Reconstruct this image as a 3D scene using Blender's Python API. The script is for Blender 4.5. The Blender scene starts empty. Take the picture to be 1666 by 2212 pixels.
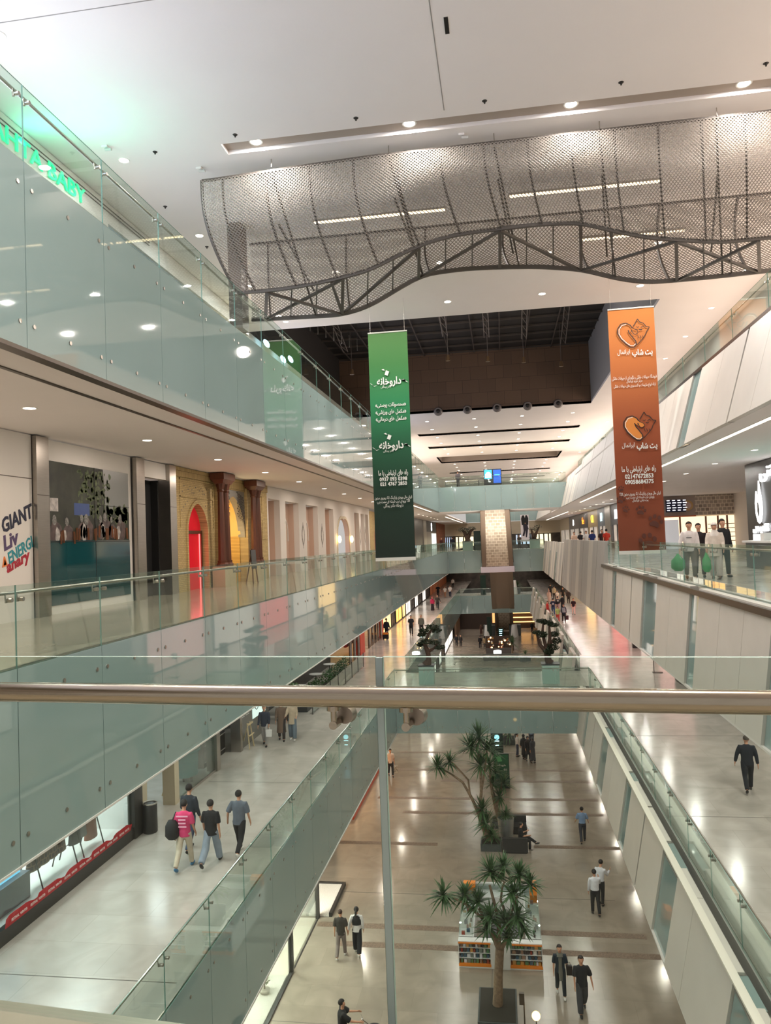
import bpy, bmesh, math, random
from mathutils import Vector, Matrix
random.seed(7)
SC = bpy.context.scene
COL = SC.collection
PI = math.pi

# ------------------------------------------------------------------ camera, world, exposure
IW, IH, FPX = 1666.0, 2212.0, 1650.0
VPX, VPY, ROLL = 1085.0, 1160.0, math.atan(0.037)
fwd = Vector((VPX - IW/2, -(VPY - IH/2), -FPX)).normalized()
hd = Vector((math.cos(ROLL), math.sin(ROLL), 0))
upv = hd.cross(fwd).normalized()
if upv.y < 0: upv = -upv
rx = fwd.cross(upv)
RC = Matrix((rx, fwd, upv))                     # world = RC @ cam
cam = bpy.data.cameras.new('camera')
cam.sensor_fit = 'HORIZONTAL'; cam.sensor_width = 36.0; cam.lens = FPX/IW*36.0
cam.clip_start = 0.05; cam.clip_end = 600
camo = bpy.data.objects.new('camera', cam); COL.objects.link(camo)
camo.matrix_world = RC.to_4x4()
SC.camera = camo

def ray(px, py): return RC @ Vector((px - IW/2, -(py - IH/2), -FPX))
def onX(px, py, x): d = ray(px, py); return d*(x/d.x)
def onY(px, py, y): d = ray(px, py); return d*(y/d.y)
def onZ(px, py, z): d = ray(px, py); return d*(z/d.z)

SC.view_settings.view_transform = 'Standard'
SC.view_settings.look = 'None'
SC.view_settings.gamma = 1.0
SC.view_settings.use_curve_mapping = False
SC.view_settings.exposure = 0.3
try:
    SC.cycles.use_denoising = True
    SC.cycles.max_bounces = 9
    SC.cycles.diffuse_bounces = 5
    SC.cycles.glossy_bounces = 3
    SC.cycles.transparent_max_bounces = 24
    SC.cycles.caustics_reflective = False
    SC.cycles.caustics_refractive = False
    SC.cycles.sample_clamp_indirect = 6.0
except Exception: pass

world = bpy.data.worlds.new('world'); SC.world = world
world.use_nodes = True
world.node_tree.nodes['Background'].inputs[0].default_value = (1.0, 0.95, 0.9, 1)
world.node_tree.nodes['Background'].inputs[1].default_value = 0.45

# levels (camera eye is z = 0, standing on the second-floor bridge)
G, L1, L2, L3, TOP = -15.3, -8.4, -1.5, 5.4, 9.7
U1, U2, U3 = -10.95, -4.06, 2.85                 # undersides of the slabs
XL = -6.4                                        # atrium edge, left
R1, R2, R3 = 4.4, 4.95, 7.0                      # atrium edge, right
WL, WR = -10.95, 11.0                            # shop fronts
Y0, YE = -9.0, 150.0

# lamps: (x, z, first y, last y, step, watts, colour)
WARM, NEUT, COOL = (1.0, .86, .74), (1.0, .93, .87), (.93, .96, 1.0)
LAMP_ROWS = [
    ('first', -8.9, U2, 6.0, 100, 6.0, 70, NEUT), ('first', 8.0, U2, 6.0, 110, 6.0, 60, NEUT),
    ('second', -9.0, U3, 3.6, 110, 5.0, 55, WARM), ('second', 9.3, U3, 8.5, 110, 5.3, 65, NEUT),
    ('third', -8.9, TOP, 7.9, 50, 4.8, 60, COOL), ('third', 9.5, TOP, 11.0, 95, 4.8, 40, NEUT),
]
COVE = [(17.5, (-5.5, -1.75, 1.97, 5.7), 90), (31.0, (-8.97, -5.6, -1.8, 2.0, 5.8), 230), (6.0, (-5.5, -1.75, 1.97, 5.7), 380), (26.5,(-5.5,-1.75,1.97,5.6),200)]

# ------------------------------------------------------------------ colour and material helpers
def lin(c):
    r = []
    for v in c[:3]:
        v = v/255.0
        r.append(v/12.92 if v <= .04045 else ((v+.055)/1.055)**2.4)
    return (r[0], r[1], r[2], 1.0)
MATS = {}
def nt(name):
    m = bpy.data.materials.new(name); m.use_nodes = True
    t = m.node_tree
    b = t.nodes['Principled BSDF']
    return m, t, b
def mat(name, rgb, rough=.5, metal=0.0, noise=0.0, nscale=5.0, spec=.5, emit=0.0, ecol=None, coat=0.0, bump=0.0, bscale=60.0, stretch=None, alpha=None):
    if name in MATS: return MATS[name]
    m, t, b = nt(name)
    c = lin(rgb)
    b.inputs['Base Color'].default_value = c
    b.inputs['Roughness'].default_value = rough
    b.inputs['Metallic'].default_value = metal
    b.inputs['Specular IOR Level'].default_value = spec
    if coat: b.inputs['Coat Weight'].default_value = coat; b.inputs['Coat Roughness'].default_value = .03
    if emit:
        b.inputs['Emission Color'].default_value = lin(ecol or rgb)
        b.inputs['Emission Strength'].default_value = emit
    if noise or bump:
        tc = t.nodes.new('ShaderNodeTexCoord'); mp = t.nodes.new('ShaderNodeMapping')
        t.links.new(tc.outputs['Object'], mp.inputs[0])
        if stretch: mp.inputs['Scale'].default_value = stretch
    if noise:
        n = t.nodes.new('ShaderNodeTexNoise'); n.inputs['Scale'].default_value = nscale; n.inputs['Detail'].default_value = 5
        t.links.new(mp.outputs[0], n.inputs['Vector'])
        r = t.nodes.new('ShaderNodeValToRGB')
        r.color_ramp.elements[0].position = .3; r.color_ramp.elements[1].position = .7
        r.color_ramp.elements[0].color = tuple(max(0, v*(1-noise)) for v in c[:3])+(1,)
        r.color_ramp.elements[1].color = tuple(min(1, v*(1+noise)) for v in c[:3])+(1,)
        t.links.new(n.outputs['Fac'], r.inputs[0]); t.links.new(r.outputs[0], b.inputs['Base Color'])
    if bump:
        n2 = t.nodes.new('ShaderNodeTexNoise'); n2.inputs['Scale'].default_value = bscale
        t.links.new(mp.outputs[0], n2.inputs['Vector'])
        bp = t.nodes.new('ShaderNodeBump'); bp.inputs['Strength'].default_value = bump; bp.inputs['Distance'].default_value = .02
        t.links.new(n2.outputs['Fac'], bp.inputs['Height']); t.links.new(bp.outputs[0], b.inputs['Normal'])
    MATS[name] = m
    return m
def emis(name, rgb, s):
    return mat(name, rgb, .5, 0, emit=s)
def glass(name, tint=(226, 240, 234), refl=.06, graz=.6):
    if name in MATS: return MATS[name]
    m = bpy.data.materials.new(name); m.use_nodes = True
    t = m.node_tree; t.nodes.clear()
    o = t.nodes.new('ShaderNodeOutputMaterial'); mix = t.nodes.new('ShaderNodeMixShader')
    tr = t.nodes.new('ShaderNodeBsdfTransparent'); gl = t.nodes.new('ShaderNodeBsdfGlossy')
    tr.inputs[0].default_value = lin(tint); gl.inputs['Roughness'].default_value = 0.0
    gl.inputs[0].default_value = (.95, 1, .98, 1)
    lw = t.nodes.new('ShaderNodeLayerWeight'); lw.inputs['Blend'].default_value = .5
    pw = t.nodes.new('ShaderNodeMath'); pw.operation = 'POWER'; pw.inputs[1].default_value = 4.0
    mu = t.nodes.new('ShaderNodeMath'); mu.operation = 'MULTIPLY_ADD'; mu.inputs[1].default_value = graz; mu.inputs[2].default_value = refl
    t.links.new(lw.outputs['Facing'], pw.inputs[0]); t.links.new(pw.outputs[0], mu.inputs[0])
    t.links.new(mu.outputs[0], mix.inputs[0]); t.links.new(tr.outputs[0], mix.inputs[1]); t.links.new(gl.outputs[0], mix.inputs[2])
    t.links.new(mix.outputs[0], o.inputs[0])
    MATS[name] = m
    return m
def tiles(name, rgb, rough, tw, th, jcol=.8, noise=.12, spec=.5, nscale=1.2, var=.1):
    """polished stone slabs: brick pattern of joints, slab to slab variation and cloudy veining"""
    if name in MATS: return MATS[name]
    m, t, b = nt(name)
    c = lin(rgb)
    tc = t.nodes.new('ShaderNodeTexCoord')
    br = t.nodes.new('ShaderNodeTexBrick'); br.offset = .5
    br.inputs['Scale'].default_value = 1.0; br.inputs['Brick Width'].default_value = tw; br.inputs['Row Height'].default_value = th
    br.inputs['Mortar Size'].default_value = .006; br.inputs['Mortar Smooth'].default_value = .2
    br.inputs['Color1'].default_value = tuple(v*(1-var) for v in c[:3])+(1,)
    br.inputs['Color2'].default_value = tuple(min(1, v*(1+var)) for v in c[:3])+(1,)
    br.inputs['Mortar'].default_value = tuple(v*jcol for v in c[:3])+(1,)
    t.links.new(tc.outputs['Object'], br.inputs['Vector'])
    n = t.nodes.new('ShaderNodeTexNoise'); n.inputs['Scale'].default_value = nscale; n.inputs['Detail'].default_value = 8; n.inputs['Distortion'].default_value = 1.2
    t.links.new(tc.outputs['Object'], n.inputs['Vector'])
    r = t.nodes.new('ShaderNodeValToRGB'); r.color_ramp.elements[0].position = .3; r.color_ramp.elements[1].position = .7
    r.color_ramp.elements[0].color = (1-noise,)*3+(1,); r.color_ramp.elements[1].color = (1+noise*.5,)*3+(1,)
    t.links.new(n.outputs['Fac'], r.inputs[0])
    mx = t.nodes.new('ShaderNodeMix'); mx.data_type = 'RGBA'; mx.blend_type = 'MULTIPLY'; mx.inputs['Factor'].default_value = 1
    t.links.new(br.outputs['Color'], mx.inputs[6]); t.links.new(r.outputs[0], mx.inputs[7])
    t.links.new(mx.outputs[2], b.inputs['Base Color'])
    rr = t.nodes.new('ShaderNodeMapRange'); rr.inputs[1].default_value = .3; rr.inputs[2].default_value = .7
    rr.inputs[3].default_value = rough*.88; rr.inputs[4].default_value = rough*1.15
    t.links.new(n.outputs['Fac'], rr.inputs[0]); t.links.new(rr.outputs[0], b.inputs['Roughness'])
    b.inputs['Specular IOR Level'].default_value = spec
    MATS[name] = m
    return m
def bricks(name, c1, c2, mortar, bw=.22, bh=.065, axis='YZ', rough=.8, ms=.008, bump=.4):
    if name in MATS: return MATS[name]
    m, t, b = nt(name)
    tc = t.nodes.new('ShaderNodeTexCoord'); sp = t.nodes.new('ShaderNodeSeparateXYZ'); cb = t.nodes.new('ShaderNodeCombineXYZ')
    t.links.new(tc.outputs['Object'], sp.inputs[0])
    t.links.new(sp.outputs[axis[0]], cb.inputs[0]); t.links.new(sp.outputs[axis[1]], cb.inputs[1])
    br = t.nodes.new('ShaderNodeTexBrick')
    br.inputs['Scale'].default_value = 1; br.inputs['Brick Width'].default_value = bw; br.inputs['Row Height'].default_value = bh
    br.inputs['Mortar Size'].default_value = ms
    br.inputs['Color1'].default_value = lin(c1); br.inputs['Color2'].default_value = lin(c2); br.inputs['Mortar'].default_value = lin(mortar)
    t.links.new(cb.outputs[0], br.inputs['Vector']); t.links.new(br.outputs['Color'], b.inputs['Base Color'])
    b.inputs['Roughness'].default_value = rough
    bp = t.nodes.new('ShaderNodeBump'); bp.inputs['Strength'].default_value = bump; bp.inputs['Distance'].default_value = .01; bp.invert = True
    t.links.new(br.outputs['Fac'], bp.inputs['Height']); t.links.new(bp.outputs[0], b.inputs['Normal'])
    MATS[name] = m
    return m
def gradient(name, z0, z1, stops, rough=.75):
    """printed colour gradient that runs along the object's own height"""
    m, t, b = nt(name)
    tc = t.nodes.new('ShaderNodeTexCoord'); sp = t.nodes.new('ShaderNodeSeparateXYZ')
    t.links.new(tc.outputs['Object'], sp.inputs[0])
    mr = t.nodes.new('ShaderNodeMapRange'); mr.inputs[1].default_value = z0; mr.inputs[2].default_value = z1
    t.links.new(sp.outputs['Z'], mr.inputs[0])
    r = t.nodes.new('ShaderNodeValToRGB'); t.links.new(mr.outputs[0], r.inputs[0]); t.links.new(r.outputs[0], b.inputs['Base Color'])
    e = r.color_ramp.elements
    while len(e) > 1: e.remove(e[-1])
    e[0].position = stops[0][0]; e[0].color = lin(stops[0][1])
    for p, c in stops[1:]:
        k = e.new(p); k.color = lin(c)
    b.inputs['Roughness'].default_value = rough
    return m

# ------------------------------------------------------------------ mesh helpers
def woff(o):
    v = Vector((0, 0, 0))
    while o is not None: v = v+Vector(o.location); o = o.parent
    return v
class MB:
    def __init__(s): s.v = []; s.f = []; s.mi = []
    def add(s, vs, fs, m=0):
        o = len(s.v); s.v += [tuple(v) for v in vs]
        for f in fs: s.f.append(tuple(i+o for i in f)); s.mi.append(m)
        return s
    def box(s, x0, x1, y0, y1, z0, z1, m=0):
        vs = [(x, y, z) for x in (x0, x1) for y in (y0, y1) for z in (z0, z1)]
        return s.add(vs, [(0,1,3,2), (4,6,7,5), (0,4,5,1), (2,3,7,6), (0,2,6,4), (1,5,7,3)], m)
    def quad(s, a, b, c, d, m=0): return s.add([a, b, c, d], [(0,1,2,3)], m)
    def hexa(s, pts, m=0):
        """8 points: bottom ring 0-3, top ring 4-7"""
        return s.add(pts, [(3,2,1,0), (4,5,6,7), (0,1,5,4), (1,2,6,5), (2,3,7,6), (3,0,4,7)], m)
    def bar(s, p, q, w=.05, h=None, m=0, up=(0,0,1)):
        p = Vector(p); q = Vector(q); h = h or w
        d = (q-p)
        if d.length < 1e-6: return s
        d.normalize(); u = Vector(up)
        if abs(d.dot(u)) > .98: u = Vector((1,0,0))
        a = d.cross(u).normalized()*(w/2); b = a.cross(d).normalized()*(h/2)
        return s.hexa([p-a-b, p+a-b, p+a+b, p-a+b, q-a-b, q+a-b, q+a+b, q-a+b], m)
    def tube(s, pts, r, n=8, m=0, cap=True, flat=None):
        pts = [Vector(p) for p in pts]; k = len(pts)
        rs = r if isinstance(r, (list, tuple)) else [r]*k
        ring = []; prev = None
        for i, p in enumerate(pts):
            d = (pts[min(i+1, k-1)]-pts[max(i-1, 0)])
            if d.length < 1e-9: d = Vector((0,0,1))
            d.normalize()
            u = prev if prev is not None else (Vector((0,0,1)) if abs(d.z) < .9 else Vector((1,0,0)))
            a = (u-d*u.dot(d))
            if a.length < 1e-6: a = Vector((1,0,0))-d*d.x
            a.normalize(); prev = a; b = d.cross(a)
            for j in range(n):
                t = 2*PI*j/n
                ring.append(p+(a*math.cos(t)+b*math.sin(t))*rs[i])
        fs = [(i*n+j, i*n+(j+1)%n, (i+1)*n+(j+1)%n, (i+1)*n+j) for i in range(k-1) for j in range(n)]
        if cap: fs += [tuple(range(n-1, -1, -1)), tuple(range((k-1)*n, k*n))]
        return s.add(ring, fs, m)
    def loft(s, secs, n=16, m=0, cap=True):
        """secs: (cx, cy, cz, rx, ry) horizontal ellipses"""
        vs = []
        for cx, cy, cz, a, b in secs:
            for j in range(n):
                t = 2*PI*j/n
                vs.append((cx+a*math.cos(t), cy+b*math.sin(t), cz))
        k = len(secs)
        fs = [(i*n+j, i*n+(j+1)%n, (i+1)*n+(j+1)%n, (i+1)*n+j) for i in range(k-1) for j in range(n)]
        if cap: fs += [tuple(range(n-1, -1, -1)), tuple(range((k-1)*n, k*n))]
        return s.add(vs, fs, m)
    def lathe(s, c, prof, n=20, m=0):
        return s.loft([(c[0], c[1], c[2]+z, r, r) for r, z in prof], n, m)
    def ell(s, c, r, n=12, k=8, m=0, rot=None):
        vs = [Vector((0,0,-r[2]))]
        for i in range(1, k):
            t = -PI/2+PI*i/k
            for j in range(n):
                a = 2*PI*j/n
                vs.append(Vector((r[0]*math.cos(t)*math.cos(a), r[1]*math.cos(t)*math.sin(a), r[2]*math.sin(t))))
        vs.append(Vector((0,0,r[2])))
        if rot is not None: vs = [rot @ v for v in vs]
        c = Vector(c); vs = [v+c for v in vs]
        fs = [(0, 1+(j+1)%n, 1+j) for j in range(n)]
        for i in range(k-2):
            o = 1+i*n
            fs += [(o+j, o+(j+1)%n, o+n+(j+1)%n, o+n+j) for j in range(n)]
        o = 1+(k-2)*n; last = len(vs)-1
        fs += [(o+j, o+(j+1)%n, last) for j in range(n)]
        return s.add(vs, fs, m)
    def prism(s, pts, d, m=0):
        """planar polygon pts extruded by vector d"""
        pts = [Vector(p) for p in pts]; d = Vector(d); n = len(pts)
        vs = pts+[p+d for p in pts]
        fs = [tuple(range(n)), tuple(range(2*n-1, n-1, -1))]+[(i, i+n, (i+1)%n+n, (i+1)%n) for i in range(n)]
        return s.add(vs, fs, m)
    def disc(s, c, nrm, r, t=.01, n=16, m=0):
        c = Vector(c); nrm = Vector(nrm).normalized()
        return s.tube([c, c+nrm*t], r, n, m)
    def build(s, name, mats, parent=None, smooth=False, local=False, loc=None):
        me = bpy.data.meshes.new(name)
        off = Vector((0,0,0))
        if parent is not None and not local: off = woff(parent)
        if loc is not None: off = Vector(loc)
        vs = [(v[0]-off.x, v[1]-off.y, v[2]-off.z) for v in s.v]
        me.from_pydata(vs, [], s.f)
        mats = mats if isinstance(mats, (list, tuple)) else [mats]
        for k in mats: me.materials.append(k)
        if len(mats) > 1: me.polygons.foreach_set('material_index', s.mi)
        bm = bmesh.new(); bm.from_mesh(me); bmesh.ops.recalc_face_normals(bm, faces=bm.faces); bm.to_mesh(me); bm.free()
        if smooth:
            me.polygons.foreach_set('use_smooth', [True]*len(me.polygons))
            try: me.set_sharp_from_angle(angle=math.radians(50))
            except Exception: pass
        o = bpy.data.objects.new(name, me); COL.objects.link(o)
        if loc is not None and parent is None: o.location = loc
        if parent is not None: o.parent = parent
        return o
def tag(o, label=None, cat=None, group=None, kind=None):
    if label: o['label'] = label
    if cat: o['category'] = cat
    if group: o['group'] = group
    if kind: o['kind'] = kind
    return o
def thing(name, label, cat, loc=(0,0,0), group=None, rz=0, kind=None):
    o = bpy.data.objects.new(name, None); COL.objects.link(o)
    o.empty_display_size = .2
    o.location = loc; o.rotation_euler = (0, 0, rz)
    return tag(o, label, cat, group, kind)
def struct(name, mb, m, parent=None, smooth=False):
    o = mb.build(name, m, parent, smooth)
    if parent is None: o['kind'] = 'structure'
    return o
def kids(o): return [c for c in bpy.data.objects if c.parent == o]
def copy_tree(o, parent=None, depth=0, km=None):
    c = o.copy(); COL.objects.link(c)
    if parent is not None: c.parent = parent
    for ch in (km or KM).get(o.name, []): copy_tree(ch, c, depth+1, km)
    return c
KM = {}
def reg(o):
    """remember the children of a prototype so that copying does not search the whole file"""
    ch = [c for c in bpy.data.objects if c.parent == o]
    KM[o.name] = ch
    for c in ch: reg(c)
    return o

# ------------------------------------------------------------------ lettering
AR = {'ا':(0xFE8D,0xFE8E),'آ':(0xFE81,0xFE82),'ب':(0xFE8F,0xFE90,0xFE91,0xFE92),'پ':(0xFB56,0xFB57,0xFB58,0xFB59),'ت':(0xFE95,0xFE96,0xFE97,0xFE98),
 'ج':(0xFE9D,0xFE9E,0xFE9F,0xFEA0),'چ':(0xFB7A,0xFB7B,0xFB7C,0xFB7D),'ح':(0xFEA1,0xFEA2,0xFEA3,0xFEA4),'خ':(0xFEA5,0xFEA6,0xFEA7,0xFEA8),'د':(0xFEA9,0xFEAA),
 'ر':(0xFEAD,0xFEAE),'ز':(0xFEAF,0xFEB0),'ژ':(0xFB8A,0xFB8B),'س':(0xFEB1,0xFEB2,0xFEB3,0xFEB4),'ش':(0xFEB5,0xFEB6,0xFEB7,0xFEB8),'ص':(0xFEB9,0xFEBA,0xFEBB,0xFEBC),
 'ط':(0xFEC1,0xFEC2,0xFEC3,0xFEC4),'ع':(0xFEC9,0xFECA,0xFECB,0xFECC),'ف':(0xFED1,0xFED2,0xFED3,0xFED4),'ق':(0xFED5,0xFED6,0xFED7,0xFED8),'ک':(0xFB8E,0xFB8F,0xFB90,0xFB91),
 'گ':(0xFB92,0xFB93,0xFB94,0xFB95),'ل':(0xFEDD,0xFEDE,0xFEDF,0xFEE0),'م':(0xFEE1,0xFEE2,0xFEE3,0xFEE4),'ن':(0xFEE5,0xFEE6,0xFEE7,0xFEE8),'و':(0xFEED,0xFEEE),
 'ه':(0xFEE9,0xFEEA,0xFEEB,0xFEEC),'ی':(0xFBFC,0xFBFD,0xFBFE,0xFBFF),'ئ':(0xFE89,0xFE8A,0xFE8B,0xFE8C)}
def shape(txt):
    """join Persian letters (presentation forms) and set the line right to left, digits and Latin kept"""
    out = []
    for i, ch in enumerate(txt):
        if ch in AR:
            f = AR[ch]
            pj = i > 0 and txt[i-1] in AR and len(AR[txt[i-1]]) == 4
            nj = i+1 < len(txt) and txt[i+1] in AR and len(f) == 4
            k = (3 if nj else 1) if pj else (2 if nj else 0)
            out.append(chr(f[k]))
        else: out.append(ch)
    s = ''.join(out)[::-1]
    res = ''; buf = ''
    for ch in s:
        if ch.isascii() and (ch.isalnum()): buf += ch
        else:
            res += buf[::-1]+ch if buf else ch; buf = ''
    return res+buf[::-1]
def text_mesh(txt, size, depth=.004, shear=0.0, bold=0.0, spacing=1.0):
    c = bpy.data.curves.new('text', 'FONT'); c.body = txt; c.size = size; c.align_x = 'CENTER'; c.align_y = 'CENTER'
    c.extrude = depth; c.shear = shear; c.offset = bold*size; c.space_character = spacing; c.resolution_u = 2
    o = bpy.data.objects.new('text', c); COL.objects.link(o)
    dg = bpy.context.evaluated_depsgraph_get()
    me = bpy.data.meshes.new_from_object(o.evaluated_get(dg))
    bpy.data.objects.remove(o); bpy.data.curves.remove(c)
    return me
def fit_text(name, txt, m, center, xdir, updir, width=None, height=None, parent=None, depth=.004, shear=0.0, bold=0.0, spacing=1.0):
    """lettering laid out on a plane; width/height in metres; parent offsets are subtracted (no rotation)"""
    me = text_mesh(txt, 1.0, depth, shear, bold, spacing)
    xs = [v.co.x for v in me.vertices]; ys = [v.co.y for v in me.vertices]
    w = max(xs)-min(xs); h = max(ys)-min(ys); cx = (max(xs)+min(xs))/2; cy = (max(ys)+min(ys))/2
    sx = width/w if width else height/h
    sy = height/h if height else sx
    X = Vector(xdir).normalized(); Y = Vector(updir).normalized(); Z = X.cross(Y)
    off = Vector(center)-woff(parent)
    for v in me.vertices:
        v.co = off+X*((v.co.x-cx)*sx)+Y*((v.co.y-cy)*sy)+Z*v.co.z
    me.materials.clear(); me.materials.append(m)
    for p in me.polygons: p.material_index = 0
    o = bpy.data.objects.new(name, me); COL.objects.link(o)
    if parent is not None: o.parent = parent
    return o

# ------------------------------------------------------------------ shared materials
M_ceil = mat('ceiling_paint', (236, 231, 230), .85, noise=.02, nscale=.4)
M_wallw = mat('wall_paint_white', (222, 216, 210), .8)
M_beige = mat('wall_paint_beige', (205, 192, 168), .8)
M_floor1 = tiles('polished_floor_stone', (178, 172, 164), .19, 2.4, 1.2, .82, .14, .5, .9, .05)
M_floor2 = tiles('polished_floor_beige', (168, 160, 142), .14, 2.4, 1.2, .94, .06, .5, .9, .05)
M_floorG = tiles('ground_floor_stone', (146, 136, 123), .16, 1.8, 1.2, .86, .16, .5, .8, .06)
M_teal = mat('backed_teal_glass', (136, 156, 154), .03, spec=.75, noise=.03, nscale=.4)
M_tealg = mat('green_glass_edge', (120, 160, 150), .2, spec=.8)
M_grc = mat('pale_wall_panel', (203, 197, 188), .42, noise=.03, nscale=1.5)
M_grcg = mat('grey_wall_panel', (170, 166, 162), .4, noise=.03, nscale=1.5)
M_steel = mat('brushed_steel', (176, 170, 162), .28, 1.0, noise=.06, nscale=3, stretch=(1, 1, 30))
M_steelh = mat('handrail_steel', (172, 160, 142), .2, 1.0, noise=.05, nscale=2, stretch=(.3, 60, 60))
M_steeld = mat('dark_steel_trim', (92, 84, 76), .35, .8)
M_black = mat('black_panel', (16, 16, 18), .3)
M_dark = mat('dark_frame', (42, 40, 38), .45)
M_truss = mat('truss_grey_paint', (88, 82, 77), .5, .2)
M_mesh = mat('expanded_metal', (150, 142, 134), .55, .15)
M_glass = glass('clear_guard_glass', (240, 247, 244), .05, .5)
M_glassn = glass('near_guard_glass', (245, 250, 247), .012, .2)
M_shopg = glass('shop_glass', (225, 232, 230), .06, .7)
M_lamp = emis('lamp_lens', (255, 240, 220), 9.0)
M_led = emis('led_strip', (255, 236, 208), 4.0)

# ================================================================== THE SETTING
def slab(name, x0, x1, y0, y1, z0, z1, m):
    if x1 == XL: x1 = XL-.025
    if x0 == XL: x0 = XL-.02
    if (y0, y1) in ((43.5, 48.6), (112.0, 118.0), (90.0, 97.0), (80.0, 89.0)): y0 += .025
    if z1 in (U1+.12, U2+.12, U3+.12) and x0 > 0: x0 += .12
    return struct(name, MB().box(x0, x1, y0, y1, z0, z1), m)
BR1 = (43.5, 48.6); BR1b = (112.0, 118.0); BR2 = (90.0, 97.0); BR3 = (80.0, 89.0)
# floors
slab('floor', -16, 16, Y0, YE, G-.2, G, M_floorG)
slab('floor', -16, XL, Y0, YE, L1-.15, L1, M_floor1)
slab('floor', R1, 16, Y0, YE, L1-.15, L1, M_floor1)
slab('floor', XL, R1, BR1[0], BR1[1], L1-.15, L1, M_floor1)
slab('floor', XL, R1, BR1b[0], BR1b[1], L1-.15, L1, M_floor1)
slab('floor', -16, XL, Y0, YE, L2-.15, L2, M_floor2)
slab('floor', R2, 19, Y0, YE, L2-.15, L2, M_floor1)
slab('floor', XL, R2, BR2[0], BR2[1], L2-.15, L2, M_floor2)
slab('floor', -16, XL, Y0, YE, L3-.15, L3, M_floor2)
slab('floor', R3, 16, Y0, YE, L3-.15, L3, M_floor2)
slab('floor', XL, R3, BR3[0], BR3[1], L3-.15, L3, M_floor2)
# undersides of the galleries and bridges
for (x0, x1, y0, y1, z) in [(-16, XL, Y0, YE, U1), (3.65, 16, Y0, YE, U1), (XL, 3.65, BR1[0], BR1[1], U1), (XL, 3.65, BR1b[0], BR1b[1], U1),
                            (-16, XL, Y0, YE, U2), (4.7, 19, Y0, YE, U2), (XL, 4.7, BR2[0], BR2[1], U2),
                            (-16, XL, Y0, YE, U3), (6.15, 19, Y0, YE, U3), (XL, 6.15, BR3[0], BR3[1], U3)]:
    slab('ceiling', x0, x1, y0, y1, z, z+.12, M_ceil)
# top ceiling with the open void between y 33 and 58, roof above it
VX0, VX1, VY0, VY1 = -12.0, 6.95, 33.0, 58.0
tc = MB().box(-16, 16, Y0, 17.3, TOP, TOP+.15).box(-16, -6.3, 17.3, 17.8, TOP, TOP+.15).box(6.4, 16, 17.3, 17.8, TOP, TOP+.15)
tc.box(-16, 16, 17.8, VY0, TOP, TOP+.15).box(-16, VX0, VY0, VY1, TOP, TOP+.15).box(VX1, 16, VY0, VY1, TOP, TOP+.15)
# far ceiling with three transverse slots and one deep recess
segs = [(VY1, 69.6), (71.0, 79.4), (81.2, 90.0), (97.5, 112), (113.5, 126), (127, YE)]
for a, b in segs: tc.box(-16, 16, a, b, TOP, TOP+.15)
for a, b in [(69.6, 71.0), (79.4, 81.2), (90.0, 97.5), (112, 113.5), (126, 127)]:
    tc.box(-16, -7.2, a, b, TOP, TOP+.15).box(7.2, 16, a, b, TOP, TOP+.15)
struct('ceiling', tc, M_ceil)
cv = MB().box(-6.3, 6.4, 17.3, 17.8, TOP+.1, TOP+.2)
for a, b, d in [(69.6, 71.0, .5), (79.4, 81.2, .5), (90.0, 97.5, 1.6), (112, 113.5, .5), (126, 127, .5)]:
    cv.box(-7.3, 7.3, a-.05, b+.05, TOP+d, TOP+d+.1).box(-7.3, 7.3, b, b+.05, TOP, TOP+d).box(-7.3, 7.3, a-.05, a, TOP, TOP+d).box(-7.3, -7.2, a, b, TOP, TOP+d).box(7.2, 7.3, a, b, TOP, TOP+d)
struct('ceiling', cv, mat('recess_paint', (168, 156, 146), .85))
# seams and little sprinkler heads of the top ceiling
sm = MB().box(-.9, -.88, 5, 17.0, TOP-.003, TOP).box(-9, 6, 12.4, 12.42, TOP-.003, TOP)
struct('trim_1', sm, mat('ceiling_seam', (150, 146, 143), .8))
# the void: side walls, dark tiled far wall and dark roof
M_voidw = mat('void_side_panel', (150, 148, 150), .7)
struct('wall_right', MB().box(VX1, VX1+.1, VY0, VY1, TOP+.15, 14.3), M_voidw)
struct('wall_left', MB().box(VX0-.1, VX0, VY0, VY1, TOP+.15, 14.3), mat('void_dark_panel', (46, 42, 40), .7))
for vx in (-5, 1.5):  # bare point lights added in mid-air to brighten the dark void
    lo = bpy.data.lights.new('void_fill_light', 'POINT'); lo.energy = 260; lo.color = (1, .9, .8); lo.shadow_soft_size = .3
    o = bpy.data.objects.new('void_fill_light', lo); COL.objects.link(o); o.location = (vx, 42, 11.2)
M_dtile = bricks('dark_brown_tile', (104, 80, 62), (94, 72, 56), (60, 46, 37), 1.25, 1.0, 'XZ', .6, .012, .15)
fw = struct('wall_far', MB().box(VX0, VX1, VY1, VY1+.2, TOP, 14.3), M_dtile)
roof = MB().box(VX0-1, VX1+1, VY0-.2, VY1+.5, 14.3, 14.5)
struct('ceiling', roof, mat('void_roof_dark', (40, 36, 34), .8))
rb = MB()
for i in range(13):
    y = VY0+1+i*2
    rb.bar((VX0, y, 14.2), (VX1, y, 14.2), .09, .12)
for i in range(9):
    x = VX0+1+i*1.9
    rb.bar((x, VY0, 14.1), (x, VY1, 14.1), .07, .07)
struct('trim_2', rb, mat('roof_purlin', (78, 70, 64), .7))
struct('wall_near', MB().box(VX0, VX1, VY0-.1, VY0, TOP+.15, 14.3), mat('void_dark_panel', (46, 42, 40), .7))
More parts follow.
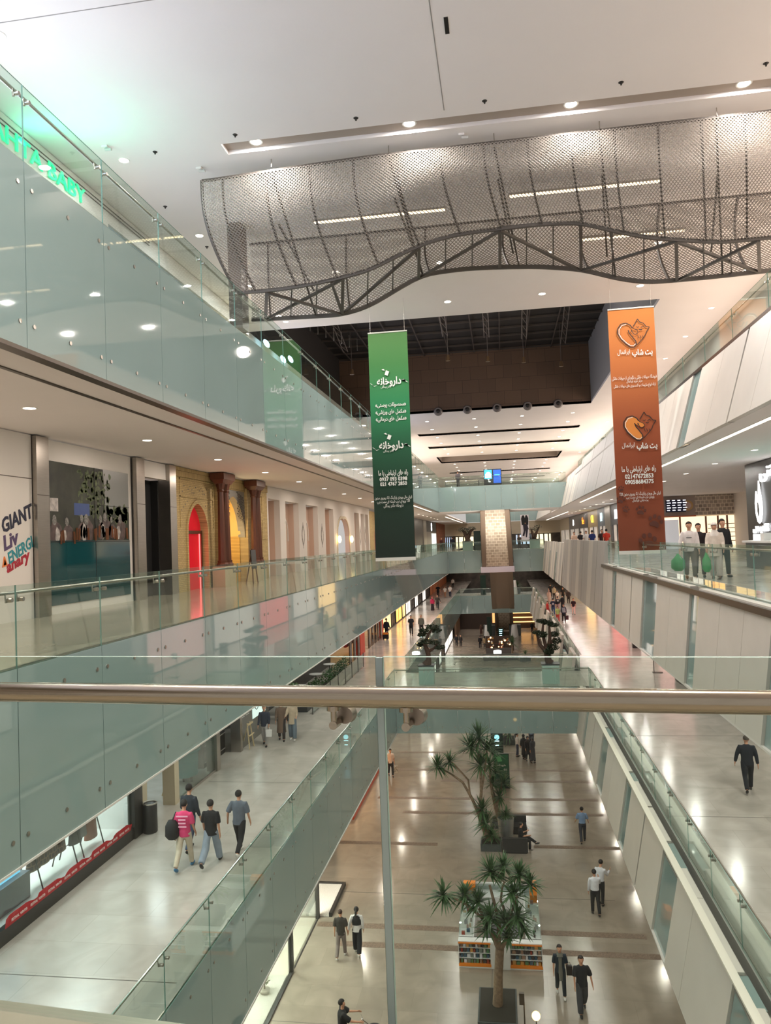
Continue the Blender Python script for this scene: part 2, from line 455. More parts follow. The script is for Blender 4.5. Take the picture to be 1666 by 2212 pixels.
# shop-front walls
struct('wall_left', MB().box(WL-.35, WL-.15, Y0, 15.0, L2, U3).box(WL-5, WL-4.8, Y0, YE, G, L2), M_wallw)
struct('wall_left', MB().box(WL-.2, WL, Y0, 36, 9.0, TOP).box(WL-.2, WL, 36, YE, L3+2.9, TOP), M_wallw)
struct('wall_right', MB().box(WR, WR+.2, Y0, YE, L3, TOP).box(WR, WR+.2, Y0, YE, L1, U2).box(WR, WR+.2, Y0, YE, G, U1), M_wallw)
# end of the mall
struct('wall_end', MB().box(-16, 16, YE, YE+.2, L2+2.0, U3+.1).box(-16, 16, YE, YE+.2, L3, TOP+1), M_beige)
struct('wall_end', MB().box(-16, 16, YE, YE+.2, G, L2+2.0), mat('far_shop_dark', (70, 62, 54), .5, noise=.5, nscale=.8))
# ------------------------------------------------------------------ brown pebble bands in the ground floor
M_peb = mat('brown_pebble_band', (114, 96, 82), .55, noise=.35, nscale=22)
bands = [(29.15, -6.9, 5.0), (30.55, -8.0, 4.75), (38.85, -9.0, -3.85), (38.85, .9, 5.2), (43.3, -6.2, 4.8), (45.7, -8, 4.8), (49.0, -4.5, 4.8), (51.3, -8, 4.6), (55.4, -8, 4.6)]
bands += [(y, -8, 4.6) for y in (66, 69, 76, 79, 88, 92, 100, 104, 110)]
pb = MB()
for y, a, b in bands: pb.box(a, b, y-.19, y+.19, G, G+.004)
struct('trim_3', pb, M_peb)
jt = MB().box(XL-4.4, XL-.2, 14.3, 14.32, L1, L1+.003).box(XL-4.4, XL, 26.5, 26.52, L1, L1+.003).box(R1, 11, 33, 33.02, L1, L1+.003).box(R1, 11, 23.8, 23.82, L1, L1+.003)
jt.box(-8, 4, 33.4, 33.43, G, G+.003).box(-1.0, -.98, 24, 29, G, G+.003).box(-8, 4, 24.3, 24.32, G, G+.003)
struct('trim_4', jt, mat('floor_joint', (84, 78, 72), .6))

# ================================================================== GLASS CLADDING AND GUARDS
def cladding(axis, c, a0, a1, z0, z1, step, label, group, near, start=None, side=1, mid=True):
    """row of opaque teal glass panels with little round bolts; axis 'Y' runs along the hall at x=c"""
    y = a0 if start is None else start
    P = (c, a0, z0) if axis == 'Y' else (a0, c, z0)
    t = thing('glass_cladding', label, 'cladding', P, group)
    ys = []
    while y < a1-.1: ys.append(y); y += step
    for i, y in enumerate(ys):
        e = min(y+step, a1)
        if axis == 'Y': mb = MB().box(min(c, c-side*.02), max(c, c-side*.02), y+.008, e-.008, z0, z1)
        else: mb = MB().box(y+.008, e-.008, min(c, c-side*.02), max(c, c-side*.02), z0, z1)
        p = mb.build('panel', M_teal, t)
        if y < near:
            for yy in ([y+.16, (y+e)/2, e-.16] if mid else [y+.16, e-.16]):
                for zz in (z0+.35, z1-.35):
                    cc = (c, yy, zz) if axis == 'Y' else (yy, c, zz)
                    nn = (side, 0, 0) if axis == 'Y' else (0, side, 0)
                    MB().disc(cc, nn, .032, .015, 10).build('bolt', M_steel, p)
    return t
def clamp_mb(mb, p, nrm, rail):
    """round disc clamp on the glass at p with an arm to the rail"""
    p = Vector(p); n = Vector(nrm)
    mb.disc(p-n*.03, n, .03, .06, 12)
    mb.tube([p+n*.03, p+n*.07, Vector((p.x+n.x*.075, p.y+n.y*.075, rail.z))], [.012, .012, .01], 8)
    mb.tube([p+n*.06-Vector((0,0,.035)), p+n*.06+Vector((0,0,.02))], .018, 8)
def guard(axis, c, a0, a1, z, step, label, group, start=None, nrm=-1, near=60, htop=1.1, gm=None):
    """frameless glass guard: panes, steel rail on the walkway side, disc clamps at the joints; nrm = side of the walkway"""
    P = (c, a0, z) if axis == 'Y' else (a0, c, z)
    t = thing('glass_balustrade', label, 'balustrade', P, group)
    ys = []; y = a0 if start is None else start
    while y < a1-.1: ys.append(y); y += step
    gm = gm or M_glass
    for y in ys:
        e = min(y+step, a1)
        y = max(y, a0)
        if axis == 'Y': mb = MB().box(c-.018, c-.002, y+.006, e-.006, z+.002, z+htop)
        else: mb = MB().box(y+.006, e-.006, c+.002, c+.018, z+.002, z+htop)
        mb.mi = [1]*len(mb.f)
        if axis == 'Y': mb.mi[0] = mb.mi[1] = 0
        else: mb.mi[2] = mb.mi[3] = 0
        mb.build('glass_pane', [gm, M_tealg], t)
    rz = z+htop-.1; o = nrm*.09
    r = [(c+o, a0, rz), (c+o, a1, rz)] if axis == 'Y' else [(a0, c+o, rz), (a1, c+o, rz)]
    MB().tube(r, .025, 10).build('handrail', M_steel, t, True)
    for y in ys:
        if y < near:
            mb = MB()
            for d in (-.12, .12):
                if y+d < a0: continue
                p = (c, y+d, rz-.09) if axis == 'Y' else (y+d, c, rz-.09)
                n = (nrm, 0, 0) if axis == 'Y' else (0, nrm, 0)
                clamp_mb(mb, p, n, Vector((0, 0, rz)))
            mb.build('clamp', M_steel, t)
    # slim floor channel on the walkway side
    if axis == 'Y': MB().box(c+nrm*.05, c+nrm*.024, a0, a1, z+.002, z+.03).build('base_channel', M_steel, t)
    else: MB().box(a0, a1, c+nrm*.05, c+nrm*.024, z+.002, z+.03).build('base_channel', M_steel, t)
    return t

cladding('Y', XL, 2.6, BR3[0], U3, L3+.1, 2.15, 'teal glass cladding panels below the uppermost gallery on the left', None, 50, 5.35)
guard('Y', XL, 2.6, BR3[0], L3+.1, 2.15, 'clear glass guard with steel rail along the uppermost left gallery, near the green sign', None, 5.35, -1)
cladding('Y', XL, 2.6, BR2[0], U2, L2, 2.15, 'teal glass cladding panels below the brick arches gallery on the left', None, 50, 5.0)
guard('Y', XL, 2.6, BR2[0], L2, 2.15, 'clear glass guard with steel rail before the bicycle shop and brick arches', None, 5.0, -1)
cladding('Y', XL, 2.6, BR1[0], U1, L1, 2.15, 'teal glass cladding panels under the left walkway with the four strolling boys', None, 50, 4.8)
guard('Y', XL, 2.6, BR1[0], L1, 2.15, 'clear glass guard with steel rail beside the four strolling boys', None, 4.8, -1)
cladding('Y', XL, BR1[1], BR1b[0], U1, L1, 2.15, 'teal glass cladding panels on the left beyond the bonsai bridge', None, 0)
guard('Y', XL, BR1[1], BR1b[0], L1, 2.15, 'clear glass guard on the left walkway beyond the bonsai bridge', None, None, -1, 0)
# bridges
cladding('X', BR1[0], XL, 3.75, U1, L1, 1.75, 'teal glass cladding on the near face of the bonsai bridge', None, 99, None, -1, True)
guard('X', BR1[0], XL, R1, L1, 1.8, 'near glass guard of the bridge carrying two bonsai planters', None, None, 1)
guard('X', BR1[1], XL+.3, R1-.3, L1, 1.8, 'far glass guard of the bridge, behind the two bonsai planters', None, None, -1, 0)
cladding('X', BR3[0], XL, R3-.3, U3, L3, 1.62, 'teal glass cladding on the topmost bridge under the blue screens', None, 99, None, -1, False)
guard('X', BR3[0], XL, R3-.3, L3, 1.62, 'near glass guard of the topmost bridge in front of the blue screens', None, None, 1)
guard('X', BR3[1], XL, R3-.3, L3, 1.62, 'far glass guard of the topmost bridge behind the blue screens', None, None, -1, 0)
cladding('X', BR2[0], XL, R2-.2, U2, L2, 1.9, 'teal glass cladding behind the foot of the textured escalator', None, 99, None, -1, False)
guard('X', BR2[0], XL, R2-.2, L2, 1.9, 'glass guard of the distant bridge either side of the textured escalator', None, None, 1, 0)
cladding('X', BR1b[0], XL, 3.75, U1, L1, 1.75, 'teal glass cladding on the farthest low bridge under the brown escalator', None, 0, None, -1)
guard('X', BR1b[0], XL, R1, L1, 1.75, 'glass guard of the farthest low bridge under the brown escalator', None, None, 1, 0)
cladding('X', 140, XL, R3, U3, L3, 2.2, 'teal glass cladding at the far end, high behind the hanging suit poster', None, 0, None, -1)

# right-hand guards stand back from the leaning wall panels
guard('Y', R3, 6, 70, L3, 3.1, 'glass guard with steel rail along the uppermost right gallery', None, 8.2, 1)
guard('Y', R2, 3.0, 37.5, L2+.05, 3.0, 'glass guard with steel rail in front of the couple with green bags', None, 4.2, 1)
guard('Y', R1, 13.6, BR1[0], L1, 2.2, 'glass guard with steel rail beside the lone man in black', None, 14.2, 1)
guard('Y', R1, BR1[1], 110, L1, 2.2, 'glass guard on the right walkway beyond the bonsai bridge', None, None, 1, 0)
# steel sills between guard and panels, folded into one profile per gallery
struct('trim_5', MB().box(R2-.03, R2-.3, 3, 38, L2-.12, L2+.02), M_steeld)
struct('trim_6', MB().box(R1-.03, R1-.42, 3, BR1[0], L1-.35, L1-.3).box(R1-.05, R1-.02, 3, BR1[0], L1-.35, L1+.02), mat('grey_gutter', (150, 148, 142), .4, .3))
struct('trim_7', MB().box(R3-.02, R3-.28, 3, 70, L3-.1, L3), M_steeld)
# dark metal edge trims and warm LED coves under the left galleries
struct('trim_8', MB().box(XL-.18, XL+.02, 2.6, BR3[0], U3-.06, U3).box(XL-1.0, XL-.92, 2.6, BR3[0], U3-.02, U3), M_steeld)
struct('trim_9', MB().box(XL-.1, XL+.02, 2.6, BR1[0], U1-.05, U1).box(XL-.1, XL+.02, 2.6, BR2[0], U2-.03, U2), mat('white_edge_trim', (214, 208, 202), .5))

def led(x0, x1, y0, y1, z, label, group):
    t = thing('led_strip_light', label, 'strip light', ((x0+x1)/2, y0, z), group)
    MB().box(x0, x1, y0, y1, z-.016, z-.006).build('diffuser', M_led, t)
    MB().box(x0-.03, x1+.03, y0, y1, z-.006, z-.001).build('housing', M_dark, t)
led(R3-.02, R3+.13, 8, 70, U3, 'long bright strip light under the upper right gallery, nearest one', None)
led(8.2, 8.35, 98, 145, U3, 'bright strip light under the right gallery beyond the topmost bridge', None)
led(XL-.75, XL-.62, 46, 78, U3, 'warm strip light under the left gallery just before the topmost bridge', None)
led(XL-.75, XL-.6, 98, 140, U3, 'warm strip light under the left gallery beyond the topmost bridge', None)

# ------------------------------------------------------------------ leaning wall panels on the right
def leaning(name, z0, z1, xt, xb, y0, y1, plan, tilt, label, coping=.0, back=.35):
    """plan: list of (width, kind) repeated; kinds: p pale, g grey, t teal glass, s narrow steel strip, r raised pale panel"""
    t = thing(name, label, 'wall panels', (xt, y0, z0))
    y = y0; i = 0
    while y < y1:
        w, k = plan[i % len(plan)]; i += 1
        e = min(y+w, y1)
        out = {'p': 0, 'g': .0, 't': .06, 's': .05, 'r': -.12}[k]
        top = z1+(coping if k in 'pgr' else 0)+(1.0 if k == 'r' else 0)
        sl = (xb-xt)/(z1-z0)
        def X(z): return xt+out+(xt-xb)*(z-z1)/(z1-z0)*1.0
        g = .008
        A = [(X(z0), y+g+tilt, z0), (X(z0), e-g+tilt, z0), (X(z0)+.18, e-g+tilt, z0), (X(z0)+.18, y+g+tilt, z0)]
        ta = 0 if top <= z1+.01 else -tilt*(top-z1)/(z1-z0)
        B = [(X(top), y+g+ta, top), (X(top), e-g+ta, top), (X(top)+.18, e-g+ta, top), (X(top)+.18, y+g+ta, top)]
        mb = MB().hexa(A+B)
        mb.build({'p': 'panel', 'g': 'panel', 't': 'glass_panel', 's': 'metal_strip', 'r': 'raised_panel'}[k],
                 {'p': M_grc, 'g': M_grcg, 't': M_teal, 's': M_steeld, 'r': M_grc}[k], t)
        y = e
    # sloping infill behind the panels
    MB().hexa([(xb+.2, y0, z0+.13), (xb+.2, y1, z0+.13), (xb+back+.25, y1, z0+.13), (xb+back+.25, y0, z0+.13), (xt+.2, y0, z1-.35), (xt+.2, y1, z1-.35), (xt+.3, y1, z1-.35), (xt+.3, y0, z1-.35)]).build('backing', M_grcg, t)
    return t
near3 = [(1.9, 'p'), (1.15, 't'), (2.2, 'p'), (.12, 's'), (1.7, 'p'), (1.6, 'p')]
leaning('leaning_wall_panels', U3, L3, 6.75, 6.08, 3.0, 41.0, [(2.1, 'p'), (1.9, 'p'), (.12, 's'), (2.2, 'p'), (2.6, 'p'), (1.15, 't'), (2.6, 'p'), (1.6, 'p')], .25,
        'pale leaning wall panels under the uppermost right gallery, beside the orange banner', .0)
leaning('leaning_wall_panels', U3, L3, 6.75, 6.08, 41.0, 66.0, [(1.3, 'g'), (1.5, 'g'), (.1, 's'), (1.8, 'g'), (2.2, 'g')], .25,
        'grey tall leaning panels high up, right of the far ceiling spots', 1.1)
leaning('leaning_wall_panels', U3, L3, 6.75, 6.08, 66.0, BR3[0], [(1.5, 'g'), (1.3, 'p'), (.1, 's'), (1.6, 'p')], .25,
        'leaning panels ending at the right end of the topmost bridge', .5)
leaning('leaning_wall_panels', U3, L3, 6.75, 6.08, 98, 138, [(1.5, 'p'), (1.3, 'p'), (.1, 's'), (1.6, 'p')], .25,
        'leaning panels seen under the topmost bridge on the right', 0)
leaning('leaning_wall_panels', U2, L2-.02, 4.72, 4.6, 3.0, 37.6, [(1.9, 'p'), (2.4, 't'), (2.2, 'p'), (.12, 's'), (2.1, 'p'), (1.7, 'p'), (1.15, 't'), (1.6, 'p'), (1.7, 'p'), (1.9, 'p'), (.9, 't'), (2.3, 'p')], .7,
        'pale and teal leaning wall panels below the couple with green bags', .08)
leaning('leaning_wall_panels', U2, L2-.02, 4.72, 4.55, 37.6, 62, [(1.3, 'g'), (1.5, 'g'), (.1, 's'), (1.8, 'g'), (2.0, 'p')], .7,
        'grey leaning panels as tall as the guard, middle of the right side', 1.15)
leaning('leaning_wall_panels', U2, L2-.02, 4.72, 4.45, 62, BR2[0], [(1.3, 'p'), (1.5, 'g'), (.1, 's'), (1.8, 'p'), (2.0, 'g'), (2.2, 't')], .7,
        'leaning panels ending at the distant bridge, right of the textured escalator', .9)
leaning('leaning_wall_panels', U1, L1-.02, 3.98, 3.6, 3.0, BR1[0]-.1, [(3.0, 'p'), (1.6, 'p'), (1.7, 't'), (2.6, 'p'), (.12, 's'), (2.4, 'p'), (1.1, 't')], .45,
        'cream leaning wall panels at lower right, over the ground floor walkers', .06)
leaning('leaning_wall_panels', U1, L1-.02, 3.98, 3.6, BR1[1], BR1b[0]-.2, [(3.0, 'r'), (4.6, 'p'), (1.7, 't'), (2.6, 'r'), (5.2, 'p')], .45,
        'pale leaning panels beyond the right-hand bonsai tree', .06)
struct('trim_10', MB().box(3.86, 4.03, 3, BR1[0], L1+.0, L1+.05), mat('cream_coping', (224, 218, 205), .5))
struct('trim_11', MB().box(4.6, 4.72, 3, 62, U2-.05, U2).box(3.6, 3.74, 3, BR1[0], U1-.05, U1), mat('white_edge_trim', (214, 208, 202), .5))
# tall raised end panel of the near right guard
t = thing('raised_wall_panel', 'tall cream panel rising above the gutter at the bottom right corner', 'wall panel', (4.1, 10.2, U1))
MB().hexa([(3.6, 9.3, U1), (3.6, 13.9, U1), (3.78, 13.9, U1), (3.78, 9.3, U1), (4.05, 9.0, L1+.75), (4.05, 13.5, L1+.75), (4.25, 13.5, L1+.75), (4.25, 9.0, L1+.75)]).build('panel', mat('cream_panel', (216, 208, 192), .45), t)

# ------------------------------------------------------------------ ceiling lamps
def downlight(x, y, z, r, watts, col, name='downlight', label='', group=None, spread=None, proto={}):
    key = (r, name)
    if key not in proto:
        o = thing(name, label, 'ceiling light', (x, y, z), group)
        mb = MB()
        n = 20
        vs = []
        for rr, zz in ((r*1.0, -.004), (r*1.28, -.012), (r*1.34, 0)):
            for j in range(n): vs.append((rr*math.cos(2*PI*j/n), rr*math.sin(2*PI*j/n), zz))
        fs = [(i*n+j, i*n+(j+1) % n, (i+1)*n+(j+1) % n, (i+1)*n+j) for i in range(2) for j in range(n)]
        mb.add(vs, fs); rg_ = mb.build('trim_ring', mat('lamp_ring', (225, 225, 222), .5), o, local=True)
        MB().disc((0, 0, -.006), (0, 0, -1), r, .004, 20).build('lens', M_lamp, rg_, local=True)
        proto[key] = reg(o); 
    else:
        o = copy_tree(proto[key]); o.location = (x, y, z); o['label'] = label
        if group: o['group'] = group
    if watts:
        lk = ('L', watts, col)
        if lk not in proto:
            l = bpy.data.lights.new('downlight_lamp', 'AREA'); l.shape = 'DISK'; l.size = r*1.8; l.energy = watts; l.color = col
            proto[lk] = l
        lo = bpy.data.objects.new('lamp', proto[lk]); COL.objects.link(lo); lo.parent = o; lo.location = (0, 0, -.02)
    return o
names = {'first': {-1: 'downlight in the ceiling over the left first-floor walkway', 1: 'downlight in the ceiling over the right first-floor walkway'},
         'second': {-1: 'downlight in the cream ceiling over the brick arches walkway', 1: 'downlight in the ceiling over the right shops walkway'},
         'third': {-1: 'round cool downlight in the top ceiling along the left gallery', 1: 'round downlight in the top ceiling along the right gallery'}}
for lv, x, z, a, b, st, w, col in LAMP_ROWS:
    y = a
    while y < b:
        if not (lv == 'third' and x < 0 and VY0 < y < VY1 and x > VX0):
            downlight(x, y, z, .11, w, col, 'downlight', names[lv][-1 if x < 0 else 1], 'downlights over the %s %s' % ('left' if x < 0 else 'right', lv))
        y += st
for y, xs, w in COVE:
    for x in xs:
        downlight(x, y+(.05 if y == 17.5 else 0), TOP+(.1 if y == 17.5 else 0), .13, w, NEUT, 'ceiling_spot',
                  {17.5: 'bright lamp glowing in the transverse slot of the top ceiling', 31.0: 'bright lamp in the top ceiling just before the dark roof void', 26.5: 'bright top ceiling lamp seen through the hanging mesh', 6.0: 'bright lamp in the top ceiling above the viewer'}[y], {17.5: 'slot lamps', 31.0: 'lamps before the void', 26.5: 'lamps behind the mesh', 6.0: 'lamps above the viewer'}[y])
for y in (62.3, 67.0, 72.5, 77.0, 82.0, 87.0, 99.5, 104, 109, 116, 122, 130, 138):
    for x in (-5.7, -1.85, 2.0, 6.0):
        downlight(x, y, TOP, .13, 130, NEUT, 'ceiling_spot', 'small star-bright lamp in the far ceiling beyond the dark void', 'far ceiling spots')
# ground floor lamps under the first galleries
for y in range(8, 118, 7):
    for x in (-7.3, 6.3):
        downlight(x, y, U1, .1, 45, WARM, 'downlight', 'downlight under the first floor gallery near the ground shops', 'ground floor downlights')

for i, (px, py) in enumerate(((508, 291), (769, 255), (1047, 218), (1342, 178), (1655, 137), (335, 328), (357, 446), (447, 533))):
    p = onZ(px, py, TOP)
    t = thing('sprinkler_head', 'tiny dark sprinkler head in the white top ceiling', 'sprinkler', p, 'ceiling sprinklers')
    MB().lathe((p.x, p.y, TOP-.01), [(.05, 0), (.06, .01)], 12).build('rosette', M_dark, t)
    MB().tube([(p.x, p.y, TOP-.01), (p.x, p.y, TOP-.06)], .018, 8).build('nozzle', M_dark, t)
for i, (px, py, w) in enumerate(((227, 315, 'left of the round lamp near the green sign'), (430, 362, 'at the left tip of the mesh canopy'), (997, 289, 'above the middle of the mesh canopy'))):
    p = onZ(px, py, TOP)
    t = thing('ceiling_sensor', 'small pale camera on the ceiling, '+w, 'camera', p)
    MB().box(p.x-.07, p.x+.07, p.y-.05, p.y+.05, TOP-.05, TOP-.001).build('base', M_ceil, t)
    MB().tube([(p.x, p.y, TOP-.09), (p.x+.16, p.y, TOP-.1)], .035, 10).build('barrel', mat('sensor_grey', (190, 188, 186), .4), t)
p = onZ(965, 55, TOP)
t = thing('ceiling_slot_vent', 'narrow black slot in the top ceiling above the middle seam', 'air vent', p)
MB().box(p.x-.03, p.x+.03, p.y-.22, p.y+.22, TOP-.012, TOP-.001).build('slot', M_black, t); MB().box(p.x-.04, p.x+.04, p.y-.24, p.y+.24, TOP-.006, TOP-.0005).build('frame', M_dark, t)

# ================================================================== THE VIEWER'S BRIDGE AND ITS RAIL
bu = Vector((2.54, -.24, 0)).normalized(); bn = Vector((bu.y, -bu.x, 0))    # along the rail / towards the walkway
bp0 = Vector((-.4, 2.40, 0))
def bpt(s, n, z): return bp0+bu*s+bn*n+Vector((0, 0, z))
def bbox(mb, s0, s1, n0, n1, z0, z1, m=0):
    return mb.hexa([bpt(s0, n0, z0), bpt(s1, n0, z0), bpt(s1, n1, z0), bpt(s0, n1, z0), bpt(s0, n0, z1), bpt(s1, n0, z1), bpt(s1, n1, z1), bpt(s0, n1, z1)], m)
fl = MB(); bbox(fl, -5.9, 5.2, .17, 3.4, L2-.15, L2)
struct('floor', fl, M_floor2)
cl = MB(); bbox(cl, -5.9, 5.2, 0, 3.4, U2, L2-.16)
struct('trim_12', cl, mat('bridge_underside', (190, 184, 176), .6))
t = thing('glass_balustrade', 'nearest glass guard with thick steel handrail crossing the whole picture', 'balustrade', bpt(0, 0, L2))
edge = []
s0 = 0.0
for a, b in ((-5.9, -4.01), (-3.98, -2.012), (-1.988, -.012), (.012, 1.983), (2.007, 3.983), (4.007, 5.2)):
    mb = MB(); bbox(mb, a, b, -.009, .009, L2-.16, -.364)
    mb.mi = [1, 1, 0, 1, 0, 1]
    mb.build('glass_pane', [M_glassn, mat('green_pane_edge', (168, 196, 184), .25, spec=.8)], t)
for sj in (0.0, -2.0, 1.995, -3.995, 3.995):
    mb = MB(); bbox(mb, sj-.011, sj+.011, -.0095, .0095, L2-.16, -.366)
    mb.build('joint_strip', mat('joint_strip', (172, 190, 188), .25, spec=.8), t)
MB().tube([bpt(-5.9, .1, -.47), bpt(5.2, .1, -.47)], .033, 32).build('handrail', M_steelh, t, True)
for s in (-4.11, -3.89, -2.11, -1.89, -.125, .103, 1.89, 2.11, 3.89, 4.11):
    mb = MB()
    mb.tube([bpt(s, .1, -.497), bpt(s, .1, -.512)], .021, 20)
    mb.tube([bpt(s, .1, -.51), bpt(s, .1, -.556)], [.0095, .0095], 14)
    mb.tube([bpt(s, .112, -.556), bpt(s, .06, -.556)], .013, 16)
    c = mb.build('clamp', M_steelh, t, True)
    mb = MB(); mb.tube([bpt(s+.018, .046, -.54), bpt(s+.018, .01, -.54)], [.026, .03], 24)
    mb.build('disc', mat('clamp_disc_steel', (150, 138, 126), .35, 1.0), c, True)
mb = MB(); bbox(mb, -5.9, 5.2, -.03, .035, L2-.25, L2-.1)
mb.build('base_channel', mat('sill_steel', (178, 172, 156), .3, .9), t)
mb = MB(); bbox(mb, -5.9, 5.2, .035, .17, L2-.25, L2-.11)
mb.build('sill', M_steelh, t)

# ================================================================== HANGING METAL MESH SCULPTURE
def lerp_px(tab, x):
    for (a, b), (c, d) in zip(tab, tab[1:]):
        if a <= x <= c: return b+(d-b)*(x-a)/(c-a)
    return tab[-1][1] if x > tab[-1][0] else tab[0][1]
F_TOP = [(435, 390), (667, 355), (930, 318), (1210, 278), (1500, 238), (1666, 215), (1720, 207)]
F_BOT = [(510, 632), (600, 625), (690, 610), (740, 598), (800, 582), (850, 555), (915, 525), (960, 512), (1000, 503), (1080, 493), (1165, 483), (1255, 480), (1320, 496), (1400, 512), (1465, 517), (1560, 522), (1666, 512), (1720, 506)]
R_BOT = [(545, 692), (740, 681), (800, 662), (860, 625), (915, 594), (1000, 582), (1080, 578), (1165, 577), (1255, 583), (1340, 604), (1400, 611), (1465, 606), (1560, 597), (1666, 585), (1730, 577)]
NU = 60
def table(tab, x0, x1, y):
    out = []
    for i in range(NU+1):
        x = x0+(x1-x0)*i/NU
        # smooth the traced edge a little
        py = sum(lerp_px(tab, x+d) for d in (-24, -12, 0, 12, 24))/5
        out.append(onY(x, py, y))
    return out
ft = table(F_TOP, 435, 1700, 18.25); fb = table(F_BOT, 510, 1700, 19.8); rbt = table(R_BOT, 545, 1700, 22.6)
for p in ft: p.z = min(p.z, 9.5)
def sheet(top, bot, bulge):
    def S(u, v):                                   # u 0..1 across, v 0 top..1 bottom
        k = min(max(u*NU, 0), NU-.0001); i = int(k); f = k-i
        a = top[i].lerp(top[i+1], f); b = bot[i].lerp(bot[i+1], f)
        p = a.lerp(b, v); p.y -= bulge*math.sin(PI*v)
        p.x -= .12*math.sin(PI*v)
        return p
    return S
SF = sheet(ft, fb, .45)
rt = [Vector((p.x-.1, 22.9, 9.5)) for p in rbt]
SR = sheet(rt, rbt, -.35)
def mesh_sheet(name, S, nu, pitch, parent, w=.0155):
    mb = MB(); n = 0
    cols = []
    for i in range(nu+1):
        u = i/nu; A = S(u, 0); B = S(u, 1); L = (B-A).length
        cols.append((u, L))
    vs = []; fs = []
    nrow = int(max(c[1] for c in cols)/pitch)+1
    zmax = max(c[1] for c in cols)
    idx = {}
    for j in range(nrow+1):
        prev = None
        for i in range(nu+1):
            u, L = cols[i]
            off = .5 if (i+j) % 2 == 0 else -.5
            s = (j+off*.92)*pitch
            v = s/zmax                                 # same pitch in every column, cut at the wavy edge
            v = s/L
            if v < 0 or v > 1: prev = None; continue
            p = S(u, v)
            if prev is not None:
                q = prev
                o = len(vs)
                vs += [q+Vector((0, 0, w)), q-Vector((0, 0, w)), p-Vector((0, .012, w)), p+Vector((0, -.012, w))]
                fs.append((o, o+1, o+2, o+3))
            prev = p
    mb.add(vs, fs)
    return mb.build(name, M_mesh, parent)
sc = thing('mesh_sculpture', 'large wavy expanded metal mesh canopy on a steel truss hanging below the top ceiling', 'ceiling sculpture', (0, 20, 9.5))
mesh_sheet('front_mesh', SF, 330, .047, sc, .0135)
mesh_sheet('rear_mesh', SR, 280, .055, sc)
def along(S, v, dz=0, dy=0):
    return [S(i/NU, v)+Vector((0, dy, dz)) for i in range(NU+1)]
def poly_bar(pts, w, h):
    mb = MB()
    for a, b in zip(pts, pts[1:]): mb.bar(a, b, w, h)
    return mb
poly_bar(along(SF, 1, 0, .04), .07, .09).build('front_bottom_chord', M_truss, sc)
poly_bar(along(SR, 1, 0, -.04), .08, .11).build('rear_bottom_chord', M_truss, sc)
poly_bar(along(SF, 0, 0, .04), .05, .06).build('front_top_rail', M_truss, sc)
poly_bar(along(SR, 0, 0, -.04), .05, .06).build('rear_top_rail', M_truss, sc)
poly_bar([SF(0, v/12)+Vector((0, .03, 0)) for v in range(13)], .06, .06).build('end_rib', M_truss, sc)
for k in range(14):
    u = .035+k*.0745
    if u > 1: break
    rib = poly_bar([SF(u, v/10)+Vector((0, .06, 0)) for v in range(11)], .045, .06).build('rib', M_truss, sc)
    if k % 2 == 0: poly_bar([SR(u, v/8)+Vector((0, -.05, 0)) for v in range(9)], .05, .06).build('rear_rib', M_truss, sc)
# floor truss between the two bottom chords: posts at px 740,915,1080,1255,1465,1666 with diagonals and thin purlins
def uf(px): return (px-510)/(1700-510)
def ur(px): return (px-545)/(1700-545)
nodes = [575, 740, 905, 1080, 1255, 1462, 1640]
for i, px in enumerate(nodes):
    a = SF(uf(px), 1)+Vector((0, .05, -.02)); b = SR(ur(px), 1)+Vector((0, -.05, 0))
    MB().bar(a, b, .09, .09).build('cross_beam', M_truss, sc)
for i, (p, q) in enumerate(zip(nodes, nodes[1:])):
    for (x1, x2) in ([(p, q), (q, p)] if i in (0, 5) else ([(q, p)] if i in (1, 2, 4) else [(p, q)])):
        a = SF(uf(x1), 1)+Vector((0, .05, -.04)); b = SR(ur(x2), 1)+Vector((0, -.05, -.02))
        MB().bar(a, b, .07, .07).build('diagonal', M_truss, sc)
    for f in (.33, .66):
        px = p+(q-p)*f
        a = SF(uf(px), 1)+Vector((0, .05, 0)); b = SR(ur(px), 1)+Vector((0, -.05, .06))
        MB().bar(a, b, .035, .05).build('purlin', M_truss, sc)
MB().bar(SF(uf(715), 1)+Vector((0, .1, -.05)), SR(ur(740), 1), .07).build('diagonal', M_truss, sc)
for u in (.12, .32, .5, .68, .88):                       # inner frame seen through the mesh
    MB().bar(SF(u, .5)+Vector((0, .1, 0)), SR(u, .62), .05).build('inner_strut', M_truss, sc)
    MB().bar(SF(u, .05)+Vector((0, .1, 0)), SR(u, 1), .05).build('inner_diagonal', M_truss, sc)
    for yy in (18.4, 22.8):
        pt = SF(u, 0) if yy < 20 else SR(u, 0)
        MB().tube([(pt.x, pt.y, 9.5), (pt.x, pt.y, TOP)], .012, 6).build('hanger', M_steel, sc)
MB().box(-7.75, -7.35, 21.6, 22.2, 6.5, TOP-.02).build('end_column', mat('brown_grey_column', (104, 90, 80), .5), sc)
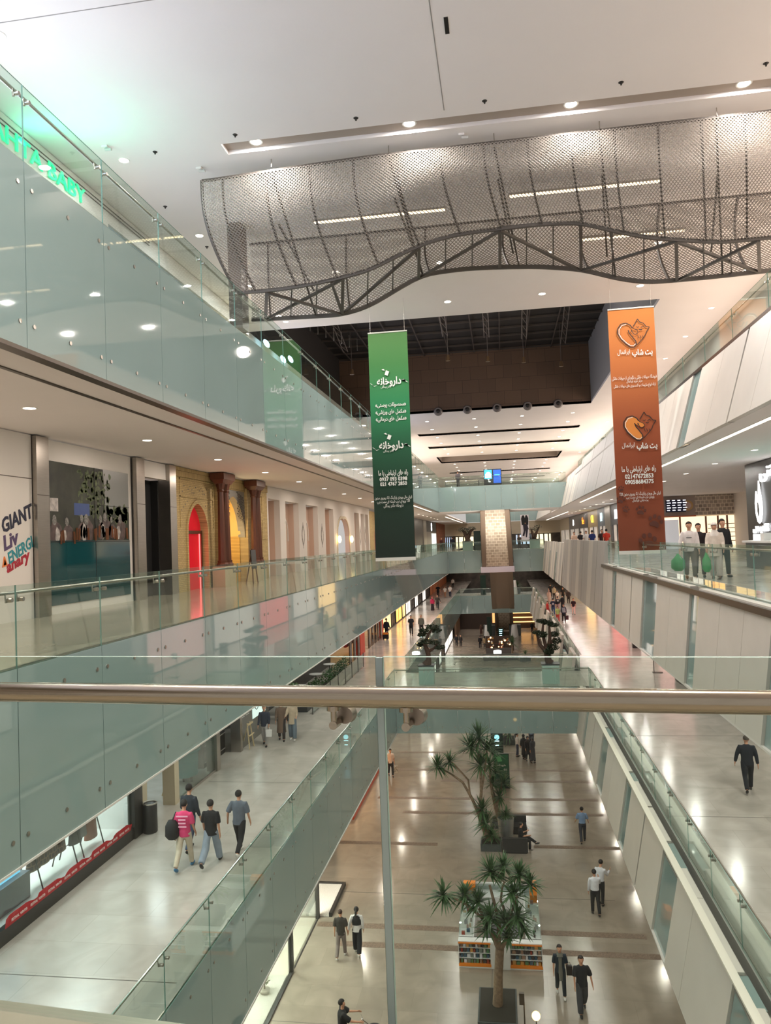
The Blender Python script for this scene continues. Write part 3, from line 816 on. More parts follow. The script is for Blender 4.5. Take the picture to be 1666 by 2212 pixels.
# transverse beam behind the front mesh, carrying long lit diffusers
# long bright reflector strips inside the sculpture
for (x0, x1, y, z) in ((-5.0, -1.2, 21.3, 9.3), (.6, 4.6, 21.0, 9.35), (3.0, 6.2, 25.4, 9.62)):
    t = thing('linear_ceiling_light', 'long warm linear lamp glowing behind the hanging metal mesh, %s' % {-5.0: 'left one', .6: 'middle one', 3.0: 'right one'}[x0], 'ceiling light', ((x0+x1)/2, y, z))
    MB().box(x0, x1, y-.05, y+.05, z-.02, z).build('diffuser', emis('warm_linear_lens', (255, 226, 180), 5), t)
    MB().box(x0-.03, x1+.03, y-.08, y+.08, z+.001, z+.06).build('housing', M_steel, t)
    MB().tube([(x0+.4, y, z+.06), (x0+.4, y, TOP)], .008, 6).build('hanger', M_steel, t)

# ================================================================== DARK VOID: hung pipes, vents
for i, (px, py) in enumerate([(830, 889), (947, 889), (1010, 885), (1074, 881), (1140, 877), (1206, 872)]):
    p = onY(px, py, VY1)
    t = thing('round_air_vent', 'round grey air nozzle low on the dark tiled wall, %s from the left' % ['first', 'second', 'third', 'fourth', 'fifth', 'sixth'][i], 'air vent', (p.x, VY1, p.z))
    MB().tube([(p.x, VY1-.02, p.z), (p.x, VY1-.2, p.z)], [.34, .27], 24).build('collar', mat('vent_grey', (120, 112, 108), .5), t, True)
    MB().ell((p.x, VY1-.2, p.z), (.16, .1, .16), 16, 8).build('nozzle', mat('vent_throat', (30, 26, 24), .5), t, True)
for i, (px, y) in enumerate([(945, 40), (1048, 41), (1140, 42), (1235, 44), (700, 42)]):
    p = onY(px, 700, y)
    t = thing('hanging_lattice_hanger', 'slim lattice hanger with a small spotlight in the dark roof void, %s' % ['left of the middle', 'in the middle', 'right of the middle', 'rightmost', 'far left'][i], 'hanger', (p.x, y, 12.5))
    mb = MB()
    for dx in (-.15, .15): mb.tube([(p.x+dx, y, 14.2), (p.x+dx, y+6, 12.3)], .03, 6)
    for k in range(8):
        a = k/8; b = (k+1)/8
        mb.tube([(p.x-.15, y+6*a, 14.2-1.9*a), (p.x+.15, y+6*b, 14.2-1.9*b)], .018, 5)
    mb.build('lattice', mat('hanger_grey', (92, 84, 80), .6), t)
    MB().tube([(p.x, y+8, 14.2), (p.x, y+8, 11.6)], .02, 6).build('drop_rod', mat('hanger_grey', (92, 84, 80), .6), t)
    MB().tube([(p.x, y+8, 11.6), (p.x, y+8, 11.25)], [.1, .15], 12).build('spotlight', mat('spot_brass', (120, 96, 70), .4, .6), t)
for i in range(7):
    p = onY(670+i*17, 715+i*7, 38+i*1.0)
    t = thing('hanging_steel_rod', 'short bright steel rod of the zigzag hanger frame, left in the roof void', 'rod', (p.x, p.y, p.z), 'zigzag hanger rods in the roof void')
    MB().tube([(p.x, p.y, p.z+.7), (p.x, p.y, p.z)], .025, 6).build('rod', M_steel, t)
    MB().tube([(p.x, p.y, p.z+.7), (p.x, p.y, 14.3)], .012, 5).build('wire', M_dark, t)

# ================================================================== SECOND FLOOR, LEFT: bicycle shop and brick arches
XD = (0, 1, 0); ZD = (0, 0, 1)
def wall_text(txt, m, p0, p1, hgt, parent, x, shear=.0, bold=.02, depth=.006, name='lettering'):
    """text on a wall at x between two image points of its middle line"""
    a = onX(p0[0], p0[1], x); b = onX(p1[0], p1[1], x)
    d = (b-a); up = Vector((1, 0, 0)).cross(d).normalized()
    if up.z < 0: up = -up
    return fit_text(name, txt, m, (a+b)/2, d, up, d.length, hgt, parent, depth, shear, bold)
t = thing('signboard', 'white panel with four slanted colourful brand names at the left edge', 'sign panel', (WL, 15, L2))
MB().box(WL-.1, WL, 11.5, 16.58, L2, U3-.02).build('board', M_wallw, t)
MB().box(WL, WL+.004, 11.5, 16.58, 1.78, 1.8).build('board_seam', M_steeld, t)
wall_text('GIANT', mat('ink_navy', (34, 36, 60), .4), (4, 1137), (71, 1101), .34, t, WL+.004, .25, .03)
wall_text('Liv', mat('ink_purple', (84, 66, 104), .4), (6, 1176), (40, 1157), .34, t, WL+.004, .25, .03)
wall_text('ENERGI', mat('ink_teal', (40, 138, 150), .4), (17, 1208), (71, 1168), .27, t, WL+.004, .25, .02)
wall_text('Δ', mat('ink_orange', (232, 130, 66), .4), (3, 1216), (15, 1211), .22, t, WL+.004, .15, .01)
wall_text('anary', mat('ink_red', (170, 34, 54), .4), (15, 1234), (66, 1203), .26, t, WL+.004, .25, .03)
def pillar(y0, y1, label, x=WL, z0=L2, z1=U3, m=None):
    t = thing('steel_pillar', label, 'pillar', (x, (y0+y1)/2, z0))
    MB().box(x-.3, x+.12, y0, y1, z0, z1-.03).build('cladding', m or M_steel, t)
    MB().box(x+.12, x+.125, y0+.01, y1-.01, z0+2.9, z0+2.915).build('joint', M_steeld, t)
    return t
pillar(16.6, 17.1, 'brushed steel pillar between the brand panel and the cycling poster')
pillar(21.62, 22.15, 'brushed steel pillar right of the cycling poster')
pillar(23.95, 24.45, 'brushed steel pillar between the black doorway and the brick wall')
t = thing('poster_window', 'large shop window with a printed cycling race photo above teal glass', 'shop window', (WL, 19.2, L2))
MB().box(WL-.12, WL-.04, 17.15, 21.55, L2, U3-.03).build('frame', M_wallw, t)
ya, yb = 17.3, 21.35; zb = L2+.22; zm = .32; zt = 2.3
bk = MB().box(WL-.04, WL-.02, ya, yb, zb, zt).build('backing', mat('poster_tree_dark', (34, 38, 26), .5, noise=.85, nscale=2.2), t)
# lower teal glass
MB().box(WL-.02, WL-.012, ya, yb, zb, zm).build('lower_glass', mat('dark_teal_glass', (16, 66, 72), .08, spec=.8), t)
# sky, trees, riders printed on the upper part
pr = random.Random(3)
def blob(mb, y, z, ry, rz, n=10, j=.15, x=WL-.018):
    mb.add([(x, y+ry*math.cos(2*PI*k/n)*(1+pr.uniform(-j, j)), z+rz*math.sin(2*PI*k/n)*(1+pr.uniform(-j, j))) for k in range(n)], [tuple(range(n))])
MB().quad((WL-.0195, 20.0, 1.1), (WL-.0195, yb, 1.1), (WL-.0195, yb, zt), (WL-.0195, 19.9, zt)).build('printed_sky', mat('print_sky', (128, 130, 128), .35), bk)
tm = MB()
for k in range(150): blob(tm, pr.uniform(18.6, 20.3-.3*(k%2)), min(pr.uniform(.95, 2.2), 2.18), pr.uniform(.03, .1), pr.uniform(.03, .09), 6, .45, WL-.0185)
for k in range(36): blob(tm, pr.uniform(20.0, yb-.12), pr.uniform(.85, 1.25), pr.uniform(.07, .16), pr.uniform(.06, .15), 7, .4, WL-.0185)
tm.build('printed_trees', mat('print_leaf', (72, 84, 50), .5, noise=.45, nscale=6), bk)
wt = mat('print_white', (168, 162, 158), .4, noise=.4, nscale=9); sk = mat('print_skin', (140, 96, 72), .4); dk = mat('print_jersey', (78, 62, 60), .4, noise=.7, nscale=5)
hm = MB(); jm = MB(); am = MB(); dm = MB()
for k, (y, z, s) in enumerate([(17.5, .88, 1.1), (18.05, .85, .95), (18.75, .95, .9), (18.98, .93, 1.25), (19.7, .95, .9), (19.95, 1.02, 1.1), (20.3, .95, .8), (20.8, .98, 1.15)]):
    blob(jm, y+.05, z-.38, .27*s, .27*s, 9, .15, WL-.016); blob(am, y+.12*(-1)**k, z-.42, .1*s, .2*s, 7, .3, WL-.0150)
    blob(hm, y, z-.05, .085*s, .12*s, 12, .05, WL-.0145); 
    for d in (-.3, .3): dm.bar((WL-.0155, y+d*s, z-.3), (WL-.0155, y+d*1.1*s, z-.62), .004, .1)
jm.build('printed_riders', dk, bk); am.build('printed_jersey_panels', wt, bk); dm.build('printed_arms', sk, bk)
hm.build('printed_helmets', mat('print_helmet', (112, 110, 106), .4, noise=.8, nscale=30), bk)
MB().quad((WL-.0175, 17.33, 1.05), (WL-.0175, 17.68, 1.05), (WL-.0175, 17.68, 1.38), (WL-.0175, 17.33, 1.38)).build('printed_sign', wt, bk)
MB().quad((WL-.0175, 18.4, .98), (WL-.0175, 19.15, .98), (WL-.0175, 19.15, 1.3), (WL-.0175, 18.4, 1.3)).build('printed_blue_sign', mat('print_blue', (44, 66, 118), .4), bk)
MB().box(WL-.012, WL-.006, 19.42, 19.44, zb, zt).box(WL-.012, WL-.006, ya, yb, .28, .3).box(WL-.012, WL-.006, 19.43, yb, 1.28, 1.29).build('pane_joints', M_black, t)
# black doorway
t = thing('doorway_recess', 'tall black closed doorway between two steel pillars', 'doorway', (WL, 23, L2))
dp = MB().box(WL-.6, WL-.55, 22.15, 23.95, L2, 2.3).box(WL-.55, WL-.1, 22.15, 22.2, L2, 2.3).box(WL-.55, WL-.3, 23.9, 23.95, L2, 2.3).build('door_panel', mat('matt_black', (14, 14, 15), .7), t)
MB().box(WL-.2, WL-.02, 22.15, 23.95, 2.3, U3-.03).build('header', M_wallw, t)
MB().box(WL-.54, WL-.5, 22.7, 22.76, L2+.9, L2+1.6).build('pull_handle', M_steel, dp)

# brick facade
M_brk = bricks('yellow_brick', (196, 172, 120), (180, 156, 106), (150, 130, 92), .21, .062)
M_brkd = bricks('yellow_brick_soldier', (190, 166, 116), (172, 148, 100), (110, 92, 62), .075, .3)
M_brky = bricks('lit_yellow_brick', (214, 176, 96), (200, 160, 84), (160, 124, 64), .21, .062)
M_wood = mat('red_brown_wood', (92, 50, 32), .4, noise=.15, nscale=6, stretch=(4, 4, .6))
M_redg = mat('red_door_leaf', (206, 18, 40), .25, emit=.25)
M_rede = emis('red_backlight', (255, 90, 90), 3.0)
M_ornd = mat('dark_glazed_brick', (36, 36, 46), .3); M_ornw = mat('light_glazed_brick', (200, 196, 184), .4)
def pointed(y0, y1, zs, za, n=10):
    """outline of a pointed arch from left spring to right spring"""
    c = (y0+y1)/2; w = (y1-y0)/2; h = za-zs; pts = []
    R = (w*w+h*h)/(2*w)
    for k in range(n+1):
        a = math.acos((R-w)/R)*k/n if h > 0 else 0
        pts.append((y0+R-R*math.cos(a), zs+R*math.sin(a)))
    pts = [(y, z*1.0) for y, z in pts]
    f = (za-zs)/(pts[-1][1]-zs)
    pts = [(y, zs+(z-zs)*f) for y, z in pts]
    return pts+[(2*c-y, z) for y, z in reversed(pts[:-1])]
def arch_wall(mb, X, y0, y1, z0, z1, a0, a1, zs, za, d=.25, m=0):
    """wall slab with a pointed opening a0..a1"""
    pts = pointed(a0, a1, zs, za)
    mb.box(X-d, X, y0, a0, z0, z1, m).box(X-d, X, a1, y1, z0, z1, m)
    for (ya_, za_), (yb_, zb_) in zip(pts, pts[1:]):
        mb.hexa([(X-d, ya_, za_), (X, ya_, za_), (X, yb_, zb_), (X-d, yb_, zb_), (X-d, ya_, z1), (X, ya_, z1), (X, yb_, z1), (X-d, yb_, z1)], m)
    return mb
def arch_fill(X, y0, y1, z0, zs, za, d=.03):
    pts = [(y0, z0)]+pointed(y0, y1, zs, za)+[(y1, z0)]
    return MB().prism([(X, y, z) for y, z in pts], (-d, 0, 0))
def arch_ring(mb, X, a0, a1, zs, za, w, z0, d=.06, n=10):
    i = [(a0, z0)]+pointed(a0, a1, zs, za, n)+[(a1, z0)]
    o = [(a0-w, z0)]+pointed(a0-w, a1+w, zs, za+w*1.3, n)+[(a1+w, z0)]
    for (p, q), (r, s) in zip(zip(i, i[1:]), zip(o, o[1:])):
        mb.hexa([(X, p[0], p[1]), (X, q[0], q[1]), (X, s[0], s[1]), (X, r[0], r[1]), (X+d, p[0], p[1]), (X+d, q[0], q[1]), (X+d, s[0], s[1]), (X+d, r[0], r[1])])
    return mb
def lozenges(mb, X, y0, y1, z0, z1, step=.17, s=.035, pat=0):
    ny = int((y1-y0)/step); nz = int((z1-z0)/(step*.62))
    for i in range(nz):
        for j in range(ny+1):
            k = (j+i) % 6 if pat == 0 else (j-i) % 6
            if k not in ((0,) if pat else (0, 5-(i % 6))): continue
            y = y0+j*step; z = z0+i*step*.62
            mb.add([(X, y-s, z), (X, y, z-s), (X, y+s, z), (X, y, z+s)], [(0, 1, 2, 3)])
    return mb
t = thing('brick_facade', 'yellow patterned brick facade with pointed arches and glowing red doors', 'facade', (WL, 30, L2))
FX = WL+.0
bw = MB()
arch_wall(bw, FX, 24.45, 28.2, L2, 2.5, 25.55, 27.35, .55, 1.62)
bw.box(FX-.25, FX+.12, 28.2, 28.9, L2, 2.5)
bw.box(FX-.25, FX+.12, 31.7, 32.2, L2, 2.5)
arch_wall(bw, FX, 32.2, 34.9, L2, 2.5, 32.6, 33.7, .3, 1.25)
bw.box(FX-1.3, FX-.25, 34.6, 34.9, L2, 2.5).box(FX-1.5, FX-1.35, 28.2, 32.3, L2, .45)
bw.build('brick_wall', M_brk, t)
MB().box(FX-.2, FX+.05, 24.45, 28.5, 2.5, 2.83).box(FX-.2, FX+.05, 31.7, 34.9, 2.5, 2.83).box(FX-.2, FX+.03, 28.5, 31.7, 2.35, 2.83).build('soldier_course', M_brkd, t)
# middle iwan: spandrel of dark zigzag glazed brick round a lit half dome
sp = arch_wall(MB(), FX, 28.9, 31.7, .4, 2.35, 28.95, 31.65, .4, 2.1, .3)
sp.build('spandrel', mat('zigzag_glazed', (128, 122, 112), .4), t)
zz = MB()
for side in (-1, 1):
    for r in range(5):
        for k in range(9):
            y = 30.3+side*(.5+k*.11+r*.0); z = 2.28-r*.22-(k % 2)*.1-k*.03
            if z > 1.0 and 28.95 < y < 31.6: zz.box(FX+.002, FX+.012, y-.055, y+.055, z-.03, z+.02).box(FX+.002, FX+.012, y+.035, y+.055, z-.12, z)
zz.build('zigzag_ornament', M_ornd, t)
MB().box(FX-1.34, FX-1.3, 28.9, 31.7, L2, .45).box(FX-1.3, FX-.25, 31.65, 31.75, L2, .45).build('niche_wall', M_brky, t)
dome = MB(); n1, n2 = 12, 8
for i in range(n1+1):
    a = PI*i/n1
    for j in range(n2+1):
        b = PI/2*j/n2
        yy = 30.3+1.35*math.cos(a); zz_ = .45+1.65*math.sin(a)*math.cos(b); xx = FX-.2-1.2*math.sin(a)*math.sin(b)-.25*math.sin(b)
        dome.v.append((xx, yy, zz_))
for i in range(n1):
    for j in range(n2): dome.f.append((i*9+j, i*9+j+1, (i+1)*9+j+1, (i+1)*9+j)); dome.mi.append(0)
dome.build('half_dome', mat('yellow_dome_tile', (218, 176, 92), .45), t, True)
pl = MB()
for r in range(9):
    for k in range(14):
        if (k//2+r) % 3 == 0: continue
        y = 29.3+k*.17; z = .5+r*.1
        pl.add([(FX-1.28, y-.05, z), (FX-1.28, y, z-.03), (FX-1.28, y+.05, z), (FX-1.28, y, z+.03)], [(0, 1, 2, 3)])
pl.build('dark_lozenges', M_ornd, t)
MB().disc((FX-1.29, 30.9, -.25), (1, 0, 0), .11, .04).build('red_bell', mat('alarm_red', (180, 30, 30), .4), t)
MB().box(FX-1.3, FX-1.25, 30.9, 31.15, -1.0, -.85).build('red_sign', mat('alarm_red', (180, 30, 30), .4), t)
orn = MB(); lozenges(orn, FX+.004, 25.2, 27.8, 2.0, 2.42, .17, .035, 0); lozenges(orn, FX+.004, 25.1, 25.8, 1.35, 1.8, .17, .035, 1); lozenges(orn, FX+.004, 27.1, 27.8, 1.35, 1.8, .17, .035, 0)
lozenges(orn, FX+.004, 33.2, 34.4, 1.6, 2.3, .17, .035, 0)
orn.build('dark_lozenge_bricks', M_ornd, t)
fr = MB()
for (y0, y1, z0, z1) in ((24.95, 28.05, 1.92, 2.47), (24.95, 28.05, .75, 1.85)):
    fr.box(FX, FX+.03, y0, y1, z1-.04, z1).box(FX, FX+.03, y0, y0+.05, z0, z1).box(FX, FX+.03, y1-.05, y1, z0, z1)
fr.box(FX, FX+.03, 34.05, 34.6, 1.5, 2.3).box(FX, FX+.03, 34.05, 34.6, .3, 1.2)
fr.build('raised_brick_frames', M_brk, t)
arch_ring(MB(), FX, 25.55, 27.35, .55, 1.62, .12, L2, .05).build('arch_moulding', M_brk, t)
for (a, b, zs, za, dx) in ((25.55, 27.35, .55, 1.62, .24), (32.6, 33.7, .3, 1.25, .24)):
    d = arch_fill(FX-dx, a, b, L2, zs, za).build('red_door', M_redg, t)
    dt = d
    MB().box(FX-dx-.01, FX-dx+.06, a, b, zs-.02, zs+.1).box(FX-dx, FX-dx+.06, b-.12, b, L2, zs).build('door_rail', M_wood, dt)
    MB().box(FX-dx+.001, FX-dx+.02, b-.2, b-.14, L2, zs).build('glowing_edge', M_rede, dt)
lo = bpy.data.lights.new('red_glow', 'AREA'); lo.energy = 8; lo.color = (1, .12, .15); lo.size = 1.2
o = bpy.data.objects.new('red_glow', lo); COL.objects.link(o); o.location = (FX-.15, 26.45, .0); o.rotation_euler = (0, -PI/2, 0); o.parent = t; o.location = Vector((FX-.15, 26.45, .0))-t.location
lo = bpy.data.lights.new('niche_lamp', 'POINT'); lo.energy = 60; lo.color = (1, .78, .42); lo.shadow_soft_size = .1
o = bpy.data.objects.new('niche_lamp', lo); COL.objects.link(o); o.parent = t; o.location = Vector((FX-.6, 30.3, .6))-t.location
def wood_columns(y, x, label):
    t = thing('wooden_columns', label, 'column', (x, y, L2))
    MB().box(x-.28, x+.22, y-.6, y+.6, L2, L2+.78).build('plinth', mat('plinth_stone', (196, 180, 150), .5), t)
    for d in (-.27, .27):
        z0 = L2+.78
        mb = MB().loft([(x, y+d, z0, .24, .24), (x, y+d, z0+.08, .24, .24), (x, y+d, z0+.14, .19, .19), (x, y+d, z0+.22, .2, .2)], 8)
        mb.loft([(x, y+d, z0+.22, .165, .165), (x, y+d, 2.1, .115, .115), (x, y+d, 2.16, .15, .15), (x, y+d, 2.2, .13, .13), (x, y+d, 2.45, .2, .2)], 8)
        mb.build('shaft', M_wood, t)
    cp = MB().hexa([(x-.16, y-.46, 2.42), (x+.16, y-.46, 2.42), (x+.16, y+.46, 2.42), (x-.16, y+.46, 2.42), (x-.26, y-.58, 2.58), (x+.26, y-.58, 2.58), (x+.26, y+.58, 2.58), (x-.26, y+.58, 2.58)]).build('capital', M_wood, t)
    MB().box(x-.28, x+.28, y-.61, y+.61, 2.58, 2.82).build('abacus', M_wood, cp)
wood_columns(28.1, WL+.4, 'pair of red-brown wooden columns left of the lit brick niche')
wood_columns(32.0, WL+.4, 'pair of red-brown wooden columns right of the lit brick niche')
t = thing('easel', 'thin wooden easel with a dark board standing before the brick niche', 'easel', (WL+1.1, 29.6, L2))
for d in (-.3, .3): MB().bar((WL+1.1, 29.6+d, L2), (WL+1.0, 29.6+d*.3, L2+1.4), .04).build('leg', M_wood, t)
MB().bar((WL+.7, 29.6, L2), (WL+1.0, 29.6, L2+1.4), .04).build('rear_leg', M_wood, t)
MB().hexa([(WL+1.08, 29.3, L2+.6), (WL+1.08, 29.9, L2+.6), (WL+1.05, 29.9, L2+.6), (WL+1.05, 29.3, L2+.6), (WL+1.03, 29.3, L2+1.35), (WL+1.03, 29.9, L2+1.35), (WL+1.0, 29.9, L2+1.35), (WL+1.0, 29.3, L2+1.35)]).build('board', M_black, t)

# white wall with niches, medallions and an arch with a red shop behind it
M_pink = mat('pinkish_plaster', (206, 178, 160), .8)
wl = MB(); niches = [(35.1, 37.0), (38.0, 40.6), (42.2, 45.0), (46.9, 49.3), (56.6, 58.4), (59.2, 60.6), (61.2, 62.6)]
cur = 34.9
for a, b in niches+[(63.1, 63.1)]:
    if cur < a:
        if cur < 50.2 < a or (cur == 49.3):
            arch_wall(wl, WL, 49.3, 56.6, L2, U3-.02, 50.3, 54.3, .2, 1.6, .3)
        else: wl.box(WL-.3, WL, cur, a, L2, U3-.02)
    if b > a: wl.box(WL-.3, WL, a, b, 2.25, U3-.02)
    cur = b
wl.build  # (the wall is built below)
o = struct('wall_left', wl, M_wallw)
for i, (a, b) in enumerate(niches):
    t = thing('wall_niche', 'pinkish rectangular niche in the white wall, %s counting from the brick facade' % ['first', 'second', 'third', 'fourth', 'fifth', 'sixth', 'seventh'][i], 'niche', (WL, (a+b)/2, L2))
    MB().box(WL-.62, WL-.6, a, b, L2, 2.25).box(WL-.6, WL-.3, b-.02, b, L2, 2.25).build('back_panel', M_pink, t)
    if i: arch_ring(MB(), WL-.6, a+.3, b-.3, .6, 1.4, .1, .2, .05).build('blind_arch', M_wallw, t)
for i, (y, s) in enumerate([(41.4, 1.0), (45.95, 1.0), (58.8, .9), (60.9, .9)]):
    t = thing('wall_medallion', 'slender dark pointed medallion ornament on the white wall, %s from the brick facade' % ['first', 'second', 'third', 'fourth'][i], 'ornament', (WL, y, .5))
    mb = MB()
    prof = [(0, -1.0), (.05, -.9), (.03, -.85), (.1, -.7), (.28, -.35), (.33, 0), (.28, .35), (.1, .7), (.03, .85), (.05, .9), (0, 1.0)]
    pts = [(WL+.003, y+a*s, .5+b*.75) for a, b in prof]+[(WL+.003, y-a*s, .5+b*.75) for a, b in reversed(prof[1:-1])]
    mb.prism(pts, (.004, 0, 0)).build('filigree', mat('filigree_grey', (132, 124, 116), .6, noise=.5, nscale=12), t)
    pts = [(WL+.008, y+a*s*.55, .5+b*.5) for a, b in prof[2:-2]]+[(WL+.008, y-a*s*.55, .5+b*.5) for a, b in reversed(prof[2:-2])]
    MB().prism(pts, (.004, 0, 0)).build('core', M_wallw, t)
t = thing('arched_red_shop', 'small red lit shop seen through a pointed arch in the white wall', 'shop front', (WL-1, 52.3, L2))
MB().box(WL-1.6, WL-1.5, 49.6, 55.5, L2, 2.2).build('back_wall', M_beige, t)
MB().box(WL-1.5, WL-1.4, 52.0, 54.2, L2, .9).build('red_panel', mat('lit_red_panel', (214, 20, 34), .3, emit=.5), t)
dm = MB()
for r in range(3):
    for k in range(3):
        if (r, k) != (1, 0): dm.disc((WL-1.4, 52.4+k*.55, .2-r*.42), (1, 0, 0), .17, .01, 12)
dm.build('white_dots', emis('dot_white', (255, 255, 255), 1.5), t)
arch_ring(MB(), WL, 50.3, 54.3, .2, 1.6, .15, L2, .05).build('arch_moulding', M_beige, t)
for y in (50.2, 54.4):
    MB().ell((WL+.18, y, .25), (.12, .2, .25), 12, 8).build('wall_lamp', emis('yellow_lamp', (255, 220, 140), 6), t)
# further shops of the left gallery
t = thing('brick_facade', 'far yellow brick facade behind the green banner', 'facade', (WL, 72, L2))
arch_wall(MB(), WL, 63.2, 72, L2, 2.6, 65.5, 69, .3, 1.4).build('brick_wall', M_brk, t)
arch_fill(WL-.2, 65.5, 69, L2, .3, 1.4).build('red_door', mat('dark_red_door', (120, 20, 24), .4), t)
MB().box(WL-.2, WL-.02, 72, 92, L2, 2.6).build('side_wall', M_wallw, t)
t = thing('far_shop', 'narrow red-brown portal left of the black panel in the distance', 'shop front', (WL, 94, L2))
MB().box(WL-.2, WL, 92, 97, L2, U3-.02).build('portal', M_wood, t)
t = thing('far_shop', 'tall black blank shop front in the distance on the left', 'shop front', (WL, 102, L2))
MB().box(WL-.3, WL-.1, 97, 108, L2, U3-.02).build('panel', M_black, t)
MB().box(WL-.3, WL, 108, 112, L2, U3-.02).build('pillar', M_steel, t)
t = thing('far_shop', 'distant shop with white door glow and grey fascia on the left', 'shop front', (WL, 120, L2))
MB().box(WL-.3, WL-.1, 112, 130, 1.2, U3-.02).build('fascia', M_dark, t)
MB().box(WL-.3, WL-.12, 112, 130, L2, 1.2).build('window', mat('dim_window', (96, 88, 80), .3, emit=.3), t)
MB().box(WL-.1, WL-.05, 121, 129, L2, 1.0).build('lit_door', emis('soft_white_window', (226, 230, 228), .8), t)
fit_text('sign_letter', '8', emis('sign_white', (255, 255, 255), 4), (WL-.05, 121, 2.0), XD, ZD, 1.6, 1.3, t)
t = thing('far_shop', 'orange brick pier at the end of the left gallery', 'shop front', (WL, 140, L2))
MB().box(WL-.3, WL-.05, 130, 149.5, L2, U3-.02).build('brick_pier', bricks('orange_brick', (150, 88, 56), (130, 74, 46), (96, 60, 42), 1.2, .5), t)

# ================================================================== UPPERMOST LEVEL, LEFT: green lit sign and shop glass
t = thing('illuminated_sign', 'glowing mint green shop lettering on the white fascia at upper left', 'sign', (-10.5, 16, L3))
MB().box(-10.6, -10.42, 10.0, 19.5, L3+1.5, TOP-.02).build('fascia', M_wallw, t)
MG = emis('mint_green_letter', (24, 220, 150), .95)
a = onX(4, 301, -10.38); b = onX(187, 431, -10.38)
fit_text('letters', 'MAHTA BABY', MG, (-10.39, 16.15, 9.24), XD, ZD, 4.25, .4, t, .015, 0, .008)
MB().box(-10.42, -10.40, 10.0, 22, TOP-.2, TOP-.18).box(-10.42, -10.40, 10.0, 22, TOP-.3, TOP-.28).build('cove_lines', M_steeld, t)
lo = bpy.data.lights.new('green_sign_glow', 'AREA'); lo.energy = 38; lo.color = (.1, 1, .62); lo.shape = 'RECTANGLE'; lo.size = 4.0; lo.size_y = .3
o = bpy.data.objects.new('green_sign_glow', lo); COL.objects.link(o); o.parent = t
o.rotation_euler = (0, PI*.75, 0); o.location = Vector((-10.1, 15.6, 9.1))-t.location
o.rotation_euler = (0, -PI*.8, 0)
lo2 = bpy.data.lights.new('cool_shop_glow', 'AREA'); lo2.energy = 120; lo2.color = (.74, .84, 1.0); lo2.shape = 'RECTANGLE'; lo2.size = 5; lo2.size_y = 1.2
o = bpy.data.objects.new('cool_shop_glow', lo2); COL.objects.link(o); o.parent = t; o.rotation_euler = (0, -PI*.62, 0); o.location = Vector((-10.2, 12.5, 7.2))-t.location
t = thing('storefront', 'pale blue lit shop window with a grey banner, behind the upper left guard', 'shop window', (-10.6, 24, L3))
MB().box(-10.8, -10.7, 19.5, 27.0, L3, TOP-.4).build('back_wall', mat('cool_wall', (176, 200, 216), .5, emit=.35), t)
MB().box(-10.65, -10.6, 20.0, 27.0, L3, TOP-.6).build('glass', M_shopg, t)
MB().box(-10.6, -10.5, 21.6, 22.3, L3, L3+3.2).build('grey_banner', mat('blue_grey_banner', (112, 132, 152), .6), t)
MB().box(-10.55, -10.45, 19.5, 27.0, TOP-.6, TOP-.02).build('fascia', M_wallw, t)
t = thing('storefront', 'dark blue shop window with warm round lamps, far along the upper left gallery', 'shop window', (-10.6, 30, L3))
MB().box(-10.75, -10.65, 27.0, 31.5, L3, TOP-.6).build('glass', mat('slate_blue_glass', (84, 104, 128), .15, noise=.3, nscale=.8), t)
MB().box(-10.6, -10.45, 27.0, 31.5, TOP-.6, TOP-.02).build('fascia', M_wallw, t)
for y in (28.3, 29.3, 30.2): MB().lathe((-10.4, y, L3+1.9), [(.22, 0), (.24, .5), (.22, 1.0)], 14).build('lamp', emis('cream_lamp', (255, 236, 190), 2.2), t, True)
t = thing('storefront', 'long dark blue glass front with two white glows on the upper left gallery', 'shop window', (-10.3, 42, L3))
MB().box(-10.7, -10.6, 31.5, 70, L3, L3+3.0).build('glass', mat('night_blue_glass', (28, 56, 84), .1, spec=.8), t)
MB().box(-10.6, -10.4, 31.5, 70, L3+3.0, TOP-.02 if False else L3+3.3).build('fascia', M_dark, t)
for p in ((576, 742), (612, 776), (628, 776)):
    q = onX(p[0], p[1], -10.55); MB().ell(q, (.05, .5, .16), 12, 6).build('glow', emis('blue_white_lamp', (190, 235, 255), 5), t)

# glowing panels built as shop fronts, mostly unseen, added to brighten the top ceiling
for i, (a, b, x, c, st) in enumerate(((-4, 9.5, -10.7, (210, 222, 255), 4.6), (9.5, 19.4, -10.62, (206, 222, 255), 4.0), (-4, 14, 10.8, (255, 240, 226), 2.2), (14, 30, 10.8, (255, 236, 222), 1.8), (30, 48, 10.8, (255, 236, 222), 1.8), (48, 66, 10.8, (255, 240, 230), 1.8), (66, 92, 10.8, (255, 240, 230), 3.0), (31.6, 64, -10.55, (216, 226, 255), 1.6), (70, 95, -10.6, (255, 240, 230), 3.0), (95, 140, 10.8, (255, 240, 230), 3.0))):
    w = ['first', 'second', 'third', 'fourth', 'fifth', 'sixth', 'seventh', 'eighth', 'ninth', 'tenth'][i]
    t = thing('storefront', 'added glowing shop front panel brightening the top ceiling, %s, %s side of the hall' % (w, 'left' if x < 0 else 'right'), 'shop front', (x, (a+b)/2, L3))
    sg = 1 if x < 0 else -1
    wn = MB().box(x, x+sg*.04, a+.1, b-.1, L3+.15, L3+2.7).build('window', emis('ceiling_fill_glow_%d' % i, c, st), t)
    mb = MB(); y = a
    while y < b: mb.box(x+sg*.04, x+sg*.1, y, y+.08, L3, L3+2.75); y += (b-a)/5
    mb.build('mullion', M_dark, wn)

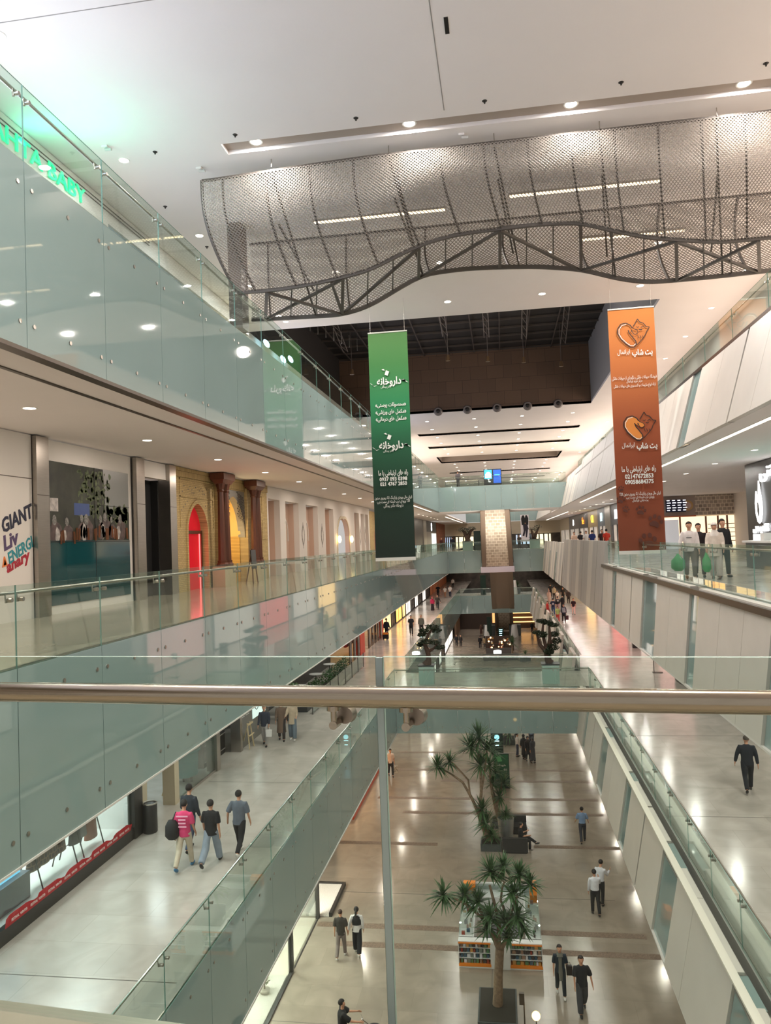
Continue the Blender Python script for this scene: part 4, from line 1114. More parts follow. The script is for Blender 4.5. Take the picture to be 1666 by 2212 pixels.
# ================================================================== FIRST FLOOR, LEFT: clothes shop and the shops behind it
W1 = -11.0
M_inwhite = mat('display_white', (226, 224, 222), .6)
M_redban = mat('red_banner_cloth', (176, 14, 32), .55)
t = thing('display_window', 'clothes shop window over the red lettered sale banner, lower left', 'shop window', (W1, 18, L1))
MB().box(W1-.12, W1+.02, 12.0, 21.2, L1, L1+.34).build('kick_plate', M_dark, t)
MB().box(W1-.05, W1-.03, 12.0, 21.2, L1+.34, U2-.02).build('glass', M_shopg, t)
MB().box(W1-2.4, W1-.1, 12.0, 21.2, L1+.2, L1+.32).build('display_floor', M_inwhite, t)
MB().box(W1-2.5, W1-2.4, 12.0, 21.2, L1+.32, U2-.02).box(W1-2.4, W1-.1, 21.1, 21.2, L1+.32, U2-.02).build('back_wall', M_inwhite, t)
lo = bpy.data.lights.new('display_lamp', 'AREA'); lo.energy = 420; lo.color = (.97, .98, 1); lo.shape = 'RECTANGLE'; lo.size = 1.2; lo.size_y = 8
o = bpy.data.objects.new('display_lamp', lo); COL.objects.link(o); o.parent = t; o.location = Vector((W1-1.2, 17, U2-.1))-t.location
t = thing('sale_banner', 'sagging red banner with small white lettering along the clothes shop window base', 'banner', (W1, 18, L1+.4))
mb = MB(); n = 46
for i in range(n):
    y0 = 15.35+i*(21.0-15.35)/n; y1 = 15.35+(i+1)*(21.0-15.35)/n
    def s(y): return .03*math.sin(y*5.3)+.02*math.sin(y*11)
    mb.quad((W1+.03, y0, L1+.33), (W1+.03, y1, L1+.33), (W1+.035+abs(s(y1)), y1, L1+.56+s(y1)), (W1+.035+abs(s(y0)), y0, L1+.56+s(y0)))
mb.build('cloth', M_redban, t)
for i in range(8):
    fit_text('banner_words', 'FESTIVAL  WINTER', mat('banner_white', (232, 226, 220), .5), (W1+.075, 15.8+i*.68, L1+.45), XD, ZD, .56, .06, t, .001, 0, .01)
t = thing('video_screen', 'pale blue glowing screen standing low in the clothes shop window', 'screen', (W1-.5, 15.9, L1+.32))
MB().box(W1-.62, W1-.55, 15.0, 16.75, L1+.95, L1+2.0).build('panel', emis('blue_screen', (120, 200, 240), 1.5), t)
MB().box(W1-.75, W1-.4, 15.0, 16.9, L1+.32, L1+.93).build('plinth', mat('plinth_grey', (126, 128, 134), .6), t)
M_iron = mat('black_iron', (30, 28, 28), .45, .5)
def rail(y0, y1, x, label, zt=1.35):
    t = thing('clothes_rail', label, 'clothes rail', (x, (y0+y1)/2, L1+.32))
    b = L1+.32
    MB().tube([(x, y0, b+zt), (x, y1, b+zt)], .02, 8).build('top_bar', M_iron, t)
    for y in (y0+.1, y1-.1):
        for d in (-.3, .3): MB().tube([(x, y, b+zt), (x+d, y+d*.3, b)], .018, 8).build('leg', M_iron, t)
    MB().tube([(x-.2, y0+.05, b+.3), (x-.2, y1-.15, b+.3)], .012, 6).build('stretcher', M_iron, t)
    return t
rail(17.0, 18.7, W1-.55, 'black trestle rail with checked shirts and coats in the clothes window')
rail(18.9, 20.1, W1-.6, 'black rail with orange and grey garments in the clothes window')
def garment(x, y, w, ln, m, label, top=1.33, sh=0):
    t = thing('hanging_garment', label, 'garment', (x, y, L1+.32+top), 'garments on the window rails')
    b = L1+.32+top
    mb = MB(); mb.loft([(x, y, b-.03, .05, .05), (x, y, b-.1, .09, w*.45), (x, y, b-.4, .1, w*.5), (x+.01, y, b-ln*.7, .1, w*.52), (x, y+.01, b-ln, .13, w*.6)], 14)
    mb.build('cloth', m, t, True)
    MB().tube([(x, y, b), (x, y, b-.06)], .006, 5).build('hook', M_steel, t)
    for d in (-1, 1): MB().tube([(x, y+d*w*.42, b-.1), (x, y+d*w*.55, b-.55)], [.06, .045], 8).build('sleeve', m, t, True)
M_plaid = bricks('brown_plaid', (96, 62, 48), (56, 44, 46), (150, 116, 90), .12, .12, 'YZ', .9, .012, 0)
for i in range(4): garment(W1-.55, 17.25+i*.36, .42, .86, M_plaid, 'brown checked shirt on the trestle rail, %s from the left' % ['first', 'second', 'third', 'fourth'][i])
garment(W1-.58, 19.1, .4, .95, mat('black_cloth', (26, 24, 28), .8), 'black garment hanging between the plaid shirts and the orange coat')
garment(W1-.6, 19.45, .34, .9, mat('grey_cloth', (150, 146, 146), .8), 'light grey garment beside the orange coat on the rail')
garment(W1-.55, 19.85, .46, 1.1, mat('rust_cloth', (164, 88, 62), .8), 'long rust orange coat hanging on the rail')
pillar(21.2, 21.7, 'dark framed pillar between the clothes window and the litter bin', W1-.05, L1, U2, M_dark)
pillar(21.7, 22.3, 'beige pillar just behind the litter bin', W1-.2, L1, U2, mat('beige_pillar', (188, 176, 152), .6))
bx = onZ(325, 1797, L1)
t = thing('litter_bin', 'round black litter bin with a steel rim beside the beige pillar', 'bin', (bx.x, bx.y, L1))
MB().lathe((bx.x, bx.y, L1), [(.2, 0), (.215, .02), (.215, .82), (.2, .84)], 24).build('body', mat('bin_black', (28, 28, 30), .45), t, True)
mb = MB(); mb.tube([(bx.x+.2*math.cos(2*PI*k/20), bx.y+.2*math.sin(2*PI*k/20), L1+.85) for k in range(21)], .026, 8); mb.build('rim', M_steel, t, True)
MB().lathe((bx.x, bx.y, L1+.84), [(.13, 0), (.12, .012)], 20).build('opening', M_black, t)
t = thing('dark_doorway', 'dark brown glass doorway behind the litter bin', 'doorway', (W1-.6, 23.2, L1))
MB().box(W1-1.0, W1-.95, 22.3, 24.05, L1, U2-.02).build('door', mat('brown_glass', (58, 48, 40), .2), t)
MB().box(W1-.94, W1-.9, 22.3, 22.42, L1, U2-.02).box(W1-.94, W1-.9, 23.2, 23.3, L1, U2-.02).box(W1-.94, W1-.9, 22.3, 24.05, L1, L1+.15).build('frame', mat('beige_frame', (168, 156, 134), .5), t)
p9 = pillar(24.05, 24.4, 'beige pillar with a small white number plate', W1-.1, L1, U2, mat('beige_pillar', (188, 176, 152), .6))
MB().box(W1+.025, W1+.03, 24.1, 24.33, L1+1.95, L1+2.15).build('number_plate', M_inwhite, p9)
fit_text('number', '9', M_black, (W1+.032, 24.21, L1+2.05), XD, ZD, None, .13, p9, .001)
t = thing('cafe_window', 'bright cafe window with chalkboard and teal ice cart inside', 'shop window', (W1, 26, L1))
MB().box(W1-.05, W1-.03, 24.4, 27.7, L1, U2-.02).build('glass', M_shopg, t)
MB().box(W1-2.6, W1-2.5, 24.0, 30.3, L1, U2-.02).build('back_wall', M_inwhite, t)
MB().box(W1-.1, W1, 24.4, 27.7, L1, L1+.08).build('sill', M_steel, t)
lo = bpy.data.lights.new('cafe_lamp', 'AREA'); lo.energy = 90; lo.color = (.85, .95, 1); lo.size = 2
o = bpy.data.objects.new('cafe_lamp', lo); COL.objects.link(o); o.parent = t; o.location = Vector((W1-1.2, 26, U2-.1))-t.location
def easel(x, y, label, board=True):
    t = thing('display_easel', label, 'easel', (x, y, L1))
    for d in (-.28, .28): MB().bar((x, y+d, L1), (x-.12, y+d*.6, L1+1.05), .04).build('leg', mat('pale_wood', (206, 186, 146), .6), t)
    MB().bar((x, y-.3, L1+.55), (x, y+.3, L1+.55), .04).build('crossbar', mat('pale_wood', (206, 186, 146), .6), t)
    MB().bar((x-.45, y, L1), (x-.12, y, L1+1.0), .035).build('rear_leg', mat('pale_wood', (206, 186, 146), .6), t)
    if board:
        MB().hexa([(x, y-.42, L1+.75), (x, y+.42, L1+.75), (x-.03, y+.42, L1+.75), (x-.03, y-.42, L1+.75), (x-.2, y-.42, L1+1.75), (x-.2, y+.42, L1+1.75), (x-.23, y+.42, L1+1.75), (x-.23, y-.42, L1+1.75)]).build('chalkboard', mat('chalk_black', (34, 34, 36), .7), t)
        for k in range(6):
            z = .9+k*.13
            for q in (-.2, .16): MB().box(x-.0-(z-.75)*.2+.003, x-(z-.75)*.2+.006, y+q-.13, y+q+.12, L1+z, L1+z+.03).build('chalk_line', mat('chalk_white', (200, 200, 196), .8), t)
    else:
        MB().bar((x-.05, y-.3, L1+1.0), (x-.05, y+.3, L1+1.0), .06).build('ledge', mat('pale_wood', (206, 186, 146), .6), t)
easel(W1-.4, 24.95, 'pale wooden easel with a black chalkboard menu inside the cafe window')
t = thing('ice_cart', 'teal round fronted cart with a scalloped white tray of goods, inside the cafe window', 'cart', (W1-.6, 26.5, L1))
MB().loft([(W1-.6, 26.5, L1+.25, .35, .5), (W1-.6, 26.5, L1+1.05, .38, .55), (W1-.6, 26.5, L1+1.1, .45, .65), (W1-.6, 26.5, L1+1.16, .45, .65)], 20).build('body', mat('cart_teal', (78, 158, 164), .4), t, True)
MB().loft([(W1-.6, 26.5, L1+1.17, .4, .6), (W1-.6, 26.5, L1+1.32, .5, .75)], 20).build('tray', M_inwhite, t, True)
for d in (-.55, .55): MB().tube([(W1-.6, 26.5+d, L1+1.2), (W1-.6, 26.5+d, L1+2.3)], .015, 6).build('post', M_steel, t)
for k in range(2): MB().tube([(W1-.45+k*-.3, 26.5, L1+.25), (W1-.45+k*-.3, 26.5, L1)], .04, 8).build('foot', M_dark, t)
for k in range(9):
    t2 = thing('goods_packet', 'small brown packet standing on the teal cart tray', 'packet', (W1-.7+.2*(k % 2), 26.1+k*.1, L1+1.32), 'packets on the teal cart')
    MB().lathe((W1-.75+.25*(k % 2), 26.08+k*.1, L1+1.321), [(.04, 0), (.045, .16), (.02, .22)], 8).build('packet', mat('packet_brown', (110, 92, 76), .6), t2)
pillar(27.7, 28.05, 'brushed steel mullion between the cafe window and the black counter', W1-.05, L1, U2)
t = thing('bar_counter', 'black panelled wooden counter in the recess next to the cafe window', 'counter', (W1-.7, 29.2, L1))
MB().box(W1-1.2, W1-.6, 28.05, 30.3, L1, L1+1.15).build('body', mat('black_wood', (34, 30, 28), .35), t)
MB().box(W1-1.25, W1-.52, 28.05, 30.3, L1+1.15, L1+1.22).build('top', M_black, t)
for z in (.18, .8, 1.02): MB().box(W1-.6, W1-.575, 28.1, 30.25, L1+z, L1+z+.03).build('moulding', mat('grey_line', (140, 136, 132), .4), t)
MB().lathe((W1-.85, 28.6, L1+1.22), [(.12, 0), (.14, .05), (.05, .16)], 12).build('tray', mat('orange_food', (190, 110, 70), .6), t)
pillar(30.3, 30.55, 'narrow steel mullion right of the black counter', W1-.05, L1, U2)
t = thing('cafe_window', 'dark grey window with a printed menu, behind the bare easel', 'shop window', (W1, 31.3, L1))
MB().box(W1-.1, W1-.05, 30.55, 34.5, L1, U2-.02).build('glass', mat('smoked_glass', (88, 86, 78), .2), t)
for r in range(7):
    for k in range(2): MB().box(W1-.05, W1-.045, 30.75+k*.6, 31.2+k*.6, L1+1.25+r*.12, L1+1.28+r*.12).build('menu_line', mat('chalk_white', (200, 200, 196), .8), t)
MB().box(W1-.05, W1-.03, 32.2, 34.0, L1+.9, L1+2.4).build('white_poster', emis('lit_white_poster', (214, 232, 230), .7), t)
mb = MB()
for c in ((32.75, 1.45), (33.45, 1.45)): mb.tube([(W1-.028, c[0]+.24*math.cos(2*PI*k/16), L1+c[1]+.24*math.sin(2*PI*k/16)) for k in range(17)], .02, 5)
for a, b in (((32.75, 1.45), (33.0, 1.85)), ((33.0, 1.85), (33.4, 1.85)), ((33.4, 1.85), (33.45, 1.45)), ((33.0, 1.85), (33.15, 1.45)), ((33.15, 1.45), (33.4, 1.85)), ((32.75, 1.45), (33.15, 1.45))): mb.bar((W1-.028, a[0], L1+a[1]), (W1-.028, b[0], L1+b[1]), .02)
mb.build('bicycle_print', M_black, t)
easel(W1+.3, 31.0, 'bare pale wooden easel on the walkway left of the three strollers', False)
# leafy terrace, red portal shop and the rest of the row
M_leaf = mat('leaf_green', (44, 82, 34), .5, noise=.5, nscale=14)
M_leafd = mat('leaf_dark_green', (38, 52, 30), .5, noise=.5, nscale=14)
def leaf_pad(mb, c, r, n, s, rng, flat=1.0):
    c = Vector(c)
    for _ in range(n):
        d = Vector((rng.gauss(0, 1), rng.gauss(0, 1), rng.gauss(0, 1))).normalized()*rng.uniform(.55, 1.0)
        p = c+Vector((d.x*r[0], d.y*r[1], d.z*r[2]))
        a = Vector((rng.gauss(0, 1), rng.gauss(0, 1), rng.gauss(0, .6))).normalized()*s*rng.uniform(.6, 1.2)
        b = a.cross(Vector((rng.gauss(0, 1), rng.gauss(0, 1), rng.gauss(0, 1))).normalized()).normalized()*s*.45
        mb.add([p-a, p+b, p+a, p-b], [(0, 1, 2, 3)])
    return mb
rg = random.Random(11)
def hedge(x, y, label, l=3.2, h=.8):
    t = thing('planter_hedge', label, 'plant', (x, y, L1))
    MB().box(x-.25, x+.25, y-l/2, y+l/2, L1, L1+.4).build('trough', M_dark, t)
    mb = MB()
    for k in range(int(l/.3)): leaf_pad(mb, (x, y-l/2+.15+k*.3, L1+.4+h*.45), (.32, .3, h*.5), 60, .07, rg)
    mb.build('foliage', M_leaf, t)
hedge(W1+.75, 39.5, 'leafy hedge trough of the terrace behind the left walkway, nearer one', 4.0)
hedge(W1+.75, 45.5, 'leafy hedge trough of the terrace behind the left walkway, farther one', 6.0)
t = thing('potted_plant', 'green bushy plant behind the woman in the long brown coat', 'plant', (W1+.6, 35.8, L1))
MB().lathe((W1+.6, 35.8, L1), [(.18, 0), (.25, .5)], 14).build('pot', M_dark, t); leaf_pad(MB(), (W1+.6, 35.8, L1+1.3), (.5, .5, .8), 320, .1, rg).build('foliage', M_leaf, t)
t = thing('glass_fence', 'low clear glass fence with dark posts before the terrace hedge', 'fence', (W1+1.4, 44, L1))
for k in range(8): MB().box(W1+1.38, W1+1.42, 37+k*2, 37.05+k*2, L1, L1+.95).build('post', M_dark, t)
MB().box(W1+1.395, W1+1.405, 37, 51, L1+.08, L1+.9).build('glass_pane', M_shopg, t)
for i, (a, b, z) in enumerate([(34.5, 50, 0)]):
    t = thing('terrace_cafe', 'dark cafe interior behind the terrace hedge', 'shop front', (W1, 42, L1))
    MB().box(W1-1.2, W1-1.1, a, 52, L1, U2-.02).build('back_wall', mat('cafe_dark', (46, 42, 40), .6, noise=.4, nscale=1.5), t)
    for k in range(4):
        y = 37+k*3.6
        tt = thing('cafe_table', 'round cream table on the terrace behind the hedge', 'table', (W1-.2, y, L1), 'terrace cafe tables')
        MB().lathe((W1-.2, y, L1), [(.4, .72), (.4, .75)], 16).build('tabletop', M_inwhite, tt); MB().tube([(W1-.2, y, L1), (W1-.2, y, L1+.72)], .03, 8).build('leg', M_dark, tt)
        MB().lathe((W1-.2, y, L1), [(.22, 0), (.2, .03)], 14).build('foot', M_dark, tt)
M_redp = mat('orange_red_paint', (204, 52, 28), .4)
t = thing('red_portal', 'orange-red shop portal frame on the left walkway beyond the terrace', 'shop front', (W1, 58, L1))
MB().box(W1-.1, W1+.25, 56.2, 58.0, L1, U2-.02).build('post', M_redp, t); MB().box(W1-.1, W1+.2, 66.4, 67.6, L1, U2-.02).build('post', M_redp, t)
MB().box(W1-.1, W1+.1, 51.8, 56.2, L1+1.2, U2-.02).build('screen', mat('red_screen', (150, 40, 28), .5), t)
for i in range(10):
    y = 51.9+i*1.5
    if 55 < y < 58.4: continue
    tt = thing('menu_stand', 'narrow dark arched panel in the row beside the orange-red portal', 'panel', (W1+.3, y, L1), 'arched panels by the red portal')
    arch_fill(W1+.3, y, y+.8, L1+.05, L1+1.5, L1+1.9, .06).build('panel', mat('bronze_panel', (84, 60, 44), .4), tt)
    arch_fill(W1+.31, y+.15, y+.65, L1+.3, L1+1.4, L1+1.7, .02).build('mirror', mat('dark_mirror', (60, 56, 54), .1), tt)
def front(y0, y1, m, label, sill=None, z0=L1, z1=U2, x=W1, name='storefront'):
    t = thing(name, label, 'shop front', (x, (y0+y1)/2, z0))
    wn = MB().box(x-.15, x-.05, y0+.15, y1-.15, z0+.1, z1-.02).build('window', m, t)
    MB().box(x-.05, x-.02, (y0+y1)/2-.04, (y0+y1)/2+.04, z0+.1, z1-.02).build('mullion', M_dark, wn)
    MB().box(x-.1, x+.04, y0, y0+.15, z0, z1-.02).box(x-.1, x+.04, y1-.15, y1, z0, z1-.02).box(x-.1, x+.04, y0+.15, y1-.15, z0, z0+.1).build('frame', M_dark, t)
    return t
M_lw = emis('lit_white_window', (232, 226, 216), 1.1); M_lr = emis('soft_white_shop', (232, 222, 212), .55); M_lo = emis('lit_orange_window', (255, 176, 84), 2.0); M_ly = emis('lit_yellow_window', (250, 210, 140), 1.3)
M_dw = mat('dim_shop_window', (66, 60, 58), .2, noise=.6, nscale=1.0)
fr = [(67.6, 74, M_ly, 'warm lit'), (74, 77, M_dw, 'dim brown'), (77, 82, M_lo, 'orange lit'), (82, 85, M_ly, 'pale yellow lit'), (85, 90, M_lw, 'white lit'), (90, 94, M_dw, 'dim'), (94, 98, M_lw, 'second white lit'), (98, 103, M_dw, 'dark'), (103, 108, M_lw, 'third white lit'), (108, 114, M_dw, 'black')]
for k_, (a, b, m, w) in enumerate(fr): front(a, b, m, '%s shop front on the left first floor walkway, %s beyond the red portal' % (w, ['first', 'second', 'third', 'fourth', 'fifth', 'sixth', 'seventh', 'eighth', 'ninth', 'tenth'][k_]))
t = thing('brick_pier_row', 'row of glowing orange brick piers at the far end of the left walkway', 'wall', (W1, 125, L1))
MB().box(W1-.2, W1-.05, 114, 149, L1, U2-.02).build('wall', bricks('orange_strip', (236, 150, 100), (200, 120, 80), (120, 70, 50), 1.6, 4, 'YZ', .6), t)

# ================================================================== GROUND FLOOR, LEFT
W0 = -8.1
M_pebw = mat('white_pebbles', (214, 208, 200), .7, bump=1.0, bscale=28, noise=.2, nscale=30)
t = thing('glass_storefront', 'brightly lit glass shop front with slim dark posts, bottom left of the ground floor', 'shop front', (W0, 27, G))
MB().box(W0-.02, W0, 22, 27.0, G+.05, U1-.05).box(W0-.02, W0, 27.15, 30.9, G+.05, U1-.05).build('glass', M_shopg, t)
for y in (27.0, 30.95): MB().box(W0-.1, W0+.06, y, y+.15, G, U1-.05).build('post', M_dark, t)
MB().box(W0-.06, W0+.06, 22, 27.0, G, G+.06).box(W0-.03, W0+.03, 27.15, 30.95, G, G+.012).build('base_rail', M_dark, t)
MB().box(W0-7, W0-.1, 22, 31.0, G, G+.008).build('shop_floor', mat('shop_floor_cream', (232, 220, 206), .3), t)
MB().box(W0-7, W0-6.9, 22, 31.0, G, U1-.05).build('back_wall', M_inwhite, t)
for y in (24.5, 28.8):
    lo = bpy.data.lights.new('shop_lamp', 'AREA'); lo.energy = 650; lo.color = (1, .93, .85); lo.size = 2.5
    o = bpy.data.objects.new('shop_lamp', lo); COL.objects.link(o); o.parent = t; o.location = Vector((W0-2.5, y, U1-.15))-t.location
for k, (y, x) in enumerate(((25.0, W0-.55), (32.2, W0-.35))):
    t = thing('pebble_bed', 'bed of white pebbles in a dark frame, %s' % ['inside the glass beside a small tree', 'at the corner beyond the dark post'][k], 'pebbles', (x, y, G))
    x0, x1, y0, y1 = ((W0-1.1, W0-.08, 22.5, 26.7), (W0-1.2, W0+.42, 31.15, 33.9))[k]
    MB().box(x0, x1, y0, y1, G+.008, G+.1).build('pebbles', M_pebw, t)
    if k: MB().box(x0, x1+.12, y1, y1+.12, G, G+.16).box(x1, x1+.12, y0, y1, G, G+.16).build('frame', M_dark, t)
q = Vector((W0-.55, 25.6, G+.1))
t = thing('potted_tree', 'small bushy plant standing in white pebbles behind the shop glass', 'plant', q)
MB().lathe(q, [(.12, 0), (.2, .12), (.17, .14)], 14).build('bowl', mat('pebble_bowl', (190, 180, 168), .6), t)
MB().tube([q, q+Vector((.02, .01, .4))], [.03, .02], 7).build('trunk', M_wood, t); leaf_pad(MB(), q+Vector((0, 0, .55)), (.25, .25, .3), 130, .07, rg).build('foliage', mat('leaf_mid', (92, 112, 62), .6), t)
for k, (y, h) in enumerate(((28.2, 1.5), (26.2, 1.4))):
    t = thing('security_gate', 'slim white security gate with a red cap, %s dark post' % ['beyond the', 'before the'][k], 'security gate', (W0-1.0, y, G))
    MB().box(W0-1.35, W0-.8, y-.03, y+.03, G+.008, G+.1).build('base', M_inwhite, t)
    for d in (0, .45): MB().box(W0-1.32+d, W0-1.24+d, y-.03, y+.03, G+.1, G+h).build('upright', M_inwhite, t)
    MB().box(W0-1.32, W0-.79, y-.03, y+.03, G+h, G+h+.1).build('cap', M_redg, t)
    MB().box(W0-1.24, W0-.87, y-.01, y+.01, G+.1, G+h).build('panel', M_shopg, t)
def g_front(y0, y1, m, label, x=-9.6):
    return front(y0, y1, m, label, None, G, U1, x)
g_front(34.2, 41, M_dw, 'dim ground floor shop window just past the white pebbles')
t = g_front(41, 54, mat('warm_display', (230, 190, 150), .5, emit=.7), 'ground floor shop with a glowing orange sill')
MB().box(-9.5, -8.75, 42, 53.5, G, G+.22).build('orange_sill', mat('orange_red_sill', (206, 74, 34), .4), t); MB().box(-9.5, -8.95, 42.5, 53, G+.22, G+.25).build('lit_shelf', emis('orange_sill_light', (255, 170, 80), 3.5), t)
lo = bpy.data.lights.new('display_spot', 'SPOT'); lo.energy = 900; lo.color = (1, .97, .95); lo.spot_size = .6; lo.shadow_soft_size = .1
o = bpy.data.objects.new('display_spot', lo); COL.objects.link(o); o.parent = t; o.location = Vector((-9.2, 47, -11.4))-t.location; o.rotation_euler = (.0, .42, 0)
g_front(54, 62, M_lw, 'white lit ground floor shop front, partly under the bonsai bridge')
for i, (a, b) in enumerate(((62, 70), (70, 78), (78, 84), (84, 88), (88, 92), (92, 96), (96, 101), (101, 118))):
    g_front(a, b, (M_dw, M_lw)[i % 2], '%s ground floor shop front on the left beyond the bonsai bridge, %s of them' % (('dim', 'white lit')[i % 2], ['first', 'second', 'third', 'fourth', 'fifth', 'sixth', 'seventh', 'eighth'][i]), -8.1)
t = thing('brown_partition', 'brown partition wall on the far ground floor left', 'partition', (-6.5, 112, G))
MB().box(-7.9, -7.6, 119, 129, G, U1-.4).build('panel', mat('brown_partition', (110, 84, 62), .5), t)
t = thing('gold_lit_shop', 'gold lit shelves of a distant ground floor shop under the brown escalator', 'shop front', (0, 128, G))
MB().box(-9, 5.5, 130, 130.2, G, U1-.02).build('back_wall', mat('dark_brown_wall', (56, 42, 34), .5), t)
for k in range(3): MB().box(.9, 5.0, 129.7, 129.95, G+1.0+k*.75, G+1.12+k*.75).build('lit_shelf', emis('gold_shelf', (255, 190, 110), 3), t)
MB().box(-2.2, -1.2, 129.7, 129.95, G+1.0, G+2.8).build('lit_panel', emis('gold_panel', (255, 190, 120), .8), t)

# ================================================================== FIRST FLOOR, RIGHT: small things under the leaning panels
q = onZ(1420, 1453, L1)
t = thing('sign_stand', 'slim grey sign stand on a flat foot by the right wall', 'stand', q)
MB().box(q.x-.25, q.x+.3, q.y-.15, q.y+.15, L1, L1+.04).build('foot', M_steeld, t); MB().box(q.x-.2, q.x-.16, q.y-.02, q.y+.02, L1+.04, L1+1.3).build('post', M_steeld, t); MB().box(q.x-.22, q.x+.15, q.y-.03, q.y, L1+1.2, L1+1.6).build('plate', M_inwhite, t)
q = onZ(1480, 1480, L1)
t = thing('dark_counter', 'dark curved counter peeping out under the right panels', 'counter', (q.x+.6, q.y, L1))
MB().loft([(q.x+.35, q.y+1, L1, .55, 1.7), (q.x+.35, q.y+1, L1+1.05, .6, 1.8), (q.x+.35, q.y+1, L1+1.1, .64, 1.85)], 28).build('body', mat('counter_black', (40, 36, 34), .3), t, True)
q = onZ(1374, 1400, L1)
t = thing('waste_box', 'small black box standing on the pink lit floor at right', 'bin', q)
MB().box(q.x-.2, q.x+.35, q.y, q.y+.5, L1, L1+.8).build('body', M_black, t); MB().box(q.x-.22, q.x+.37, q.y-.02, q.y+.52, L1+.8, L1+.84).build('lid', M_dark, t)
for i, (y, m) in enumerate(((12, M_lr), (24, M_lr), (36, M_dw), (48, emis('pink_window', (255, 200, 195), .6)), (60, M_lr), (72, emis('red_window', (255, 120, 120), .5)), (84, M_lr), (96, M_ly))):
    front(y, y+10, m, 'shop front on the right first floor walkway, %s one from the bridge' % ['first', 'second', 'third', 'fourth', 'fifth', 'sixth', 'seventh', 'eighth'][i], None, L1, U2, WR-.02)

# ================================================================== SECOND FLOOR, RIGHT
t = thing('black_storefront', 'black ice cream shop front with white glowing lettering at the right edge', 'shop front', (WR, 33, L2))
MB().box(WR, WR+.4, 32.9, 36.6, L2, U3-.03).build('pier', M_black, t)
MB().box(WR, WR+.4, 22, 32.9, 1.75, U3-.03).build('fascia', M_black, t)
MB().box(WR+1.0, WR+1.1, 22, 32.9, L2, 1.75).build('rear_panel', mat('green_black_panel', (40, 50, 50), .4), t)
M_sw = emis('sign_white_glow', (255, 255, 255), 2.2)
YD = (0, -1, 0)
fit_text('sign_lettering', shape('بستنی'), M_sw, (WR-.06, 33.0, 2.22), YD, ZD, 2.9, .62, t, .05, 0, .01)
# cup and flame emblem
em = MB()
def em_pts(pts): return [(WR-.1, 34.75-a, .95+b) for a, b in pts]
em.prism(em_pts([(-.42, .1), (-.38, -.35), (-.2, -.68), (0, -.78), (.22, -.68), (.4, -.35), (.42, .1), (.3, .5), (.12, 1.05), (.02, .5), (-.12, .2), (-.26, .62)]), (.05, 0, 0))
em.build('emblem', M_sw, t)
MB().prism([(WR-.115, 34.75-a, .95+b) for a, b in [(-.06, .15), (-.1, -.2), (0, -.55), (.13, -.25), (.06, .1)]], (.01, 0, 0)).build('emblem_centre', M_black, t)
fit_text('sign_lettering', shape('کافه بستنی'), M_sw, (WR-.06, 34.7, -.05), YD, ZD, 1.9, .42, t, .04, 0, .02)
MB().box(WR-.08, WR-.01, 33.7, 35.7, -.62, -.3).build('white_plate', M_sw, t)
t = thing('video_wall', 'bright turquoise and green video screen at the right edge', 'screen', (WR+.9, 30, L2))
MB().box(WR+.85, WR+.95, 28, 33.6, -.35, 1.2).build('panel', emis('video_turquoise', (120, 235, 215), 1.8), t)
rg2 = random.Random(5)
cols = [emis('video_teal', (20, 170, 190), 1.4), emis('video_green', (90, 200, 60), 1.4), emis('video_white', (235, 255, 250), 1.8), emis('video_navy', (16, 60, 90), .8), emis('video_pink', (255, 150, 130), 1.6)]
for i, m in enumerate(cols):
    mb = MB()
    for k in range(16):
        y = rg2.uniform(28.2, 33.4); z = rg2.uniform(-.25, 1.1); r = rg2.uniform(.05, .16 if i else .3)
        mb.disc((WR+.85-.002*(i+1), y, z), (-1, 0, 0), r, .003, 10)
    mb.build('picture_shapes', m, t)
t = thing('serving_counter', 'white serving counter with dark base in front of the video screen', 'counter', (9.6, 29.0, L2))
MB().box(9.2, 10.2, 25.5, 31.0, L2, L2+.95).build('base', mat('counter_slate', (64, 72, 74), .3), t); MB().box(9.1, 10.3, 25.4, 31.1, L2+.95, L2+1.02).build('top', M_inwhite, t)
MB().box(9.3, 9.6, 29.2, 29.6, L2+1.02, L2+1.3).build('till', M_inwhite, t)
YB = 66.0
struct('wall_right', MB().box(18.8, 19, 36, YB, L2, U3).box(WR+.4, 19, 36.2, 36.4, L2, U3).box(11.2, 19, YB+.05, YB+.2, L2, U3), M_wallw)
t = thing('food_storefront', 'tiled food shop with lit glass cabinets behind the couple with green bags', 'shop front', (14, YB, L2))
def yb(px, py): return onY(px, py, YB)
a = yb(1502, 1113); b = yb(1600, 1078)
MB().box(a.x, 18.8, YB-.15, YB, a.z, U3-.02).build('mosaic_fascia', bricks('sparkling_mosaic', (196, 184, 172), (150, 138, 128), (230, 220, 206), .34, .3, 'XZ', .35, .03, .1), t)
MB().box(11.0, a.x, YB-.15, YB, a.z, U3-.02).build('grey_fascia', mat('warm_grey_fascia', (176, 162, 154), .6), t)
MB().box(11.0, a.x, YB-.35, YB-.15, a.z-.1, a.z).build('orange_ledge', mat('orange_ledge', (214, 118, 84), .5), t)
MB().box(11.0, 18.8, YB-.02, YB, L2, a.z-.1).build('lit_interior', emis('warm_interior', (250, 226, 190), 1.1), t)
for px in (1470, 1526, 1552, 1572, 1594):
    p = yb(px, 1150); MB().box(p.x-.07, p.x+.07, YB-.12, YB-.04, L2, a.z-.1).build('mullion', mat('copper_mullion', (150, 112, 92), .4), t)
p = yb(1437, 1150); MB().box(11.05, yb(1466, 1150).x, YB-.2, YB-.1, L2, a.z-.3).build('white_cabinet', mat('cabinet_white', (220, 222, 226), .4, emit=.3), t)
